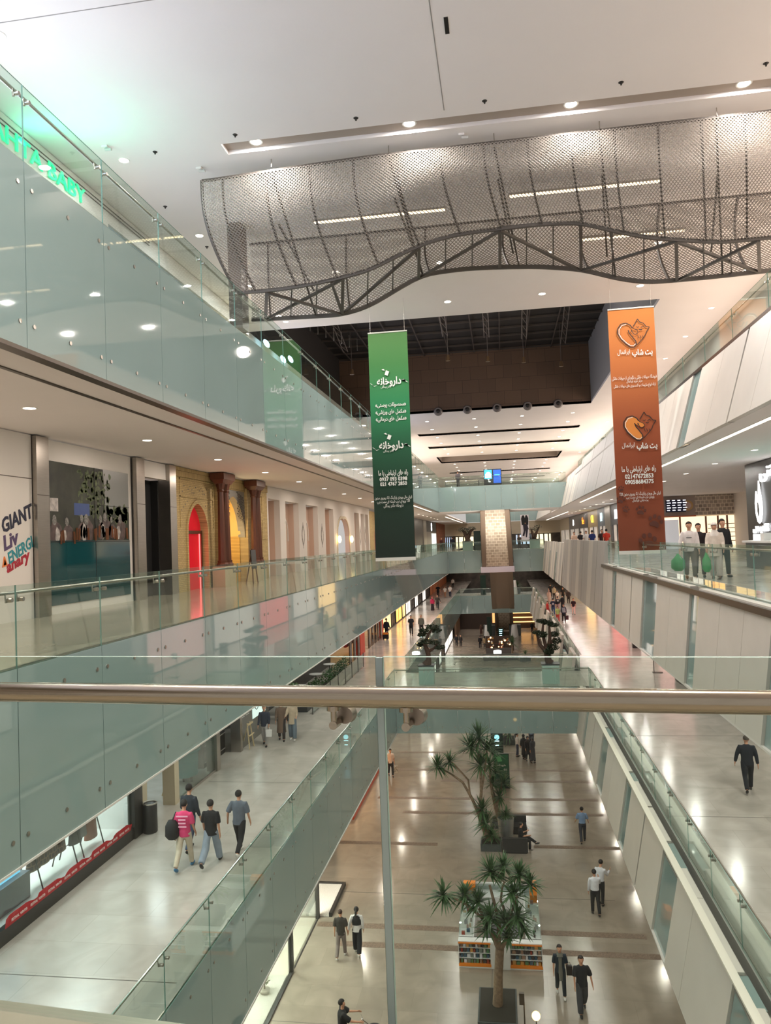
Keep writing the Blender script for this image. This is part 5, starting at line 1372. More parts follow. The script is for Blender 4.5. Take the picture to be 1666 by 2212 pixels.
for r in range(5): MB().box(yb(1530, 1150).x, yb(1592, 1150).x, YB-.06, YB-.03, L2+.5+r*.35, L2+.55+r*.35).build('shelf', mat('shelf_dark', (120, 96, 70), .5), t)
MB().box(yb(1475, 1150).x, yb(1522, 1150).x, YB-.1, YB-.03, L2+.2, L2+1.0).build('counter', mat('glass_counter', (190, 176, 160), .2), t)
p = yb(1485, 1092)
MB().disc((p.x, YB-.2, p.z), (0, -1, 0), .42, .02, 24).build('round_emblem', mat('emblem_gold', (206, 170, 120), .5), t); MB().disc((p.x, YB-.22, p.z), (0, -1, 0), .26, .02, 20).build('emblem_centre', mat('emblem_rose', (216, 190, 180), .5), t)
t = thing('menu_board', 'dark blue lit menu board high beside the orange banner', 'menu board', (13, YB-.5, .6))
p = yb(1436, 1110); q = yb(1477, 1080)
MB().box(p.x, q.x, YB-.6, YB-.5, p.z+.1, q.z).build('panel', mat('menu_navy', (26, 28, 46), .4, emit=.25), t)
mm = MB()
for c in range(4):
    for r in range(5): mm.box(p.x+.1+c*.42, p.x+.32+c*.42+.08*(r % 2), YB-.61, YB-.6, p.z+.22+r*.2, p.z+.28+r*.2)
mm.build('menu_lines', emis('menu_text', (235, 235, 245), 2), t)
M_sg = mat('storefront_slate', (70, 70, 74), .4)
sh = [(66.3, 73, M_sg, 'grey shop front with a small square white sign', (255, 255, 255), '□'), (73, 80, M_sg, 'dark shop front with a white cube sign', (240, 255, 255), '■'), (80, 84, None, 'mirror-like steel pier between dark shops', None, ''), (84, 91, mat('slate_front', (84, 90, 96), .4), 'slate shop front with a pale H shaped sign', (220, 255, 255), 'H'),
      (91, 101, mat('brass_front', (140, 118, 80), .35), 'brass coloured shop front with a yellow sign', (255, 226, 60), 'CR'), (101, 113, M_black, 'black shop front with orange lettering', (255, 130, 30), 'fe'), (113, 129, mat('grey_front', (110, 104, 100), .4), 'grey distant shop front with a small white sign', (255, 255, 255), 'B'), (129, 149, M_beige, 'last beige shop front on the right gallery', None, '')]
for a, b, m, lab, sc_, ch in sh:
    t = thing('storefront', lab, 'shop front', (WR, (a+b)/2, L2))
    m = m or M_steel
    if m is M_steel: MB().box(WR-.1, WR+.2, a, b, L2, U3-.02).build('pier', m, t); continue
    MB().box(WR, WR+.2, a, b, L2+2.3, U3-.02).box(WR, WR+.2, a, a+.8, L2, L2+2.3).box(WR, WR+.2, b-.8, b, L2, L2+2.3).build('surround', m, t)
    MB().box(WR+.1, WR+.15, a+.8, b-.8, L2, L2+2.3).build('window', mat('shop_interior_glow', (170, 160, 150), .4, emit=.5, noise=.6, nscale=.9), t)
    MB().box(WR+.02, WR+.1, (a+b)/2-.1, (a+b)/2+.1, L2, L2+2.3).build('mullion', M_dark, t)
    if ch: fit_text('sign_letter', ch, emis('sign_'+ch, sc_, 4), (WR-.06, (a+b)/2, L2+3.3), YD, ZD, 2.2 if len(ch) > 1 else 1.3, .9, t)
# far end of level two: lit shop row
for i, (a, b, w) in enumerate(((905, 935, 0), (958, 975, 1), (985, 1030, 2), (1115, 1150, 1), (1150, 1190, 2), (1060, 1105, 0))):
    p = onY(a, 1160, YE-.1); q = onY(b, 1160, YE-.1)
    t = thing('far_shop', '%s shop window in the end wall at the very back, %s' % (['dim brown', 'bluish', 'cream lit'][w], ['far left', 'left', 'left of the escalator', 'right of the escalator', 'far right', 'behind the escalator'][i]), 'shop window', (p.x, YE-.1, L2))
    MB().box(p.x, q.x, YE-.25, YE-.05, L2, L2+1.8).build('window', [mat('dim_far', (90, 70, 56), .4, emit=.2), emis('bluish_far', (190, 205, 225), .9), emis('cream_far', (250, 232, 190), 1.3)][w], t)
    for k in range(4):
        x = p.x+(q.x-p.x)*(k+.5)/4
        MB().box(x-.12, x+.12, YE-.3, YE-.25, L2, L2+1.8).build('mullion', M_dark, t)
# hanging poster of a man in a dark suit
p = onY(1118+8, 1100, 100); q = onY(1142, 1170, 100)
t = thing('hanging_poster', 'tall narrow white poster of a person in a dark suit, hanging right of the escalator', 'poster', ((p.x+q.x)/2, 100, p.z))
cx, w, zt, zb = (p.x+q.x)/2, 1.05, U3-.1, onY(1134, 1170, 100).z
MB().box(cx-w/2, cx+w/2, 100, 100.02, zb, zt).build('sheet', mat('poster_lilac', (222, 216, 224), .7), t)
hh = zt-zb
def P(pts, m, y, nm): MB().prism([(cx+a*w, y, zb+b*hh) for a, b in pts], (0, .004, 0)).build(nm, m, t)
P([(-.3, .98), (.32, .98), (.46, .86), (.42, .62), (-.36, .62), (-.42, .86)], M_black, 99.98, 'printed_jacket')
P([(-.22, .64), (.32, .64), (.4, .5), (.2, .16), (.06, .16), (.08, .42), (-.12, .2), (-.34, .22), (-.16, .4)], mat('suit_navy', (34, 28, 46), .6), 99.975, 'printed_trousers')
P([(-.04, .98), (.12, .98), (.04, .88)], M_inwhite, 99.97, 'printed_shirt'); P([(.0, .7), (.12, .7), (.12, .66), (.0, .66)], mat('print_skin', (150, 104, 78), .4), 99.97, 'printed_hands')

# ================================================================== ESCALATORS (seen from below) AND WHAT STANDS ON THE BRIDGES
def escalator(y0, z0, y1, z1, x0, x1, label, m, x2=None, x3=None, th=.45):
    t = thing('escalator', label, 'escalator', ((x0+x1)/2, y0, z0))
    x2 = x0 if x2 is None else x2; x3 = x1 if x3 is None else x3
    MB().hexa([(x0, y0, z0), (x1, y0, z0), (x3, y1, z1), (x2, y1, z1), (x0, y0, z0+th), (x1, y0, z0+th), (x3, y1, z1+th), (x2, y1, z1+th)]).build('soffit', m, t)
    for xa, xb, d in ((x0, x2, 0), (x1, x3, -.5)):
        MB().hexa([(xa+d, y0, z0-.06), (xa+d+.5, y0, z0-.06), (xb+d+.5, y1, z1-.06), (xb+d, y1, z1-.06), (xa+d, y0, z0), (xa+d+.5, y0, z0), (xb+d+.5, y1, z1), (xb+d, y1, z1)]).build('side_trim', mat('brown_steel_trim', (150, 132, 116), .4, .5), t)
    for xa, xb in ((x0, x2), (x1, x3)):
        MB().hexa([(xa-.03, y0+.3, z0+th), (xa+.03, y0+.3, z0+th), (xb+.03, y1-.3, z1+th), (xb-.03, y1-.3, z1+th), (xa-.03, y0+.3, z0+th+.9), (xa+.03, y0+.3, z0+th+.9), (xb+.03, y1-.3, z1+th+.9), (xb-.03, y1-.3, z1+th+.9)]).build('balustrade', M_dark, t)
    return t
M_spark = bricks('lit_ribbed_metal', (214, 200, 182), (182, 166, 146), (236, 226, 210), .5, .32, 'XZ', .3, .03, .6)
e = escalator(BR3[0]+.15, U3-.03, BR2[0]-.35, -3.4, -2.15, .85, 'upper escalator with a sparkling ribbed metal underside, in the centre', M_spark, -2.45, 1.15)
MB().box(-2.6, 1.25, BR2[0]-.5, BR2[0]-.03, U2, -3.4).build('landing_box', mat('lilac_landing', (196, 190, 206), .4), e)
escalator(97.3, U2-.03, BR1b[0]-.3, -10.3, -1.75, 1.15, 'middle escalator with a plain brown underside, in the centre', mat('brown_soffit', (140, 122, 106), .45), -1.85, 1.3)
escalator(118.3, U1-.1, 126, G+.1, -1.6, 1.1, 'lowest escalator with a white ribbed underside, far away on the ground floor', M_spark, -1.7, 1.2)
lo = bpy.data.lights.new('escalator_wash', 'AREA'); lo.energy = 230; lo.color = (1, .9, .78); lo.size = 3
o = bpy.data.objects.new('escalator_wash', lo); COL.objects.link(o); o.parent = e; o.location = Vector((-.7, 80.5, -1.2))-e.location; o.rotation_euler = (PI*.75, 0, 0)
# screens on the topmost bridge
p = onY(1046, 1048, 84); q = onY(1083, 1012, 84)
t = thing('twin_display', 'black twin display with bright blue screens on the topmost bridge', 'screen', ((p.x+q.x)/2, 84, L3))
MB().box(p.x, q.x, 84, 84.25, L3, q.z).build('cabinet', M_black, t)
mid = (p.x+q.x)/2
MB().box(p.x+.08, mid-.08, 83.98, 84, L3+1.0, q.z-.1).build('left_screen', emis('cyan_screen', (40, 150, 230), 2.0), t)
MB().box(mid+.08, q.x-.08, 83.98, 84, L3+.5, q.z-.1).build('right_screen', emis('deep_blue_screen', (20, 70, 160), 1.2), t)
MB().disc((p.x+.5, 83.97, q.z-.6), (0, -1, 0), .28, .01, 16).build('screen_shape', emis('pale_cyan', (200, 240, 255), 2), t); MB().box(p.x+.15, mid-.15, 83.965, 83.98, L3+1.1, L3+1.5).build('screen_caption', emis('pale_cyan', (200, 240, 255), 2), t)
MB().box(mid+.2, q.x-.2, 83.965, 83.98, L3+1.3, L3+1.45).build('screen_caption', emis('mid_blue', (60, 140, 230), 2), t)
t = thing('barrier', 'low rail barrier left of the blue screens on the topmost bridge', 'barrier', (-3.8, 85, L3))
MB().tube([(-6, 85, L3+1.0), (-2.3, 85, L3+1.0)], .04, 8).build('bar', M_steel, t); 
for x in (-6, -2.3): MB().tube([(x, 85, L3), (x, 85, L3+1.0)], .05, 8).build('post', M_dark, t)
def totem(px, py, Y, z, w, h, label, face=None, m=None):
    p = onY(px, py, Y)
    t = thing('totem_sign', label, 'totem sign', (p.x, Y, z))
    MB().box(p.x-w/2, p.x+w/2, Y, Y+.16, z, z+h).build('body', m or mat('totem_green_black', (16, 42, 34), .3), t)
    if face:
        MB().box(p.x-w*.42, p.x+w*.42, Y-.01, Y, z+h*.12, z+h*.95).build('face', face, t)
    return t, p.x
totem(1032, 1190, 93, L2, .8, 2.35, 'dark green slim totem on the distant bridge left of the textured escalator')
totem(1045, 1285, 113.5, L1, .8, 2.9, 'dark green slim totem on the farthest low bridge left of the brown escalator')
totem(1057, 1345, 118, G, .7, 3.2, 'dark totem beside the lowest escalator')

# ================================================================== HANGING BANNERS
def banner(name, label, Y, c, mtop, bar):
    tl, tr, bl, br = [onY(px, py, Y) for px, py in c]
    x0 = (tl.x+bl.x)/2; x1 = (tr.x+br.x)/2; zt = (tl.z+tr.z)/2; zb = (bl.z+br.z)/2
    t = thing(name, label, 'banner', ((x0+x1)/2, Y, zb))
    n = 24; mb = MB()
    for k in range(n):
        a = zb+(zt-zb)*k/n; b = zb+(zt-zb)*(k+1)/n
        def bow(z): return .02*math.sin((z-zb)*.9)
        mb.hexa([(x0, Y+bow(a), a), (x1, Y+bow(a), a), (x1, Y+bow(a)+.006, a), (x0, Y+bow(a)+.006, a), (x0, Y+bow(b), b), (x1, Y+bow(b), b), (x1, Y+bow(b)+.006, b), (x0, Y+bow(b)+.006, b)])
    global SHEET
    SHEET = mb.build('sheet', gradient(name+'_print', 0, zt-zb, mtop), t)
    MB().box(x0-.01, x1+.01, Y-.03, Y+.03, zb-.13, zb+.0).build('bottom_bar', bar, t)
    MB().tube([(x0, Y, zt+.02), (x1, Y, zt+.02)], .03, 8).build('top_bar', bar, t)
    for x in (x0+.1, x1-.1): MB().tube([(x, Y, zt), (x, Y, TOP if Y < 33 else 14.3)], .004, 5).build('wire', M_steel, t)
    def B(u, v, d=.045): return Vector((x0+(x1-x0)*u, Y-d, zt-(zt-zb)*v))
    return t, B, x1-x0, zt-zb
M_bw = mat('banner_print_white', (226, 228, 222), .6)
XX = (1, 0, 0)
t, B, bw_, bh = banner('green_banner', 'tall green pharmacy banner hanging left of the centre, dark at its foot', 30.0,
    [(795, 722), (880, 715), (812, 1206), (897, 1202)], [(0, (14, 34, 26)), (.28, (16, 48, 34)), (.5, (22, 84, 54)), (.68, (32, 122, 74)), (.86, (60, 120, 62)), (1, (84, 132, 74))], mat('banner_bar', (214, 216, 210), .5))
def btext(txt, u, v, w, m=None, h=None, bold=.015, shp=True, tt=None):
    fit_text('printed_text', shape(txt) if shp else txt, m or M_bw, B(u, v), XX, ZD, bw_*w, h, SHEET, .002, 0, bold)
for v in (.222, .508):
    btext('داروخانه', .5, v, .62, None, .40, .03)
    for s in (-1, 1):
        mb = MB(); pts = [(.5+s*.3, .008), (.5+s*.38, .0105), (.5+s*.44, .004), (.5+s*.49, -.004), (.5+s*.44, -.001*s), (.5+s*.38, .013)]
        mb.prism([B(u, v+a*(1 if s < 0 else -1)+.004) for u, a in pts], (0, -.004, 0)).build('printed_ribbon', M_bw, SHEET)
    c = B(.46, v-.045)
    mb = MB().hexa([c+Vector((-.1, 0, -.1)), c+Vector((.02, 0, -.16)), c+Vector((.02, -.004, -.16)), c+Vector((-.1, -.004, -.1)), c+Vector((-.04, 0, .07)), c+Vector((.09, 0, .01)), c+Vector((.09, -.004, .01)), c+Vector((-.04, -.004, .07))])
    mb.prism([c+Vector((-.07, 0, .06)), c+Vector((-.14, 0, .13)), c+Vector((-.22, 0, .11)), c+Vector((-.16, 0, .07))], (0, -.004, 0))
    mb.build('printed_capsule', M_bw, SHEET)
    btext('دکتر بیدگلی', .42, v+.021, .26, None, .13, .0)
for v, s in ((.326, 'محصولات پوستی'), (.357, 'مکمل های ورزشی'), (.388, 'مکمل های درمانی')):
    btext('»'+s+'«', .52, v, .78, None, .22, .02)
btext('راه های ارتباطی با ما', .52, .629, .75, None, .27, .02)
btext('0937 093 0398', .52, .654, .7, None, .16, .03, False); btext('021 4767 2850', .52, .675, .68, None, .16, .03, False)
btext('ایران مال ورودی پارکینگ G1 روبروی ستون', .5, .737, .94, None, .17, .005)
btext('T20 ورودی درب شیشه ای سمت چپ', .5, .755, .83, None, .17, .005); btext('داروخانه دکتر بیدگلی', .5, .772, .5, None, .17, .005)
t, B, bw_, bh = banner('orange_banner', 'tall orange-brown pet shop banner hanging at right of centre with paw prints', 29.0,
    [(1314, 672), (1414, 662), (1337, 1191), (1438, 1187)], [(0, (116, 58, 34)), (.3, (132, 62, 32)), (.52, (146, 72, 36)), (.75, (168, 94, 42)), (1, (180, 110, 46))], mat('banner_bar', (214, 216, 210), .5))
M_bk = mat('banner_print_black', (34, 18, 14), .6); M_or = mat('banner_print_orange', (206, 126, 50), .6); M_paw = mat('banner_print_paw', (84, 40, 26), .6)
def stroke(mb, c, pts, s, w):
    P_ = [c+Vector((a*s, 0, b*s)) for a, b in pts]
    for p, q in zip(P_, P_[1:]): mb.bar(p, q, w, .004, up=(0, 1, 0))
for v, fill in ((.107, 0), (.494, 1)):
    c = B(.5+.04*fill, v); s = .52
    dog = [(.02, .45), (-.1, .65), (-.4, .82), (-.75, .75), (-.98, .42), (-1.0, .1), (-.8, -.3), (-.45, -.68), (-.15, -.92), (.08, -.95), (.26, -.8), (.24, -.55), (.02, -.22), (-.18, .05), (-.26, .3)]
    if fill: MB().prism([c+Vector((a*s*.93, .002, b*s*.93)) for a, b in dog]+[c+Vector((.2*s, .002, -.05*s)), c+Vector((.42*s, .002, .1*s)), c+Vector((.35*s, .002, .3*s)), c+Vector((.1*s, .002, .42*s))], (0, .003, 0)).build('printed_dog', M_or, SHEET)
    mb = MB(); stroke(mb, c, dog, s, .035)
    stroke(mb, c, [(-.05, .3), (.1, -.0), (.25, -.05), (.42, .08), (.36, .25), (.12, .38), (.02, .45)], s, .022)
    stroke(mb, c, [(.1, .55), (.22, .72), (.42, 1.05), (.55, .82), (.8, .72), (.98, .45), (1.2, .42), (1.0, .12), (.9, -.12), (.7, -.4), (.42, -.68), (.32, -.78)], s, .028)
    for a in (.38, .54, .7): stroke(mb, c, [(a, -.05-a*.15), (a+.06, -.35+a*.05)], s, .02)
    stroke(mb, c, [(.3, .5), (.42, .44), (.5, .5)], s, .02); stroke(mb, c, [(.62, .42), (.74, .5), (.86, .44)], s, .02); stroke(mb, c, [(.5, .3), (.62, .25), (.7, .3)], s, .03)
    mb.disc(c+Vector((-.02*s, 0, .22*s)), (0, -1, 0), .025, .004, 8)
    mb.build('printed_outline', M_bk, SHEET)
    mb = MB(); stroke(mb, c, [(a*.88-.01, b*.88) for a, b in dog[2:11]], s, .018); mb.build('printed_highlight', M_bw, SHEET)
    btext('پت شاپ', .7-.0*fill, v+.082, .44, None, .32, .03); btext('ایرانمال', .3, v+.074, .27, None, .22, .0)
btext('فروشگاه حیوانات خانگی و نگهداری از حیوانات خانگی', .5, .288, .96, None, .17, .0); btext('مرکز خرید ایرانمال', .5, .303, .34, None, .13, .0)
btext('ارائه انواع ملزومات و اکسسوری های حیوانات خانگی', .5, .322, .9, None, .17, .0)
btext('راه های ارتباطی با ما', .5, .668, .73, None, .27, .02); btext('02147672853', .5, .695, .61, None, .17, .03, False); btext('09058684375', .5, .718, .61, None, .17, .03, False)
btext('ایران مال ورودی پارکینگ G1 روبروی ستون T20', .5, .768, .88, None, .17, .005); btext('ورودی درب شیشه ای سمت چپ', .5, .783, .6, None, .14, .005); btext('پت شاپ ایرانمال', .5, .796, .34, None, .13, .005)
def paw(u, v, r, rot):
    c = B(u, v, .03); mb = MB()
    def Q(a, b): return (a*math.cos(rot)-b*math.sin(rot), a*math.sin(rot)+b*math.cos(rot))
    pad = [(0, .1), (.35, .0), (.6, -.35), (.45, -.65), (.1, -.55), (-.1, -.55), (-.45, -.65), (-.6, -.35), (-.35, .0)]
    mb.prism([c+Vector((Q(a, b)[0]*r, 0, Q(a, b)[1]*r)) for a, b in pad], (0, -.004, 0))
    for a, b in ((-.7, .2), (-.28, .62), (.28, .62), (.7, .2)):
        e = [(a+.2*math.cos(k*PI/5), b+.27*math.sin(k*PI/5)) for k in range(10)]
        mb.prism([c+Vector((Q(*p)[0]*r, 0, Q(*p)[1]*r)) for p in e], (0, -.004, 0))
    mb.build('printed_paw', M_paw, SHEET)
for u, v, r, ro in ((.18, .83, .15, -.3), (.5, .838, .21, -.2), (.8, .885, .3, -.35), (.62, .965, .36, .1), (.1, .745, .13, .3), (.08, .79, .17, -.2)): paw(u, v, r, ro)

# ================================================================== KIOSK ON THE GROUND FLOOR
KX0, KX1, KY0, KY1 = -2.17, .78, 27.9, 31.9
M_kw = mat('kiosk_white', (222, 222, 222), .35); M_ko = mat('kiosk_orange', (232, 132, 34), .4)
t = thing('book_kiosk', 'white and orange square kiosk with stocked shelves behind the nearest yucca', 'kiosk', ((KX0+KX1)/2, (KY0+KY1)/2, G))
H_ = .92
ring = MB().box(KX0, KX1, KY0+.3, KY0+.34, G, G+H_).box(KX0, KX1, KY1-.55, KY1, G, G+H_).box(KX0, KX0+.55, KY0+.34, KY1-.55, G, G+H_).box(KX1-.55, KX1, KY0+.34, KY1-.55, G, G+H_)
ring.build('counter_body', M_kw, t)
MB().box(KX0, KX1, KY0, KY0+.34, G+H_-.03, G+H_).build('front_top', M_kw, t)
MB().box(-1.02, -.35, KY0-.02, KY0+.3, G, G+H_-.03).build('door', M_kw, t)
for a, b in ((KX0, -1.02), (-.35, KX1)):
    MB().box(a, b, KY0, KY0+.3, G, G+.05).build('plinth', M_kw, t)
    MB().box(a, b, KY0-.01, KY0+.3, G+.05, G+.15).build('orange_band', M_ko, t)
    MB().box(a, b, KY0-.02, KY0+.0, G+H_-.08, G+H_-.03).build('orange_band', M_ko, t)
    for k in range(1, 4): MB().box(a, b, KY0, KY0+.3, G+.15+k*.18, G+.16+k*.18).build('shelf', M_kw, t)
    for x in (a, b-.02): MB().box(x, x+.02, KY0-.01, KY0+.3, G+.15, G+H_-.08).build('side', M_kw, t)
for x0, x1, y0, y1 in ((KX0+.02, KX0+.5, KY0+.4, KY1-.1), (KX1-.5, KX1-.02, KY0+.4, KY1-.1), (KX0+.5, KX1-.5, KY1-.5, KY1-.05)):
    MB().box(x0, x1, y0, y1, G+H_+.27, G+H_+.28).box(x0, x0+.01, y0, y1, G+H_, G+H_+.27).box(x1-.01, x1, y0, y1, G+H_, G+H_+.27).build('glass_case', M_shopg, t)
MB().box(KX0+.02, KX0+.5, KY1-.35, KY1-.05, G+H_, G+H_+.42).box(KX1-.3, KX1-.02, KY1-.9, KY1-.3, G+H_, G+H_+.6).build('orange_sign_box', M_ko, t)
MB().box(KX0, KX1, KY1-.05, KY1, G+H_, G+H_+.35).build('rear_white_rim', M_kw, t)
MB().box(-1.3, .0, 29.6, 29.64, G, G+1.1).build('inner_partition', mat('grey_partition', (150, 150, 158), .5), t)
M_pk = [mat('pack_%d' % i, c, .5) for i, c in enumerate([(210, 206, 200), (150, 60, 40), (60, 90, 110), (120, 130, 120), (200, 150, 80), (70, 60, 58), (90, 130, 90), (214, 214, 220), (150, 120, 100)])]
rk = random.Random(21)
prot = {}
def packet(x, y, z, w, d, h, mi, label, grp):
    key = (w, d, h, mi)
    if key not in prot:
        me = MB().box(-w/2, w/2, -d/2, d/2, 0, h*.86).hexa([(-w/2, -d/2, h*.86), (w/2, -d/2, h*.86), (w/2, d/2, h*.86), (-w/2, d/2, h*.86), (-w*.42, -d*.3, h), (w*.42, -d*.3, h), (w*.42, d*.3, h), (-w*.42, d*.3, h)])
        o = me.build('boxed_product', M_pk[mi]); prot[key] = o
    else: o = prot[key].copy(); COL.objects.link(o)
    o.location = (x, y, z); tag(o, label, 'packet', grp)
for a, b, side in ((KX0, -1.02, 'left'), (-.35, KX1, 'right')):
    for k in range(4):
        x = a+.08
        while x < b-.09:
            w = rk.choice((.07, .09, .12)); h = rk.choice((.11, .14, .15))
            packet(x+w/2, KY0+.1, G+.151+k*.18+(.01 if k else 0), w, .1, h, rk.randrange(9), 'small packet on the %s front shelves of the kiosk' % side, 'packets on the %s kiosk shelves' % side)
            x += w+rk.choice((.02, .04))
for k in range(34):
    sd = k % 2; x = rk.uniform(KX0+.1, KX0+.42) if sd else rk.uniform(KX1-.42, KX1-.12)
    packet(x, KY0+.5+(k//2)*.19, G+H_, rk.choice((.07, .12)), .1, rk.choice((.11, .15)), rk.randrange(9), 'small item inside the %s glass case of the kiosk' % ('left' if sd else 'right'), 'goods in the %s kiosk case' % ('left' if sd else 'right'))

# ================================================================== PLANTS
M_bark = mat('yucca_bark', (124, 104, 84), .8, noise=.3, nscale=10, bump=.5, bscale=40)
M_blade = mat('yucca_leaf', (56, 88, 48), .45, noise=.35, nscale=6)
def crown(c, r, n, rng, parent, up=.25, m=None, wid=.034):
    n = int(n*1.6)
    c = Vector(c); mb = MB()
    for k in range(n):
        a = rng.uniform(0, 2*PI); e = rng.uniform(-.55, 1.45)
        d = Vector((math.cos(a)*math.cos(e), math.sin(a)*math.cos(e), math.sin(e)+up*.3)).normalized()
        L = r*rng.uniform(.75, 1.15); side = d.cross(Vector((0, 0, 1)))
        side = side.normalized() if side.length > .01 else Vector((1, 0, 0))
        p0 = c-Vector((0, 0, rng.uniform(0, .18))); pts = []
        for q in (0, .3, .65, 1.0): pts.append(p0+d*L*q+Vector((0, 0, -.22*r*q*q)))
        ws = (wid*.5, wid, wid*.8, .002); vs = []
        for p, w in zip(pts, ws): vs += [p-side*w, p+side*w]
        mb.add(vs, [(0, 1, 3, 2), (2, 3, 5, 4), (4, 5, 7, 6)])
    return mb.build('leaf_crown', m or M_blade, parent)
def yucca(label, Y, base, trunks, crowns, z=G, planter=None, sc_=1.0, name='yucca_tree', pot=None, hw=.65, hd=.6):
    p = onY(base[0], base[1], Y); p.z = z
    t = thing(name, label, 'tree', p)
    h0 = planter or 0
    if planter:
        MB().box(p.x-hw, p.x+hw, Y-hd, Y+hd, z, z+planter).build('planter', mat('slate_planter', (70, 76, 76), .6, noise=.15, nscale=8), t)
        MB().box(p.x-hw+.05, p.x+hw-.05, Y-hd+.05, Y+hd-.05, z+planter, z+planter+.01).build('soil', mat('soil', (52, 48, 42), .95), t)
    for tr in trunks:
        pts = [p+Vector((0, 0, h0)) if q == 'base' else onY(q[0], q[1], Y+(q[2] if len(q) > 2 else 0)) for q in tr[0]]
        mb = MB().tube(pts, [a*sc_ for a in tr[1]], 10)
        mb.build('trunk', M_bark, t, True)
    rng = random.Random(int(Y*10)+base[0])
    for q in crowns:
        crown(onY(q[0], q[1], Y+q[2]), q[3], q[4] if len(q) > 4 else 46, rng, t)
    return t
yucca('nearest tall yucca tree in a slate planter in front of the book kiosk', 25.6, (1076, 2180),
  [(['base', (1077, 2110), (1080, 2048)], [.17, .14, .14]), ([(1080, 2052), (1066, 2020), (1050, 1990), (1035, 1962, .2)], [.11, .09, .06, .05]), ([(1080, 2052), (1094, 2030), (1102, 2005)], [.1, .07, .05]),
   ([(1078, 2045), (1078, 1990), (1068, 1950), (1058, 1912)], [.08, .07, .05, .04]), ([(1094, 2030, 0), (1097, 1985), (1082, 1945), (1085, 1918), (1090, 1905)], [.05, .045, .04, .035, .03]), ([(1094, 2030), (1104, 1975, -.2), (1118, 1935, -.3)], [.05, .04, .03]),
   ([(1050, 1990), (1010, 1955), (965, 1932)], [.05, .04, .03]), ([(1050, 1990), (1052, 2010)], [.05, .04])],
  [(958, 1928, 0, .62, 52), (1005, 1930, .2, .62, 52), (1032, 1945, .1, .6, 50), (1060, 1880, .3, .7, 60), (1088, 1868, .5, .6, 46), (1122, 1885, .2, .66, 56), (1145, 1905, 0, .56, 44), (1108, 1925, -.2, .62, 50), (1060, 1975, -.3, .6, 46), (1052, 2000, -.2, .5, 40), (1092, 1985, -.3, .56, 46), (1118, 1975, -.4, .6, 46), (1100, 2018, -.4, .42, 34), (1130, 2000, -.3, .45, 34)], G, .12, hd=.95, hw=.62)
yucca('leaning yucca tree left of the seated person, its long bare branch reaching left', 38.6, (1062, 1836),
  [(['base', (1052, 1800), (1036, 1760)], [.2, .17, .13]), ([(1036, 1760), (1020, 1725), (1000, 1690), (975, 1672), (950, 1658)], [.1, .07, .06, .05, .04]), ([(1016, 1722), (1012, 1685), (985, 1655), (975, 1645)], [.05, .045, .04, .03]),
   ([(1036, 1760), (1040, 1710), (1038, 1660), (1030, 1610)], [.09, .07, .06, .05]), ([(1040, 1710), (1048, 1660), (1052, 1620)], [.06, .05, .04])],
  [(945, 1652, 0, .85, 56), (972, 1642, .2, .7, 44), (1018, 1612, 0, 1.1, 66), (1035, 1590, .3, 1.1, 60), (1052, 1615, .2, 1.0, 56), (1038, 1650, -.1, .9, 50), (1042, 1745, -.2, .85, 44), (1050, 1775, -.3, .9, 50), (1062, 1800, -.2, .7, 40)], G, .35, hw=.5, hd=.5)
yucca('dark yucca tree standing between the green poster totem and the benches', 41.5, (1082, 1800),
  [(['base', (1072, 1745), (1062, 1700), (1058, 1655)], [.16, .12, .09, .06]), ([(1072, 1745), (1080, 1720), (1084, 1690)], [.08, .06, .05])],
  [(1058, 1650, 0, .8, 44), (1064, 1690, 0, .75, 40), (1088, 1690, 0, .85, 46), (1080, 1720, -.2, .8, 44), (1070, 1665, .1, .7, 36)], G, .35, hw=.42, hd=.42)
yucca('slim palm beyond the lit totem on the ground floor', 58, (1095, 1625), [(['base', (1096, 1600), (1100, 1585)], [.12, .09, .07])], [(1100, 1578, 0, 1.3, 40), (1088, 1574, 0, 1.0, 26)], G, .4)
yucca('small palm beside the sofas on the far ground floor', 99, (1107, 1412), [(['base', (1107, 1392)], [.14, .08])], [(1107, 1388, 0, 1.5, 40)], G, .4)
yucca('low spiky plant at the right of the far grey sofas', 96, (1135, 1425), [(['base', (1135, 1414)], [.14, .1])], [(1135, 1412, 0, 1.2, 30)], G, .4)
yucca('leafy plant on the farthest low bridge right of the brown escalator', 114.5, (1115, 1290), [(['base', (1112, 1275), (1104, 1255)], [.14, .1, .06])], [(1113, 1268, 0, 1.1, 34), (1106, 1256, 0, 1.0, 30), (1118, 1262, 0, 1.0, 28)], L1, .6)
def cone_planter(px, py, Y, z, h, r0, r1, label, m=None, plant=0):
    p = onY(px, py, Y)
    t = thing('cone_planter', label, 'planter', (p.x, Y, z))
    MB().lathe((p.x, Y, z), [(r0, 0), (r0+.02, .03), (r1, h), (r1*.86, h), (r1*.8, h-.08)], 22).build('pot', m or mat('silver_planter', (176, 178, 176), .3, .6), t, True)
    MB().lathe((p.x, Y, z+h-.1), [(r1*.82, 0), (r1*.82, .01)], 18).build('soil', mat('soil', (52, 48, 42), .95), t)
    if plant: crown((p.x, Y, z+h+.25), plant, 46, random.Random(int(px)), t)
    return t
cone_planter(1110, 1290, 113.6, L1, 2.0, .62, .42, 'white tapering planter on the farthest low bridge, right of the brown escalator', M_kw)
cone_planter(1054, 1370, 118.5, G, 1.9, .6, .4, 'white tapering planter left of the lowest escalator', M_kw)
cone_planter(1112, 1370, 118.5, G, 1.9, .6, .4, 'white tapering planter right of the lowest escalator', M_kw)
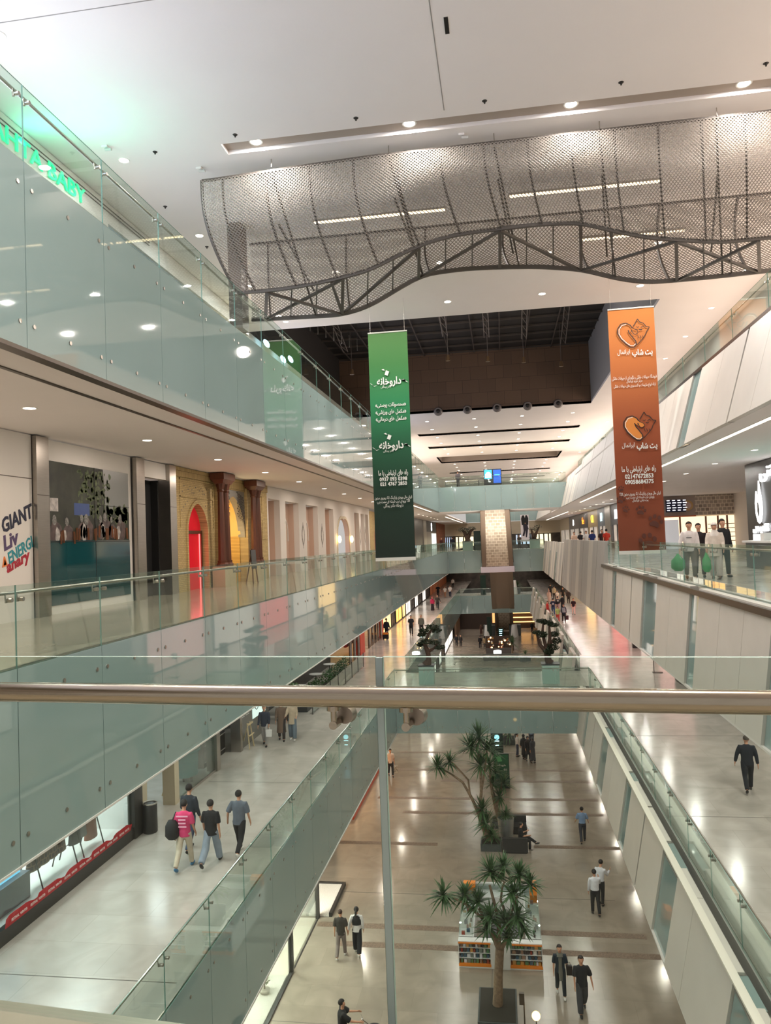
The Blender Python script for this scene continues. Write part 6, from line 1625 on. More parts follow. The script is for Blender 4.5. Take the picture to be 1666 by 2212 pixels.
for px, s in ((1058, 'left'), (1113, 'right')):
    p = onY(px, 1365, 121); t = thing('grey_block', 'dark grey cube standing behind the %s white planter' % s, 'plinth', (p.x, 121, G)); MB().box(p.x-.9, p.x+.9, 120.3, 122, G, G+1.6).build('body', mat('slate_planter', (70, 76, 76), .6), t)
# benches, planter and totems in the middle of the ground floor
M_sofa = mat('charcoal_leather', (40, 40, 42), .45)
def bench(x0, x1, y0, y1, label, back=None):
    t = thing('lounge_bench', label, 'bench', ((x0+x1)/2, (y0+y1)/2, G))
    MB().box(x0, x1, y0, y1, G+.06, G+.4).build('seat', M_sofa, t)
    MB().box(x0+.05, x1-.05, y0+.05, y1-.05, G, G+.06).build('base', M_black, t)
    if back: MB().box(*back, G+.4, G+.72).build('backrest', M_sofa, t)
    return t
bench(-.62, .6, 37.9, 38.9, 'charcoal bench in front, on which the person in black sits', (-.62, .6, 37.9, 38.1))
bench(-.2, .62, 40.3, 41.2, 'charcoal bench behind the silver planter', (-.2, .62, 41.0, 41.2))
cone_planter(1094, 1800, 39.5, G+0, 1.15, .3, .42, 'silver tapering planter with a spiky plant beside the seated person', None, .55)
tt, x = totem(1075, 1630, 55.0, G, .85, 2.05, 'black totem with glowing white text on screen, behind the yucca')
for i, z in enumerate((1.8, 1.65, 1.5, .9, .6)): MB().box(x-.28+.04*i, x+.28-.04*i, 54.97, 54.99, G+z, G+z+.06).build('screen_text', emis('totem_text', (190, 240, 255), 2.5), tt)
MB().disc((x, 54.97, G+1.2), (0, -1, 0), .18, .01, 14).build('screen_shape', emis('totem_glow', (150, 220, 240), 1.5), tt)
tt, x = totem(1086, 1706, 47.6, G, .92, 2.1, 'dark green pharmacy poster totem marked G1, behind the leaning yucca', None, mat('totem_green_black', (16, 42, 34), .3))
MB().box(x-.42, x+.42, 47.58, 47.595, G+.15, G+2.05).build('poster', gradient('totem_poster', -.0, 2.1, [(0, (14, 40, 32)), (.5, (18, 70, 50)), (1, (40, 110, 72))]), tt)
fit_text('poster_text', shape('داروخانه'), M_bw, (x, 47.57, G+1.4), XX, ZD, .5, .14, tt, .002, 0, .02); fit_text('poster_text', 'G1', M_bw, (x+.2, 47.57, G+1.15), XX, ZD, .16, .11, tt, .002, 0, .02)
MB().prism([(x-.35, 47.575, G+1.9), (x-.05, 47.575, G+1.95), (x+.05, 47.575, G+1.65), (x-.2, 47.575, G+1.6)], (0, -.003, 0)).build('poster_leaf', mat('leaf_print', (90, 170, 110), .6), tt)
q = onZ(1134, 2212, G)
t = thing('sign_post', 'slim grey post with a small box on top, next to the nearest planter', 'post', (q.x, 24.6, G))
MB().tube([(q.x, 24.6, G), (q.x, 24.6, G+.95)], .02, 8).build('post', M_steeld, t); MB().box(q.x-.14, q.x+.02, 24.5, 24.6, G+.8, G+1.15).build('sign_box', M_steeld, t); MB().lathe((q.x, 24.6, G), [(.18, 0), (.16, .03)], 16).build('foot', M_steeld, t)
t = thing('ball_lamp', 'small warm glowing ball lamp at the very bottom beside the post', 'lamp', (q.x+.35, 24.3, G))
MB().ell((q.x+.35, 24.3, G+.62), (.13, .13, .13), 18, 12).build('globe', emis('ball_lamp_glow', (255, 200, 120), 5), t, True); MB().tube([(q.x+.35, 24.3, G), (q.x+.35, 24.3, G+.5)], .02, 8).build('stem', M_steeld, t)
# far ground floor: market stall, sofas, totem
p = onY(1080, 1400, 106)
t = thing('market_stall', 'busy round stall crowded with small warm lit goods on the far ground floor', 'stall', (p.x, 106, G))
MB().box(p.x-1.9, p.x+1.9, 105, 107.5, G, G+.9).build('counter', mat('stall_dark', (60, 44, 36), .5), t)
rs = random.Random(9)
for k in range(46):
    m = (emis('stall_lamp', (255, 200, 140), 4), M_pk[1], M_pk[0], M_pk[4])[k % 4]
    MB().ell((p.x+rs.uniform(-1.8, 1.8), 104.9+rs.uniform(-.1, .6), G+rs.uniform(.3, 1.7)), (.12, .1, .12), 8, 6).build('goods', m, t)
MB().box(p.x-1.9, p.x+1.9, 106, 106.2, G+.9, G+1.8).build('rear_shelf', mat('stall_dark', (60, 44, 36), .5), t)
tt, x = totem(1083, 1385, 108.5, G, .75, 2.6, 'black totem with pale blue text above the crowded stall')
for i, z in enumerate((2.3, 2.05, 1.8, 1.5, 1.2)): MB().box(x-.22, x+.22-.03*i, 108.45, 108.48, G+z, G+z+.1).build('screen_text', emis('totem_text', (190, 240, 255), 2.5), tt)
for i, (a, b, Y) in enumerate(((1050, 1105, 101.5), (1043, 1120, 96.5))):
    p = onY(a, 1400, Y); q = onY(b, 1400, Y)
    t = thing('grey_sofa', 'long grey-brown sofa on the far ground floor, %s' % ['behind the white lamp', 'in front of the white lamp'][i], 'sofa', ((p.x+q.x)/2, Y, G))
    MB().box(p.x, q.x, Y, Y+.9, G+.08, G+.42).build('seat', mat('taupe_fabric', (94, 88, 86), .8), t); MB().box(p.x, q.x, Y, Y+.25, G+.42, G+.8).build('backrest', mat('taupe_fabric', (94, 88, 86), .8), t); MB().box(p.x+.1, q.x-.1, Y+.05, Y+.85, G, G+.08).build('base', M_black, t)
p = onY(1075, 1410, 98.5)
t = thing('drum_lamp', 'white glowing drum shaped lamp between the far sofas', 'lamp', (p.x, 98.5, G))
MB().lathe((p.x, 98.5, G), [(.45, .55), (.5, .6), (.5, .9), (.42, .95)], 18).build('shade', emis('drum_glow', (255, 255, 255), 3), t, True); MB().tube([(p.x, 98.5, G), (p.x, 98.5, G+.56)], .05, 8).build('stem', M_steel, t)
# bonsai trees in pale planters on the bridge
M_bdark = mat('bonsai_bark', (72, 54, 42), .8, noise=.3, nscale=12)
M_pl = mat('pale_green_planter', (176, 200, 192), .4)
def bonsai(px0, px1, py0, Y, z, ph, label, trunks, pads, pw=.5, pm=None, seed=1, potc=True):
    a = onY(px0, py0, Y); b = onY(px1, py0, Y); cx = (a.x+b.x)/2; w = (b.x-a.x)/2
    t = thing('bonsai_tree', label, 'tree', (cx, Y, z))
    MB().box(cx-w, cx+w, Y-w*.9, Y+w*.9, z, z+ph).build('planter', pm or M_pl, t)
    MB().box(cx-w*1.1, cx+w*1.1, Y-w, Y+w, z+ph, z+ph+.05).build('dark_tray', mat('tray_dark', (40, 44, 44), .5), t)
    for pts, rr in trunks:
        P_ = [Vector((cx, Y, z+ph+.04)) if q == 'base' else onY(q[0], q[1], Y+(q[2] if len(q) > 2 else 0)) for q in pts]
        MB().tube(P_, rr, 9).build('trunk', M_bdark, t, True)
    rng = random.Random(seed)
    for q in pads:
        leaf_pad(MB(), onY(q[0], q[1], Y+q[2]), (q[3], q[3]*.8, q[4]), q[5] if len(q) > 5 else 170, .075, rng).build('leaf_pad', M_leafd, t)
bonsai(906, 938, 1440, 44.9, L1, 1.05, 'left bonsai tree with rounded cloud pads in a pale green planter on the bridge',
  [(['base', (926, 1425), (925, 1408)], [.3, .17, .13]), ([(925, 1410), (917, 1390), (926, 1370), (934, 1358)], [.15, .12, .08, .05]), ([(925, 1408), (938, 1400), (945, 1390)], [.1, .07, .05]), ([(921, 1398), (912, 1384)], [.08, .05]), ([(926, 1370), (914, 1365)], [.06, .04])],
  [(934, 1354, 0, .46, .18, 260), (943, 1362, .2, .33, .16), (915, 1362, -.1, .32, .14), (911, 1371, 0, .28, .12), (922, 1386, -.2, .42, .16, 220), (939, 1388, .1, .34, .14), (950, 1398, 0, .34, .15, 200), (908, 1392, 0, .22, .12)], seed=4)
bonsai(1171, 1207, 1440, 44.9, L1, 1.05, 'right bonsai tree with three bare bent trunks in a pale green planter on the bridge',
  [(['base', (1184, 1425), (1182, 1405)], [.26, .2, .2]), ([(1180, 1408), (1166, 1392), (1160, 1370)], [.14, .1, .06]), ([(1182, 1405), (1176, 1385), (1172, 1365), (1174, 1346)], [.12, .1, .08, .05]), ([(1184, 1405), (1188, 1380), (1187, 1352)], [.13, .1, .06]), ([(1186, 1395), (1198, 1378)], [.1, .05])],
  [(1170, 1341, 0, .34, .12, 220), (1182, 1345, .1, .36, .11, 200), (1196, 1350, 0, .33, .12, 200), (1160, 1366, 0, .27, .12), (1172, 1371, -.2, .3, .2), (1197, 1370, .1, .3, .17, 200), (1203, 1384, 0, .3, .2, 200), (1195, 1398, -.2, .36, .22, 240), (1186, 1408, -.3, .3, .2, 200)], seed=8)
bonsai(1000, 1022, 1180, 93.5, L2, 1.1, 'left distant bonsai with a thick forked trunk on the upper far bridge',
  [(['base', (1010, 1165), (1004, 1150), (998, 1145)], [.45, .3, .2, .1]), ([(1010, 1165), (1016, 1148), (1024, 1142)], [.3, .2, .1])],
  [(999, 1144, 0, .7, .3), (1008, 1146, 0, .6, .3), (1018, 1142, 0, .7, .3), (1010, 1152, 0, .6, .35)], seed=2, pm=mat('grey_green_planter', (150, 172, 164), .5))
bonsai(1145, 1166, 1180, 93.5, L2, 1.1, 'right distant bonsai with thin wiry branches on the upper far bridge',
  [(['base', (1153, 1165), (1150, 1150), (1147, 1142)], [.45, .3, .15, .08]), ([(1153, 1165), (1160, 1148), (1165, 1138)], [.3, .14, .07])],
  [(1149, 1142, 0, .5, .2, 90), (1163, 1137, 0, .5, .2, 90), (1158, 1144, 0, .4, .2, 70), (1152, 1160, 0, .6, .5, 120)], seed=3, pm=mat('grey_green_planter', (150, 172, 164), .5))

# ================================================================== PEOPLE
SKIN = mat('skin', (196, 146, 118), .55); SKIN2 = mat('skin_tan', (172, 122, 94), .55)
def hair_m(c): return mat('hair_%d_%d' % (c[0], c[1]), c, .7)
def cloth(c): return mat('cloth_%d_%d_%d' % c, c, .85, noise=.08, nscale=9)
SHOEK = mat('shoe_black', (22, 22, 24), .5); SHOEW = mat('shoe_white', (206, 204, 200), .5); SHOEB = mat('shoe_blue', (50, 110, 150), .5)
def skinned(verts, edges, radii, root, name, m, parent, sub=1):
    me = bpy.data.meshes.new(name); me.from_pydata([tuple(v) for v in verts], edges, [])
    me.materials.append(m)
    o = bpy.data.objects.new(name, me); COL.objects.link(o); o.parent = parent
    bm = bmesh.new(); bm.from_mesh(me); ly = bm.verts.layers.skin.verify()
    for i, v in enumerate(bm.verts):
        v[ly].radius = radii[i] if isinstance(radii[i], tuple) else (radii[i], radii[i]); v[ly].use_root = (i == root)
    bm.to_mesh(me); bm.free()
    sk = o.modifiers.new('skin', 'SKIN'); sk.use_smooth_shade = True; sk.branch_smoothing = .3
    ss = o.modifiers.new('sub', 'SUBSURF'); ss.levels = sub; ss.render_levels = sub
    return o
def fuse(mb, name, m, parent, vox):
    o = mb.build(name, m, parent, True, local=True)
    r = o.modifiers.new('fuse', 'REMESH'); r.mode = 'VOXEL'; r.voxel_size = vox; r.use_smooth_shade = True
    s = o.modifiers.new('smooth', 'SMOOTH'); s.factor = .6; s.iterations = 3
    return o
class Person: pass
def person(px, py, z, label, face=0.0, H=1.74, top=(30, 30, 34), bottom=(30, 30, 36), shoes=None, hair=(26, 20, 18), hairk='short', sleeve='short', stride=.35, ph=1,
           arms=((.2, .25), (-.2, .25)), ab=(.12, .12), coat=None, skirt=None, skin=None, build=1.0, Y=None, X=None, sit=False, detail=None, scarf=None, group=None, lean=0.0, tuck=False, stripes=None, headtilt=0.0):
    q = onZ(px, py, z) if Y is None else onY(px, py, Y)
    if X is not None: q.x = X
    S = H/1.75
    t = thing('person', label, 'person', (q.x, q.y, z), group, rz=face)
    d = q.y; near = d < 42 if detail is None else detail
    sk = skin or SKIN
    F = lambda f, s, u: Vector((s, -f, u))            # forward, side, up (front is local -Y)
    hipz = .93; kn = {}
    leg = {}
    for sd in (-1, 1):
        a = stride*ph*sd; k = max(0, -a)*1.1+.06
        if sit: a = 1.45; k = 1.5 if sd < 0 else 1.15
        hip = F(0, .09*sd, hipz); knee = hip+F(math.sin(a)*.43, .01*sd, -math.cos(a)*.43)
        ank = knee+F(math.sin(a-k)*.42, 0, -math.cos(a-k)*.42)
        leg[sd] = [hip, knee, ank, a-k]
    low = min(leg[s][2].z for s in leg)
    dz = .075-low if not sit else -(hipz-.5)
    if sit:
        leg[1][1] = leg[1][0]+F(.42, -.06, .05); leg[1][2] = leg[1][1]+F(.3, -.22, -.16)
    for s in leg:
        for i in range(3): leg[s][i] = leg[s][i]+Vector((0, 0, dz))
    up = lambda f, s, u: F(f+lean*(u-.95), s, u+dz)
    arm = {}
    for i, sd in enumerate((-1, 1)):
        sw, el = arms[i]; b = ab[i]
        sh = up(0, .185*sd*build, 1.42)
        e = sh+F(math.sin(sw)*.28, math.sin(b)*.28*sd, -math.cos(sw)*math.cos(b)*.28)
        w = e+F(math.sin(sw+el)*.25, math.sin(b*.6)*.25*sd, -math.cos(sw+el)*.25)
        hd_ = (w-e).normalized(); arm[sd] = (sh, e, w, hd_)
    V = []; E_ = []; R_ = []
    def add(v, r, par=None):
        V.append(v*S); R_.append((r[0]*S, r[1]*S) if isinstance(r, tuple) else r*S)
        if par is not None: E_.append((par, len(V)-1))
        return len(V)-1
    pel = add(up(0, 0, .96), .1); sp = add(up(0, 0, 1.15), .095, pel); ch = add(up(0, 0, 1.34), .105, sp)
    nb = add(up(.0, 0, 1.46), .056, ch); n2 = add(up(.015, 0, 1.52), .052, nb)
    tf = headtilt
    h1 = add(up(.03+tf*.04, 0, 1.575), .062, n2); h2 = add(up(.02+tf*.07, 0, 1.635), .082, h1); h3 = add(up(.0+tf*.08, 0, 1.69), .08, h2); h4 = add(up(-.0+tf*.09, 0, 1.735), .05, h3)
    nose = add(up(.108+tf*.07, 0, 1.628), .013, h2)
    for sd in (-1, 1):
        add(up(.0+tf*.07, .088*sd, 1.64), .016, h2)
        sh, e, w, hd_ = arm[sd]
        a1 = add(sh+Vector((-.015*sd, 0, -.015)), .04, ch); a2 = add(e, .038, a1); a3 = add(w, .026, a2)
        palm = add(w+hd_*.05, (.034, .022), a3)
        side = Vector((0, -1, 0)); out = hd_.cross(side)
        out = out.normalized() if out.length > .1 else Vector((1, 0, 0)); side = out.cross(hd_).normalized()
        cur = Vector((-.35*sd, 0, 0))
        for k in range(4):
            o_ = side*(k-1.5)*.019
            L = (.062, .074, .07, .054)[k]
            f1 = add(w+hd_*.085+o_, .0095, palm); f2 = add(w+hd_*(.085+L*.55)+o_+cur*.02, .009, f1); add(w+hd_*(.085+L)+o_+cur*.06, .0075, f2)
        th1 = add(w+hd_*.045+side*.036, .011, palm); add(w+hd_*.08+side*.05+cur*.02, .009, th1)
        hip, knee, ank, _ = leg[sd]
        l1 = add(hip, .085, pel); l2 = add(knee, .055, l1); l3 = add(ank, .038, l2); add(ank+F(.1, 0, -.045), .028, l3)
    body_o = skinned(V, E_, R_, pel, 'body', sk, t, 1)
    P = lambda v: v*S
    vox = .016 if near else .03
    # trousers or skirt
    b_ = build
    if skirt is None:
        mb = MB()
        mb.loft([tuple(P(up(0, 0, u)))+(a*S*b_, b*S*b_) for u, a, b in ((.82, .1, .1), (.88, .155, .12), (.95, .165, .122), (1.02, .15, .11))], 16)
        wl_ = {'wide': 1.35}.get(tuck, 1.0)
        for sd in (-1, 1):
            hip, knee, ank, _ = leg[sd]
            hp = hip+Vector((0, 0, .0))
            mb.tube([P(hp+Vector((0, 0, .03))), P(hip.lerp(knee, .35)), P(knee), P(knee.lerp(ank, .5)), P(ank+(knee-ank)*.05)], [.097*S*b_, .096*S*b_, .076*S*wl_, .07*S*wl_, .064*S*wl_], 12)
        fuse(mb, 'trousers', cloth(bottom), t, vox)
    else:
        mb = MB(); zb = skirt
        mb.loft([tuple(P(up(0, 0, u)))+(a*S, b*S) for u, a, b in ((zb-dz*0, .24, .2), (zb+(.98-zb)*.5, .2, .16), (.9, .17, .13), (1.02, .145, .11))], 20)
        fuse(mb, 'skirt', cloth(bottom), t, vox)
    # upper garment
    mb = MB(); zb = coat if coat is not None else (.98 if tuck is True else .86)
    secs = [(1.5, .058, .055), (1.475, .1, .075), (1.435, .17*b_, .095), (1.36, .19*b_, .118*b_), (1.22, .172*b_, .12*b_), (1.08, .16*b_, .118*b_), (.98, .168*b_, .124*b_)]
    if zb < .98: secs.append((max(zb, .86), .178*b_, .13*b_))
    if zb < .8: secs += [(.65 if zb < .6 else zb, .19*b_, .15*b_)]
    if zb < .6: secs.append((zb, .215*b_, .175*b_))
    mb.loft([tuple(P(up(0, 0, u)))+(a*S, b*S) for u, a, b in reversed(secs)], 18)
    for sd in (-1, 1):
        sh, e, w, hd_ = arm[sd]
        if sleeve == 'short': pts = [sh+Vector((-.09*sd, 0, -.01)), sh+Vector((-.015*sd, 0, -.005)), sh.lerp(e, .4), sh.lerp(e, .92)]; rr = [.05, .072, .07, .072]
        elif sleeve == 'none': pts = [sh+Vector((-.04*sd, 0, 0)), sh]; rr = [.065, .062]
        else: pts = [sh+Vector((-.09*sd, 0, -.01)), sh+Vector((-.015*sd, 0, -.005)), sh.lerp(e, .5), e, e.lerp(w, .5), e.lerp(w, .95)]; rr = [.05, .07, .064, .056, .05, .042]
        mb.tube([P(p) for p in pts], [r*S*b_ for r in rr], 12)
    top_o = fuse(mb, 'coat' if coat is not None and coat < .7 else 'shirt', cloth(top), t, vox)
    if stripes:
        for k in range(5):
            mb = MB(); u = 1.0+k*.09
            mb.loft([tuple(P(up(0, 0, u)))+(.186*S*b_, .132*S*b_), tuple(P(up(0, 0, u+.04)))+(.19*S*b_, .134*S*b_)], 18); mb.build('stripe', cloth(stripes), top_o, True, local=True)
    # shoes
    for sd in (-1, 1):
        ank = leg[sd][2]; tip = leg[sd][3]
        dirf = F(math.cos(min(0, tip)*.8), 0, math.sin(min(0, tip)*.8)); fl_ = ank-Vector((0, 0, .035))
        if sit and sd > 0: dirf = F(.9, -.3, .3).normalized()
        sz = .24
        c = ank+dirf*.055-Vector((0, 0, .035))
        rt_ = Vector((0, -1, 0)).rotation_difference(dirf).to_matrix()
        MB().ell(P(c), (.046*S, .135*S, .045*S), 12, 8, rot=rt_).build('shoe', shoes or SHOEK, t, True, local=True)
    # head
    hc = up(.0+tf*.08, 0, 1.668)
    hm_ = hair_m(hair)
    def cap(front, lowz, r, nm, m, y0=0.0):
        mb = MB(); mb.ell(P(hc+F(-.008+y0, 0, .012)), tuple(v*S for v in r), 20, 14)
        keep = []
        for f in mb.f:
            c = sum((Vector(mb.v[i]) for i in f), Vector())/len(f)
            lf = -(c.y-P(hc).y)/S; lz = (c.z-P(hc).z)/S
            if lf > front and lz < .045: continue
            if lz < lowz: continue
            keep.append(f)
        mb.f = keep; mb.mi = [0]*len(keep)
        o = mb.build(nm, m, t, True, local=True)
        so = o.modifiers.new('thick', 'SOLIDIFY'); so.thickness = .012*S; so.offset = -1
    if hairk == 'short': cap(.03, -.055, (.092, .104, .1), 'hair', hm_)
    elif hairk == 'crop': cap(.02, -.02, (.088, .1, .094), 'hair', hm_)
    elif hairk == 'long':
        cap(.03, -.08, (.096, .108, .104), 'hair', hm_)
        MB().loft([tuple(P(hc+F(-.06, 0, z_)))+(a*S, b*S) for z_, a, b in ((-.3, .07, .03), (-.2, .1, .04), (-.08, .095, .05), (.04, .08, .05))], 14).build('hair_length', hm_, t, True, local=True)
    elif hairk == 'tail':
        cap(.03, -.07, (.094, .106, .102), 'hair', hm_)
        MB().tube([P(hc+F(-.1, 0, .03)), P(hc+F(-.15, 0, -.02)), P(hc+F(-.13, .01, -.16)), P(hc+F(-.1, .01, -.26))], [.03*S, .042*S, .04*S, .012*S], 10).build('ponytail', hm_, t, True, local=True)
    elif hairk == 'scarf':
        sc_ = cloth(scarf or (30, 30, 34)); cap(.045, -.12, (.102, .114, .112), 'headscarf', sc_)
        MB().loft([tuple(P(up(.0, 0, u)))+(a*S, b*S) for u, a, b in ((1.36, .175, .13), (1.44, .15, .115), (1.5, .095, .09), (1.56, .085, .088))], 16, cap=False).build('scarf_drape', sc_, t, True, local=True)
    if near and hairk:
        for sd in (-1, 1): MB().ell(P(up(.093+tf*.07, .032*sd, 1.655)), (.011*S, .006*S, .007*S), 8, 6).build('eye', mat('eye_dark', (30, 22, 20), .3), body_o, True, local=True)
        MB().ell(P(up(.094+tf*.06, 0, 1.588)), (.024*S, .006*S, .006*S), 8, 6).build('mouth', mat('lips', (150, 84, 76), .5), body_o, True, local=True)
    rot = Matrix.Rotation(face, 3, 'Z')
    o = Person(); o.t = t
    o.hand = {sd: Vector(t.location)+rot @ P(arm[sd][2]+arm[sd][3]*.11) for sd in (-1, 1)}
    o.pt = lambda f, s, u: Vector(t.location)+rot @ P(up(f, s, u))
    o.add = lambda mb, nm, m: mb.build(nm, m, top_o, True, local=True)
    o.loc = lambda f, s, u: P(up(f, s, u))
    return o
def bag(h, label, m, w=.3, hgt=.36, name='shopping_bag', soft=False, cat='bag', d=.1):
    t = thing(name, label, cat, (h.x, h.y, h.z-hgt-.12))
    if soft: MB().loft([(h.x, h.y, h.z-hgt-.1, w*.25, w*.22), (h.x, h.y, h.z-hgt, w*.5, w*.42), (h.x, h.y, h.z-hgt*.5, w*.48, w*.4), (h.x, h.y, h.z-.1, w*.2, w*.16), (h.x, h.y, h.z-.01, .02, .02)], 14).build('body', m, t, True)
    else:
        MB().hexa([(h.x-w*.45, h.y-d/2, h.z-hgt-.12), (h.x+w*.45, h.y-d/2, h.z-hgt-.12), (h.x+w*.45, h.y+d/2, h.z-hgt-.12), (h.x-w*.45, h.y+d/2, h.z-hgt-.12), (h.x-w/2, h.y-d/2, h.z-.12), (h.x+w/2, h.y-d/2, h.z-.12), (h.x+w/2, h.y+d/2, h.z-.12), (h.x-w/2, h.y+d/2, h.z-.12)]).build('body', m, t)
        MB().tube([(h.x-w*.25, h.y, h.z-.12), (h.x-w*.12, h.y, h.z-.01), (h.x+w*.12, h.y, h.z-.01), (h.x+w*.25, h.y, h.z-.12)], .008, 6).build('handle', m, t)
    return t
AW = PI
JEANL = (134, 146, 160); JEAN = (58, 72, 96); BLK = (24, 24, 28); NAVY = (26, 32, 44)
# first floor, left: the four walking away
p = person(400, 1876, L1, 'person in a pink t-shirt and beige trousers with blue shoes, walking away at left', AW+.05, 1.8, (206, 60, 110), (190, 178, 158), SHOEB, stride=.3, ph=-1, arms=((.1, .4), (-.2, .3)), headtilt=.4)
fit = MB()
for k, w in enumerate((.16, .1, .1, .12)): fit.box(-w, w, .142+.002, .146, 1.38-k*.09, 1.42-k*.09)
p.add(fit, 'back_print', mat('print_pale_pink', (236, 170, 196), .7))
h = p.pt(-.2, .3, 1.2)
t = thing('backpack', 'black backpack slung at the left side of the person in pink', 'backpack', (h.x, h.y, h.z-.35))
h = p.pt(-.12, .28 if False else .27, 1.12)
MB().loft([(h.x-.0, h.y, h.z-.3, .12, .1), (h.x, h.y, h.z-.22, .19, .15), (h.x, h.y, h.z+.05, .18, .15), (h.x, h.y, h.z+.18, .1, .08)], 16).build('sack', mat('backpack_black', (20, 20, 24), .6), t, True)
MB().tube([(h.x, h.y, h.z+.16), p.pt(-.03, .2, 1.47), p.pt(.1, .17, 1.3)], .018, 7).build('strap', M_black, t, True)
person(411, 1838, L1, 'tall person in a dark blue jacket and jeans just behind the pink t-shirt', AW-.1, 1.84, (36, 44, 54), JEAN, SHOEK, sleeve='long', stride=.25, ph=1, arms=((.1, .3), (.1, .9)), headtilt=.3)
person(458, 1868, L1, 'person in a black t-shirt, light jeans and black boots, walking away', AW+.02, 1.76, BLK, JEANL, SHOEK, stride=.42, ph=-1, tuck='wide', arms=((-.1, .2), (.15, .25)))
person(519, 1845, L1, 'person in a loose slate grey t-shirt and black trousers, walking away', AW-.05, 1.76, (92, 100, 112), BLK, SHOEW, stride=.35, ph=1, arms=((.15, .2), (-.15, .6)), ab=(.15, .4), build=1.06)
q = person(573, 1611, L1, 'person in a dark navy jacket and grey trousers, holding a white bag', .1, 1.72, (34, 38, 52), (158, 154, 152), SHOEK, sleeve='long', stride=.25, ph=1, arms=((.2, .3), (.2, .6)))
bag(q.hand[1], 'small white paper bag hanging from the hand of the person in navy', M_inwhite, .24, .28)
person(609, 1600, L1, 'person in a long brown coat walking beside the cream jacket', .25, 1.72, (104, 84, 68), (40, 34, 32), SHOEK, hair=(50, 34, 26), hairk='long', sleeve='long', stride=.2, coat=.38, arms=((.1, .3), (.0, .5)))
person(633, 1599, L1, 'person in a cream jacket and blue jeans right of the long brown coat', .1, 1.72, (176, 160, 138), (96, 110, 122), SHOEW, hair=(50, 36, 28), hairk='short', sleeve='long', stride=.12, coat=.72, arms=((.5, .9), (.3, 1.0)), tuck='wide')
# first floor, right
person(1618, 1710, L1, 'lone person in black walking away on the right first floor walkway', AW-.12, 1.8, (24, 30, 40), (22, 26, 34), SHOEK, (70, 62, 54), 'crop', 'long', .3, -1, ((-.1, .1), (.15, .15)), (.22, .3), build=1.08)
# ground floor
person(738, 2068, G, 'person in a dark olive t-shirt and grey trousers, walking away on the ground floor', AW, 1.75, (52, 48, 44), (118, 108, 104), SHOEW, (60, 40, 30), 'crop', 'short', .25, -1, ((.1, .2), (-.1, .3)))
p = person(773, 2060, G, 'person in a black vest with white sleeves and black wide trousers, ponytail', AW+.05, 1.72, (206, 204, 204), (26, 26, 32), SHOEW, (22, 18, 18), 'tail', 'long', .22, 1, ((.0, .3), (-.2, .2)), (.12, .3), tuck='wide')
mbv = MB(); mbv.loft([tuple(p.loc(0, 0, u))+(a, b) for u, a, b in ((1.12, .178, .128), (1.3, .19, .13), (1.42, .165, .11), (1.47, .1, .08))], 18); p.add(mbv, 'vest', cloth(BLK))
p = person(738, 2160, G, 'person in black at the bottom edge pushing a stroller', AW*.6, 1.76, BLK, BLK, SHOEK, Y=22.7, hairk='short', stride=.2, arms=((.9, .5), (.9, .5)), build=1.15)
h = p.hand[1].lerp(p.hand[-1], .5)
t = thing('stroller', 'black pushchair in front of the person at the bottom edge', 'stroller', (h.x+.45, h.y-.05, G))
sx, sy = h.x+.4, h.y-.1
MB().ell((sx, sy, G+.75), (.3, .26, .3), 16, 10).build('hood', mat('stroller_cloth', (30, 30, 34), .7), t, True)
MB().hexa([(sx-.2, sy-.2, G+.4), (sx+.4, sy-.2, G+.4), (sx+.4, sy+.2, G+.4), (sx-.2, sy+.2, G+.4), (sx-.25, sy-.22, G+.7), (sx+.42, sy-.22, G+.6), (sx+.42, sy+.22, G+.6), (sx-.25, sy+.22, G+.7)]).build('seat', mat('stroller_cloth', (30, 30, 34), .7), t)
for dx in (-.25, .4):
    for dy in (-.24, .24): MB().tube([(sx+dx, sy+dy-.02, G+.1), (sx+dx, sy+dy+.02, G+.1)], .1, 14).build('wheel', M_black, t)
for dy in (-.22, .22): MB().tube([(sx-.25, sy+dy, G+.1), (sx+.1, sy+dy, G+.45), (sx-.1, sy+dy, G+.8), tuple(p.hand[1].lerp(p.hand[-1], .5+dy))], .012, 6).build('frame_tube', M_steel, t)
p = person(1213, 2152, G, 'person in a navy top with a long grey scarf, facing the viewer', .05, 1.68, (30, 44, 56), (26, 34, 44), SHOEW, (44, 36, 34), 'short', 'short', .22, 1, ((.05, .15), (.1, .2)), build=.98)
mbv = MB()
for s in (-.05,): mbv.loft([tuple(p.loc(.135, 0, u))+(a, .02) for u, a in ((.62, .05), (.9, .065), (1.2, .05), (1.38, .06))], 12)
mbv.loft([tuple(p.loc(0, 0, u))+(a, b) for u, a, b in ((1.4, .13, .13), (1.46, .11, .11), (1.52, .075, .08))], 16); p.add(mbv, 'grey_scarf', cloth((112, 112, 104)))
bag(p.hand[1]+Vector((.05, 0, .45)), 'dark handbag at the hip of the person with the grey scarf', mat('bag_brown_black', (40, 30, 30), .5), .2, .3)
person(1260, 2188, G, 'person in a black polo shirt and charcoal baggy trousers facing the viewer', .1, 1.8, (26, 28, 34), (58, 60, 66), SHOEK, (40, 32, 30), 'short', 'short', .25, -1, ((.1, .2), (.0, .2)), (.1, .3), tuck='wide', build=1.05)
person(1288, 1976, G, 'person in a white shirt and black trousers seen from behind, front one of the two', AW+.1, 1.78, (214, 216, 224), BLK, SHOEK, sleeve='long', stride=.16, ph=1, arms=((.6, 1.4), (.1, .2)), tuck=True, headtilt=.5)
person(1299, 1955, G, 'second person in a white shirt, head bowed, just behind the other white shirt', AW-.5, 1.78, (210, 212, 220), BLK, SHOEK, sleeve='long', stride=.05, arms=((.6, 1.4), (.1, .3)), tuck=True, headtilt=1.0, lean=.12)
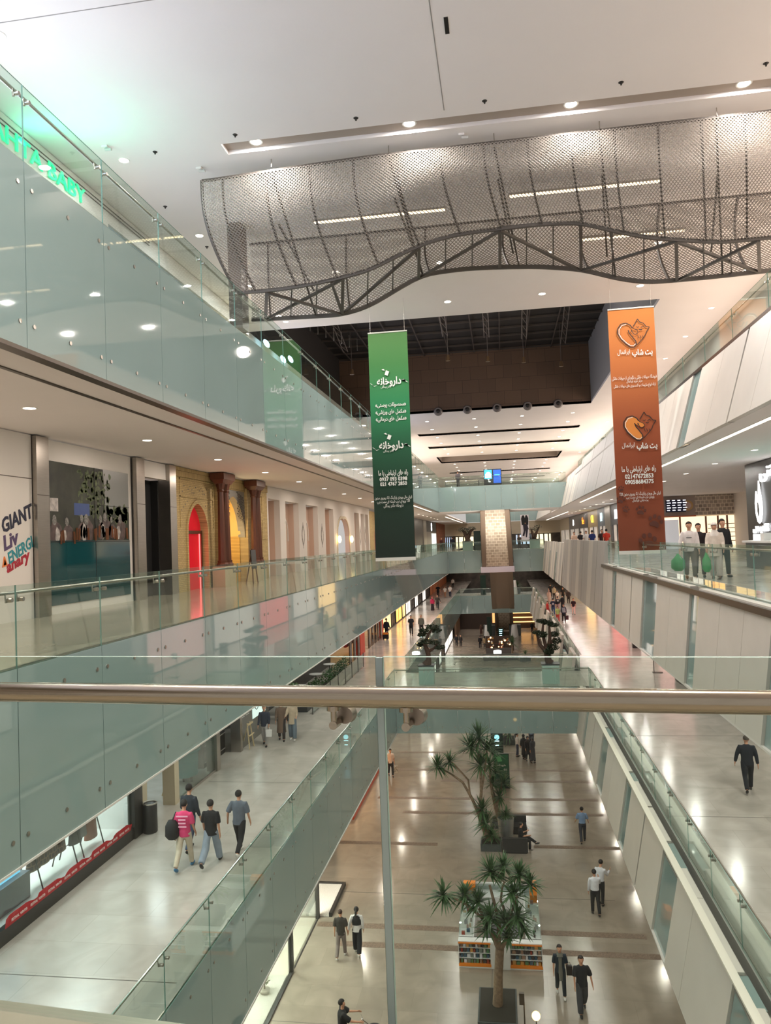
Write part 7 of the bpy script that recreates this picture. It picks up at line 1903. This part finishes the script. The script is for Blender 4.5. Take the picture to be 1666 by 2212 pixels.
person(1260, 1820, G, 'person in a light blue shirt and dark trousers walking away alone', AW, 1.76, (112, 136, 170), (34, 36, 48), SHOEK, sleeve='short', stride=.26, ph=-1, arms=((.2, .6), (.2, .6)), ab=(.3, .3), tuck=True)
p = person(845, 1677, G, 'person in a white t-shirt and dark trousers holding a patterned bag by the orange sill', .3, 1.78, (224, 206, 196), (34, 36, 46), SHOEK, stride=.2, arms=((.1, .2), (.0, .15)))
bag(p.hand[1], 'white bag with black print carried by the person in the white t-shirt', mat('printed_bag', (170, 170, 166), .6, noise=.8, nscale=14), .42, .42)
t1 = person(1122, 1796, G, 'person in black sitting cross-legged on the charcoal bench, looking at a phone', PI/2+.1, 1.74, BLK, BLK, SHOEK, Y=38.45, X=.28, sit=True, sleeve='short', arms=((.3, 1.4), (.3, 1.6)), headtilt=.6)
h = t1.hand[1]
t = thing('phone', 'small phone with a lit screen in the hand of the seated person', 'phone', (h.x, h.y, h.z))
MB().box(h.x-.01, h.x+.0, h.y-.04, h.y+.04, h.z-.0, h.z+.14).build('case', M_black, t); MB().box(h.x-.012, h.x-.0105, h.y-.036, h.y+.036, h.z+.008, h.z+.132).build('screen', emis('phone_screen', (230, 236, 240), 2), t)
person(1119, 1634, G, 'person in a white top and jeans, left end of the standing group by the totem', AW*.5, 1.6, (200, 196, 196), (52, 60, 84), SHOEK, hairk='tail', sleeve='long', stride=.05)
person(1133, 1640, G, 'person wrapped in a long black cloak within the standing group', AW*.8, 1.68, BLK, BLK, SHOEK, hairk='scarf', scarf=(24, 24, 28), sleeve='long', stride=.05, coat=.3)
person(1142, 1644, G, 'person in a dark hooded coat between the black cloak and the long grey coat', .3, 1.66, (40, 38, 44), BLK, SHOEK, hairk='scarf', scarf=(60, 52, 54), sleeve='long', stride=.08, coat=.5)
person(1152, 1648, G, 'person in a long charcoal grey coat with a grey scarf, nearest of the standing group', AW*1.2, 1.72, (66, 68, 78), (50, 52, 60), SHOEK, hairk='scarf', scarf=(70, 72, 80), sleeve='long', stride=.05, coat=.2)
person(1149, 1612, G, 'person in a pale blue shirt behind the standing group', 0, 1.78, (120, 134, 162), (40, 42, 52), SHOEK, stride=.05)
# first floor, farther left
person(889, 1373, L1, 'person in black walking towards the viewer, level with the left bonsai', .05, 1.78, BLK, BLK, SHOEK, sleeve='short', stride=.2, arms=((.3, .8), (.1, .2)))
person(911, 1371, L1, 'person in a grey-green top next to the black clad walker', .0, 1.78, (98, 98, 88), (44, 42, 44), SHOEK, (150, 140, 130), 'crop', 'long', .2, -1)
p = person(836, 1380, L1, 'person in a dark blue jacket pulling a suitcase near the red portal', AW*.9, 1.78, NAVY, (24, 26, 36), SHOEK, sleeve='long', stride=.25)
t = thing('suitcase', 'black and orange suitcase trailing behind the person near the red portal', 'suitcase', p.pt(-.5, 0, 0))
h = p.pt(-.45, -.1, .0); h.z = L1
MB().box(h.x-.22, h.x+.28, h.y-.15, h.y+.15, h.z+.08, h.z+.6).build('shell', M_black, t); MB().box(h.x-.2, h.x+.26, h.y-.16, h.y-.15, h.z+.45, h.z+.62).build('orange_panel', M_ko, t)
for dx in (-.15, .2): MB().tube([(h.x+dx, h.y-.05, h.z+.05), (h.x+dx, h.y+.05, h.z+.05)], .05, 10).build('wheel', M_black, t)
MB().tube([(h.x+.03, h.y, h.z+.6), p.hand[-1]], .012, 6).build('pull_handle', M_steel, t)
far = [
 (935, 1320, L1, 'person in a magenta top and long dark skirt on the left walkway', 0, 1.66, (176, 40, 84), (34, 22, 30), 'scarf', (150, 30, 60), 'long', .1, None, .1),
 (946, 1317, L1, 'person in a dark olive shirt and black trousers with one arm held out', 0, 1.76, (52, 44, 38), BLK, 'crop', None, 'long', .2, None, None),
 (947, 1290, L1, 'person in a black t-shirt with elbows out in front of the glowing brick piers', 0, 1.8, BLK, BLK, 'short', None, 'short', .2, None, None),
 (962, 1291, L1, 'person in a white top and tan trousers on the far left walkway', 0, 1.62, (216, 206, 196), (170, 120, 90), 'short', None, 'short', .2, None, None),
 (973, 1291, L1, 'person in a white shirt and dark jeans on the far left walkway', 0, 1.78, (224, 218, 214), (40, 46, 66), 'crop', None, 'short', .2, None, None),
 (979, 1271, L1, 'farthest walker on the left, white top and black trousers', AW, 1.76, (206, 200, 190), BLK, 'short', None, 'long', .2, None, None),
 (1219, 1345, L1, 'person in a navy and white striped jumper carrying bags in the right hand crowd', 0, 1.78, (32, 38, 56), BLK, 'short', None, 'long', .15, None, None),
 (1206, 1345, L1, 'person in a pale green top and red shorts beside the striped jumper', 0, 1.6, (170, 178, 110), (196, 70, 60), 'long', None, 'short', .15, None, None),
 (1196, 1330, L1, 'person in a navy shirt with a white number on the back, in the crowd', AW, 1.82, (24, 32, 58), (56, 78, 110), 'short', None, 'short', .2, None, None),
 (1206, 1322, L1, 'person in a black jacket right of the numbered navy shirt', AW, 1.7, BLK, (176, 140, 140), 'short', None, 'long', .15, None, None),
 (1240, 1328, L1, 'person in a black and red top with pale trousers at the right of the crowd', 0, 1.72, (40, 22, 30), (236, 200, 190), 'short', None, 'short', .15, None, None),
 (1187, 1304, L1, 'person in a long pinkish coat at the left rear of the crowd', 0, 1.68, (206, 168, 152), (214, 186, 172), 'scarf', (190, 150, 140), 'long', .1, .35, None),
 (1198, 1296, L1, 'person in a beige shirt at the rear of the crowd', AW, 1.8, (176, 160, 140), (60, 52, 52), 'short', None, 'long', .1, None, None),
 (1190, 1290, L1, 'farthest person of the crowd, in a black shirt', AW, 1.8, BLK, BLK, 'short', None, 'short', .1, None, None),
 (1205, 1302, L1, 'small person in a white top in the middle of the crowd', 0, 1.5, (226, 206, 190), (200, 170, 160), 'short', None, 'short', .1, None, None),
 (1217, 1299, L1, 'person in a black t-shirt walking near the right wall panels', 0, 1.78, (28, 20, 20), BLK, 'short', None, 'short', .2, None, None),
 (1229, 1304, L1, 'person in a bulky dark brown jacket close to the right wall panels', AW, 1.7, (62, 48, 44), (50, 40, 38), 'short', None, 'long', .15, .8, None),
 (1216, 1318, L1, 'person in black with a long drape in the middle right of the crowd', 0, 1.62, BLK, BLK, 'scarf', (24, 24, 28), 'long', .1, .3, None),
 (1184, 1332, L1, 'person in a red dress leaning at the glass guard left of the crowd', -.8, 1.6, (176, 40, 40), (150, 26, 30), 'tail', None, 'none', .1, None, .25),
 (987, 1397, G, 'person in a black coat, left one of the far pair by the dark windows', 0, 1.72, BLK, BLK, 'short', None, 'long', .1, .6, None),
 (996, 1398, G, 'person in a black coat over a cream shirt, right one of the far pair', 0, 1.72, (34, 30, 30), BLK, 'short', None, 'long', .1, .6, None),
 (1038, 1401, G, 'person in black beside the beige coat near the far sofas', AW, 1.78, BLK, (26, 28, 36), 'short', None, 'long', .15, None, None),
 (1048, 1400, G, 'person in a beige jacket near the far sofas', AW, 1.66, (196, 170, 132), BLK, 'long', None, 'long', .15, .7, None),
 (1022, 1338, G, 'person in dark clothes at the back of the ground floor, left one', 0, 1.76, (34, 26, 24), BLK, 'short', None, 'long', .1, None, None),
 (1028, 1338, G, 'person in dark clothes at the back of the ground floor, right one', 0, 1.76, (44, 32, 28), BLK, 'short', None, 'long', .1, None, None),
 (1040, 1372, G, 'person in a brown patterned dress left of the white planter', 0, 1.7, (88, 62, 52), (80, 56, 50), 'long', None, 'long', .1, None, .2),
 (1127, 1347, G, 'left person of the three standing before the gold lit shop', 0, 1.76, (58, 40, 34), BLK, 'short', None, 'long', .1, .7, None),
 (1134, 1347, G, 'middle person of the three standing before the gold lit shop', 0, 1.7, (96, 84, 76), (40, 36, 40), 'short', None, 'long', .1, None, None),
 (1141, 1347, G, 'right person of the three standing before the gold lit shop', 0, 1.74, (60, 40, 32), BLK, 'short', None, 'long', .1, None, None),
 (1150, 1367, G, 'lone person in black beside the leaning panels on the far ground floor', AW, 1.72, BLK, BLK, 'short', None, 'long', .1, None, None),
]
for (px, py, z, lab, f, H, tp, bt, hk, sc_, sl, st, ct, sk_) in far:
    o = person(px, py, z, lab, f, H, tp, bt, SHOEK, hairk=hk, scarf=sc_, sleeve=sl, stride=st, coat=ct, skirt=sk_, stripes=(206, 206, 210) if lab.startswith('person in a navy and white striped') else None, ab=(.35, .35) if 'arm' in lab or 'elbows' in lab else (.12, .12), build=1.1 if 'bulky' in lab else 1.0)
    if 'number' in lab:
        o.add(MB().box(-.08, -.03, .135, .14, 1.15, 1.35).box(.03, .08, .135, .14, 1.15, 1.35), 'back_number', M_inwhite)
    if lab.startswith('person in a navy and white striped'): bag(o.hand[1], 'dark red bag in the hand of the striped jumper', mat('bag_maroon', (70, 26, 34), .5), .4, .4)
# second floor, right: couple with green bags and the two behind
M_gb = mat('green_plastic', (14, 150, 70), .35)
p = person(1494, 1251, L2, 'person in a white long-sleeved shirt and brown-grey trousers carrying a green bag, looking down', -.15, 1.76, (216, 206, 204), (100, 88, 82), mat('shoe_tan', (150, 110, 80), .5), (30, 22, 20), 'short', 'long', .2, 1, ((.1, .3), (.1, .3)), (.25, .12), headtilt=.5, build=1.05)
bag(p.hand[-1]+Vector((-.05, 0, 0)), 'green plastic bag on the left, held by the person in white', M_gb, .42, .44, soft=True)
p.add(MB().box(-.1, .06, -.14, -.136, 1.26, 1.28), 'chest_print', M_dark)
person(1514, 1247, L2, 'person mostly hidden behind the white shirt, dark top and dark trousers', -.1, 1.7, (34, 26, 28), (66, 52, 50), SHOEK, sleeve='long', stride=.15, hairk='short')
p = person(1549, 1251, L2, 'person in a white headscarf, cream hoodie and light trousers looking down at left', -.3, 1.68, (214, 200, 188), (196, 184, 176), mat('shoe_brown', (96, 66, 50), .5), hairk='scarf', scarf=(222, 212, 204), sleeve='long', stride=.12, coat=.72, arms=((.2, .5), (.2, .5)), headtilt=.5, tuck='wide', build=1.06)
bag(p.hand[-1], 'narrow green plastic bag held by the person in the white headscarf', M_gb, .26, .5, soft=True)
person(1566, 1247, L2, 'person in black behind the white headscarf', .3, 1.8, BLK, BLK, SHOEK, sleeve='long', stride=.1, arms=((.1, .9), (.0, .3)))
for i, (px, Y, tp, lab) in enumerate([(1242, 66, (200, 170, 150), 'person in a pale top farthest left of the crowd behind the right panels'), (1256, 64, (34, 26, 30), 'person in black second from the left in the crowd behind the right panels'), (1268, 62, (214, 210, 208), 'person in a white t-shirt in the crowd behind the right panels'),
        (1281, 60, (36, 52, 110), 'person in a royal blue top in the crowd behind the right panels'), (1302, 58, (46, 26, 26), 'person in black and white next to the orange banner, behind the right panels'), (1312, 57, (180, 50, 30), 'person in a red-orange top next to the orange banner, behind the right panels')]):
    person(px, 1190, L2, lab, AW if i % 2 else 0, 1.7+.02*i, tp, BLK, SHOEK, Y=Y, stride=.1, sleeve='short')
person(1044, 1190, L2, 'small figure in a brown top on the distant bridge right of the totem', 0, 1.7, (90, 74, 66), (60, 52, 52), SHOEK, Y=92, X=2.2-.2, stride=.1)
person(979, 1190, L2, 'person in a dark blue jacket leaning at the guard of the distant bridge', AW, 1.74, (26, 30, 46), BLK, SHOEK, Y=91.2, sleeve='long', stride=.05)
person(948, 1190, L2, 'person in a dark red top behind the left end of the distant bridge guard', .5, 1.7, (70, 26, 26), BLK, SHOEK, Y=95, X=-7.5, sleeve='long', stride=.05)
person(990, 1048, L3, 'person in grey leaning on the guard of the topmost bridge, seen from behind', AW, 1.76, (84, 80, 84), (40, 38, 44), SHOEK, Y=81.2, sleeve='long', stride=.1)
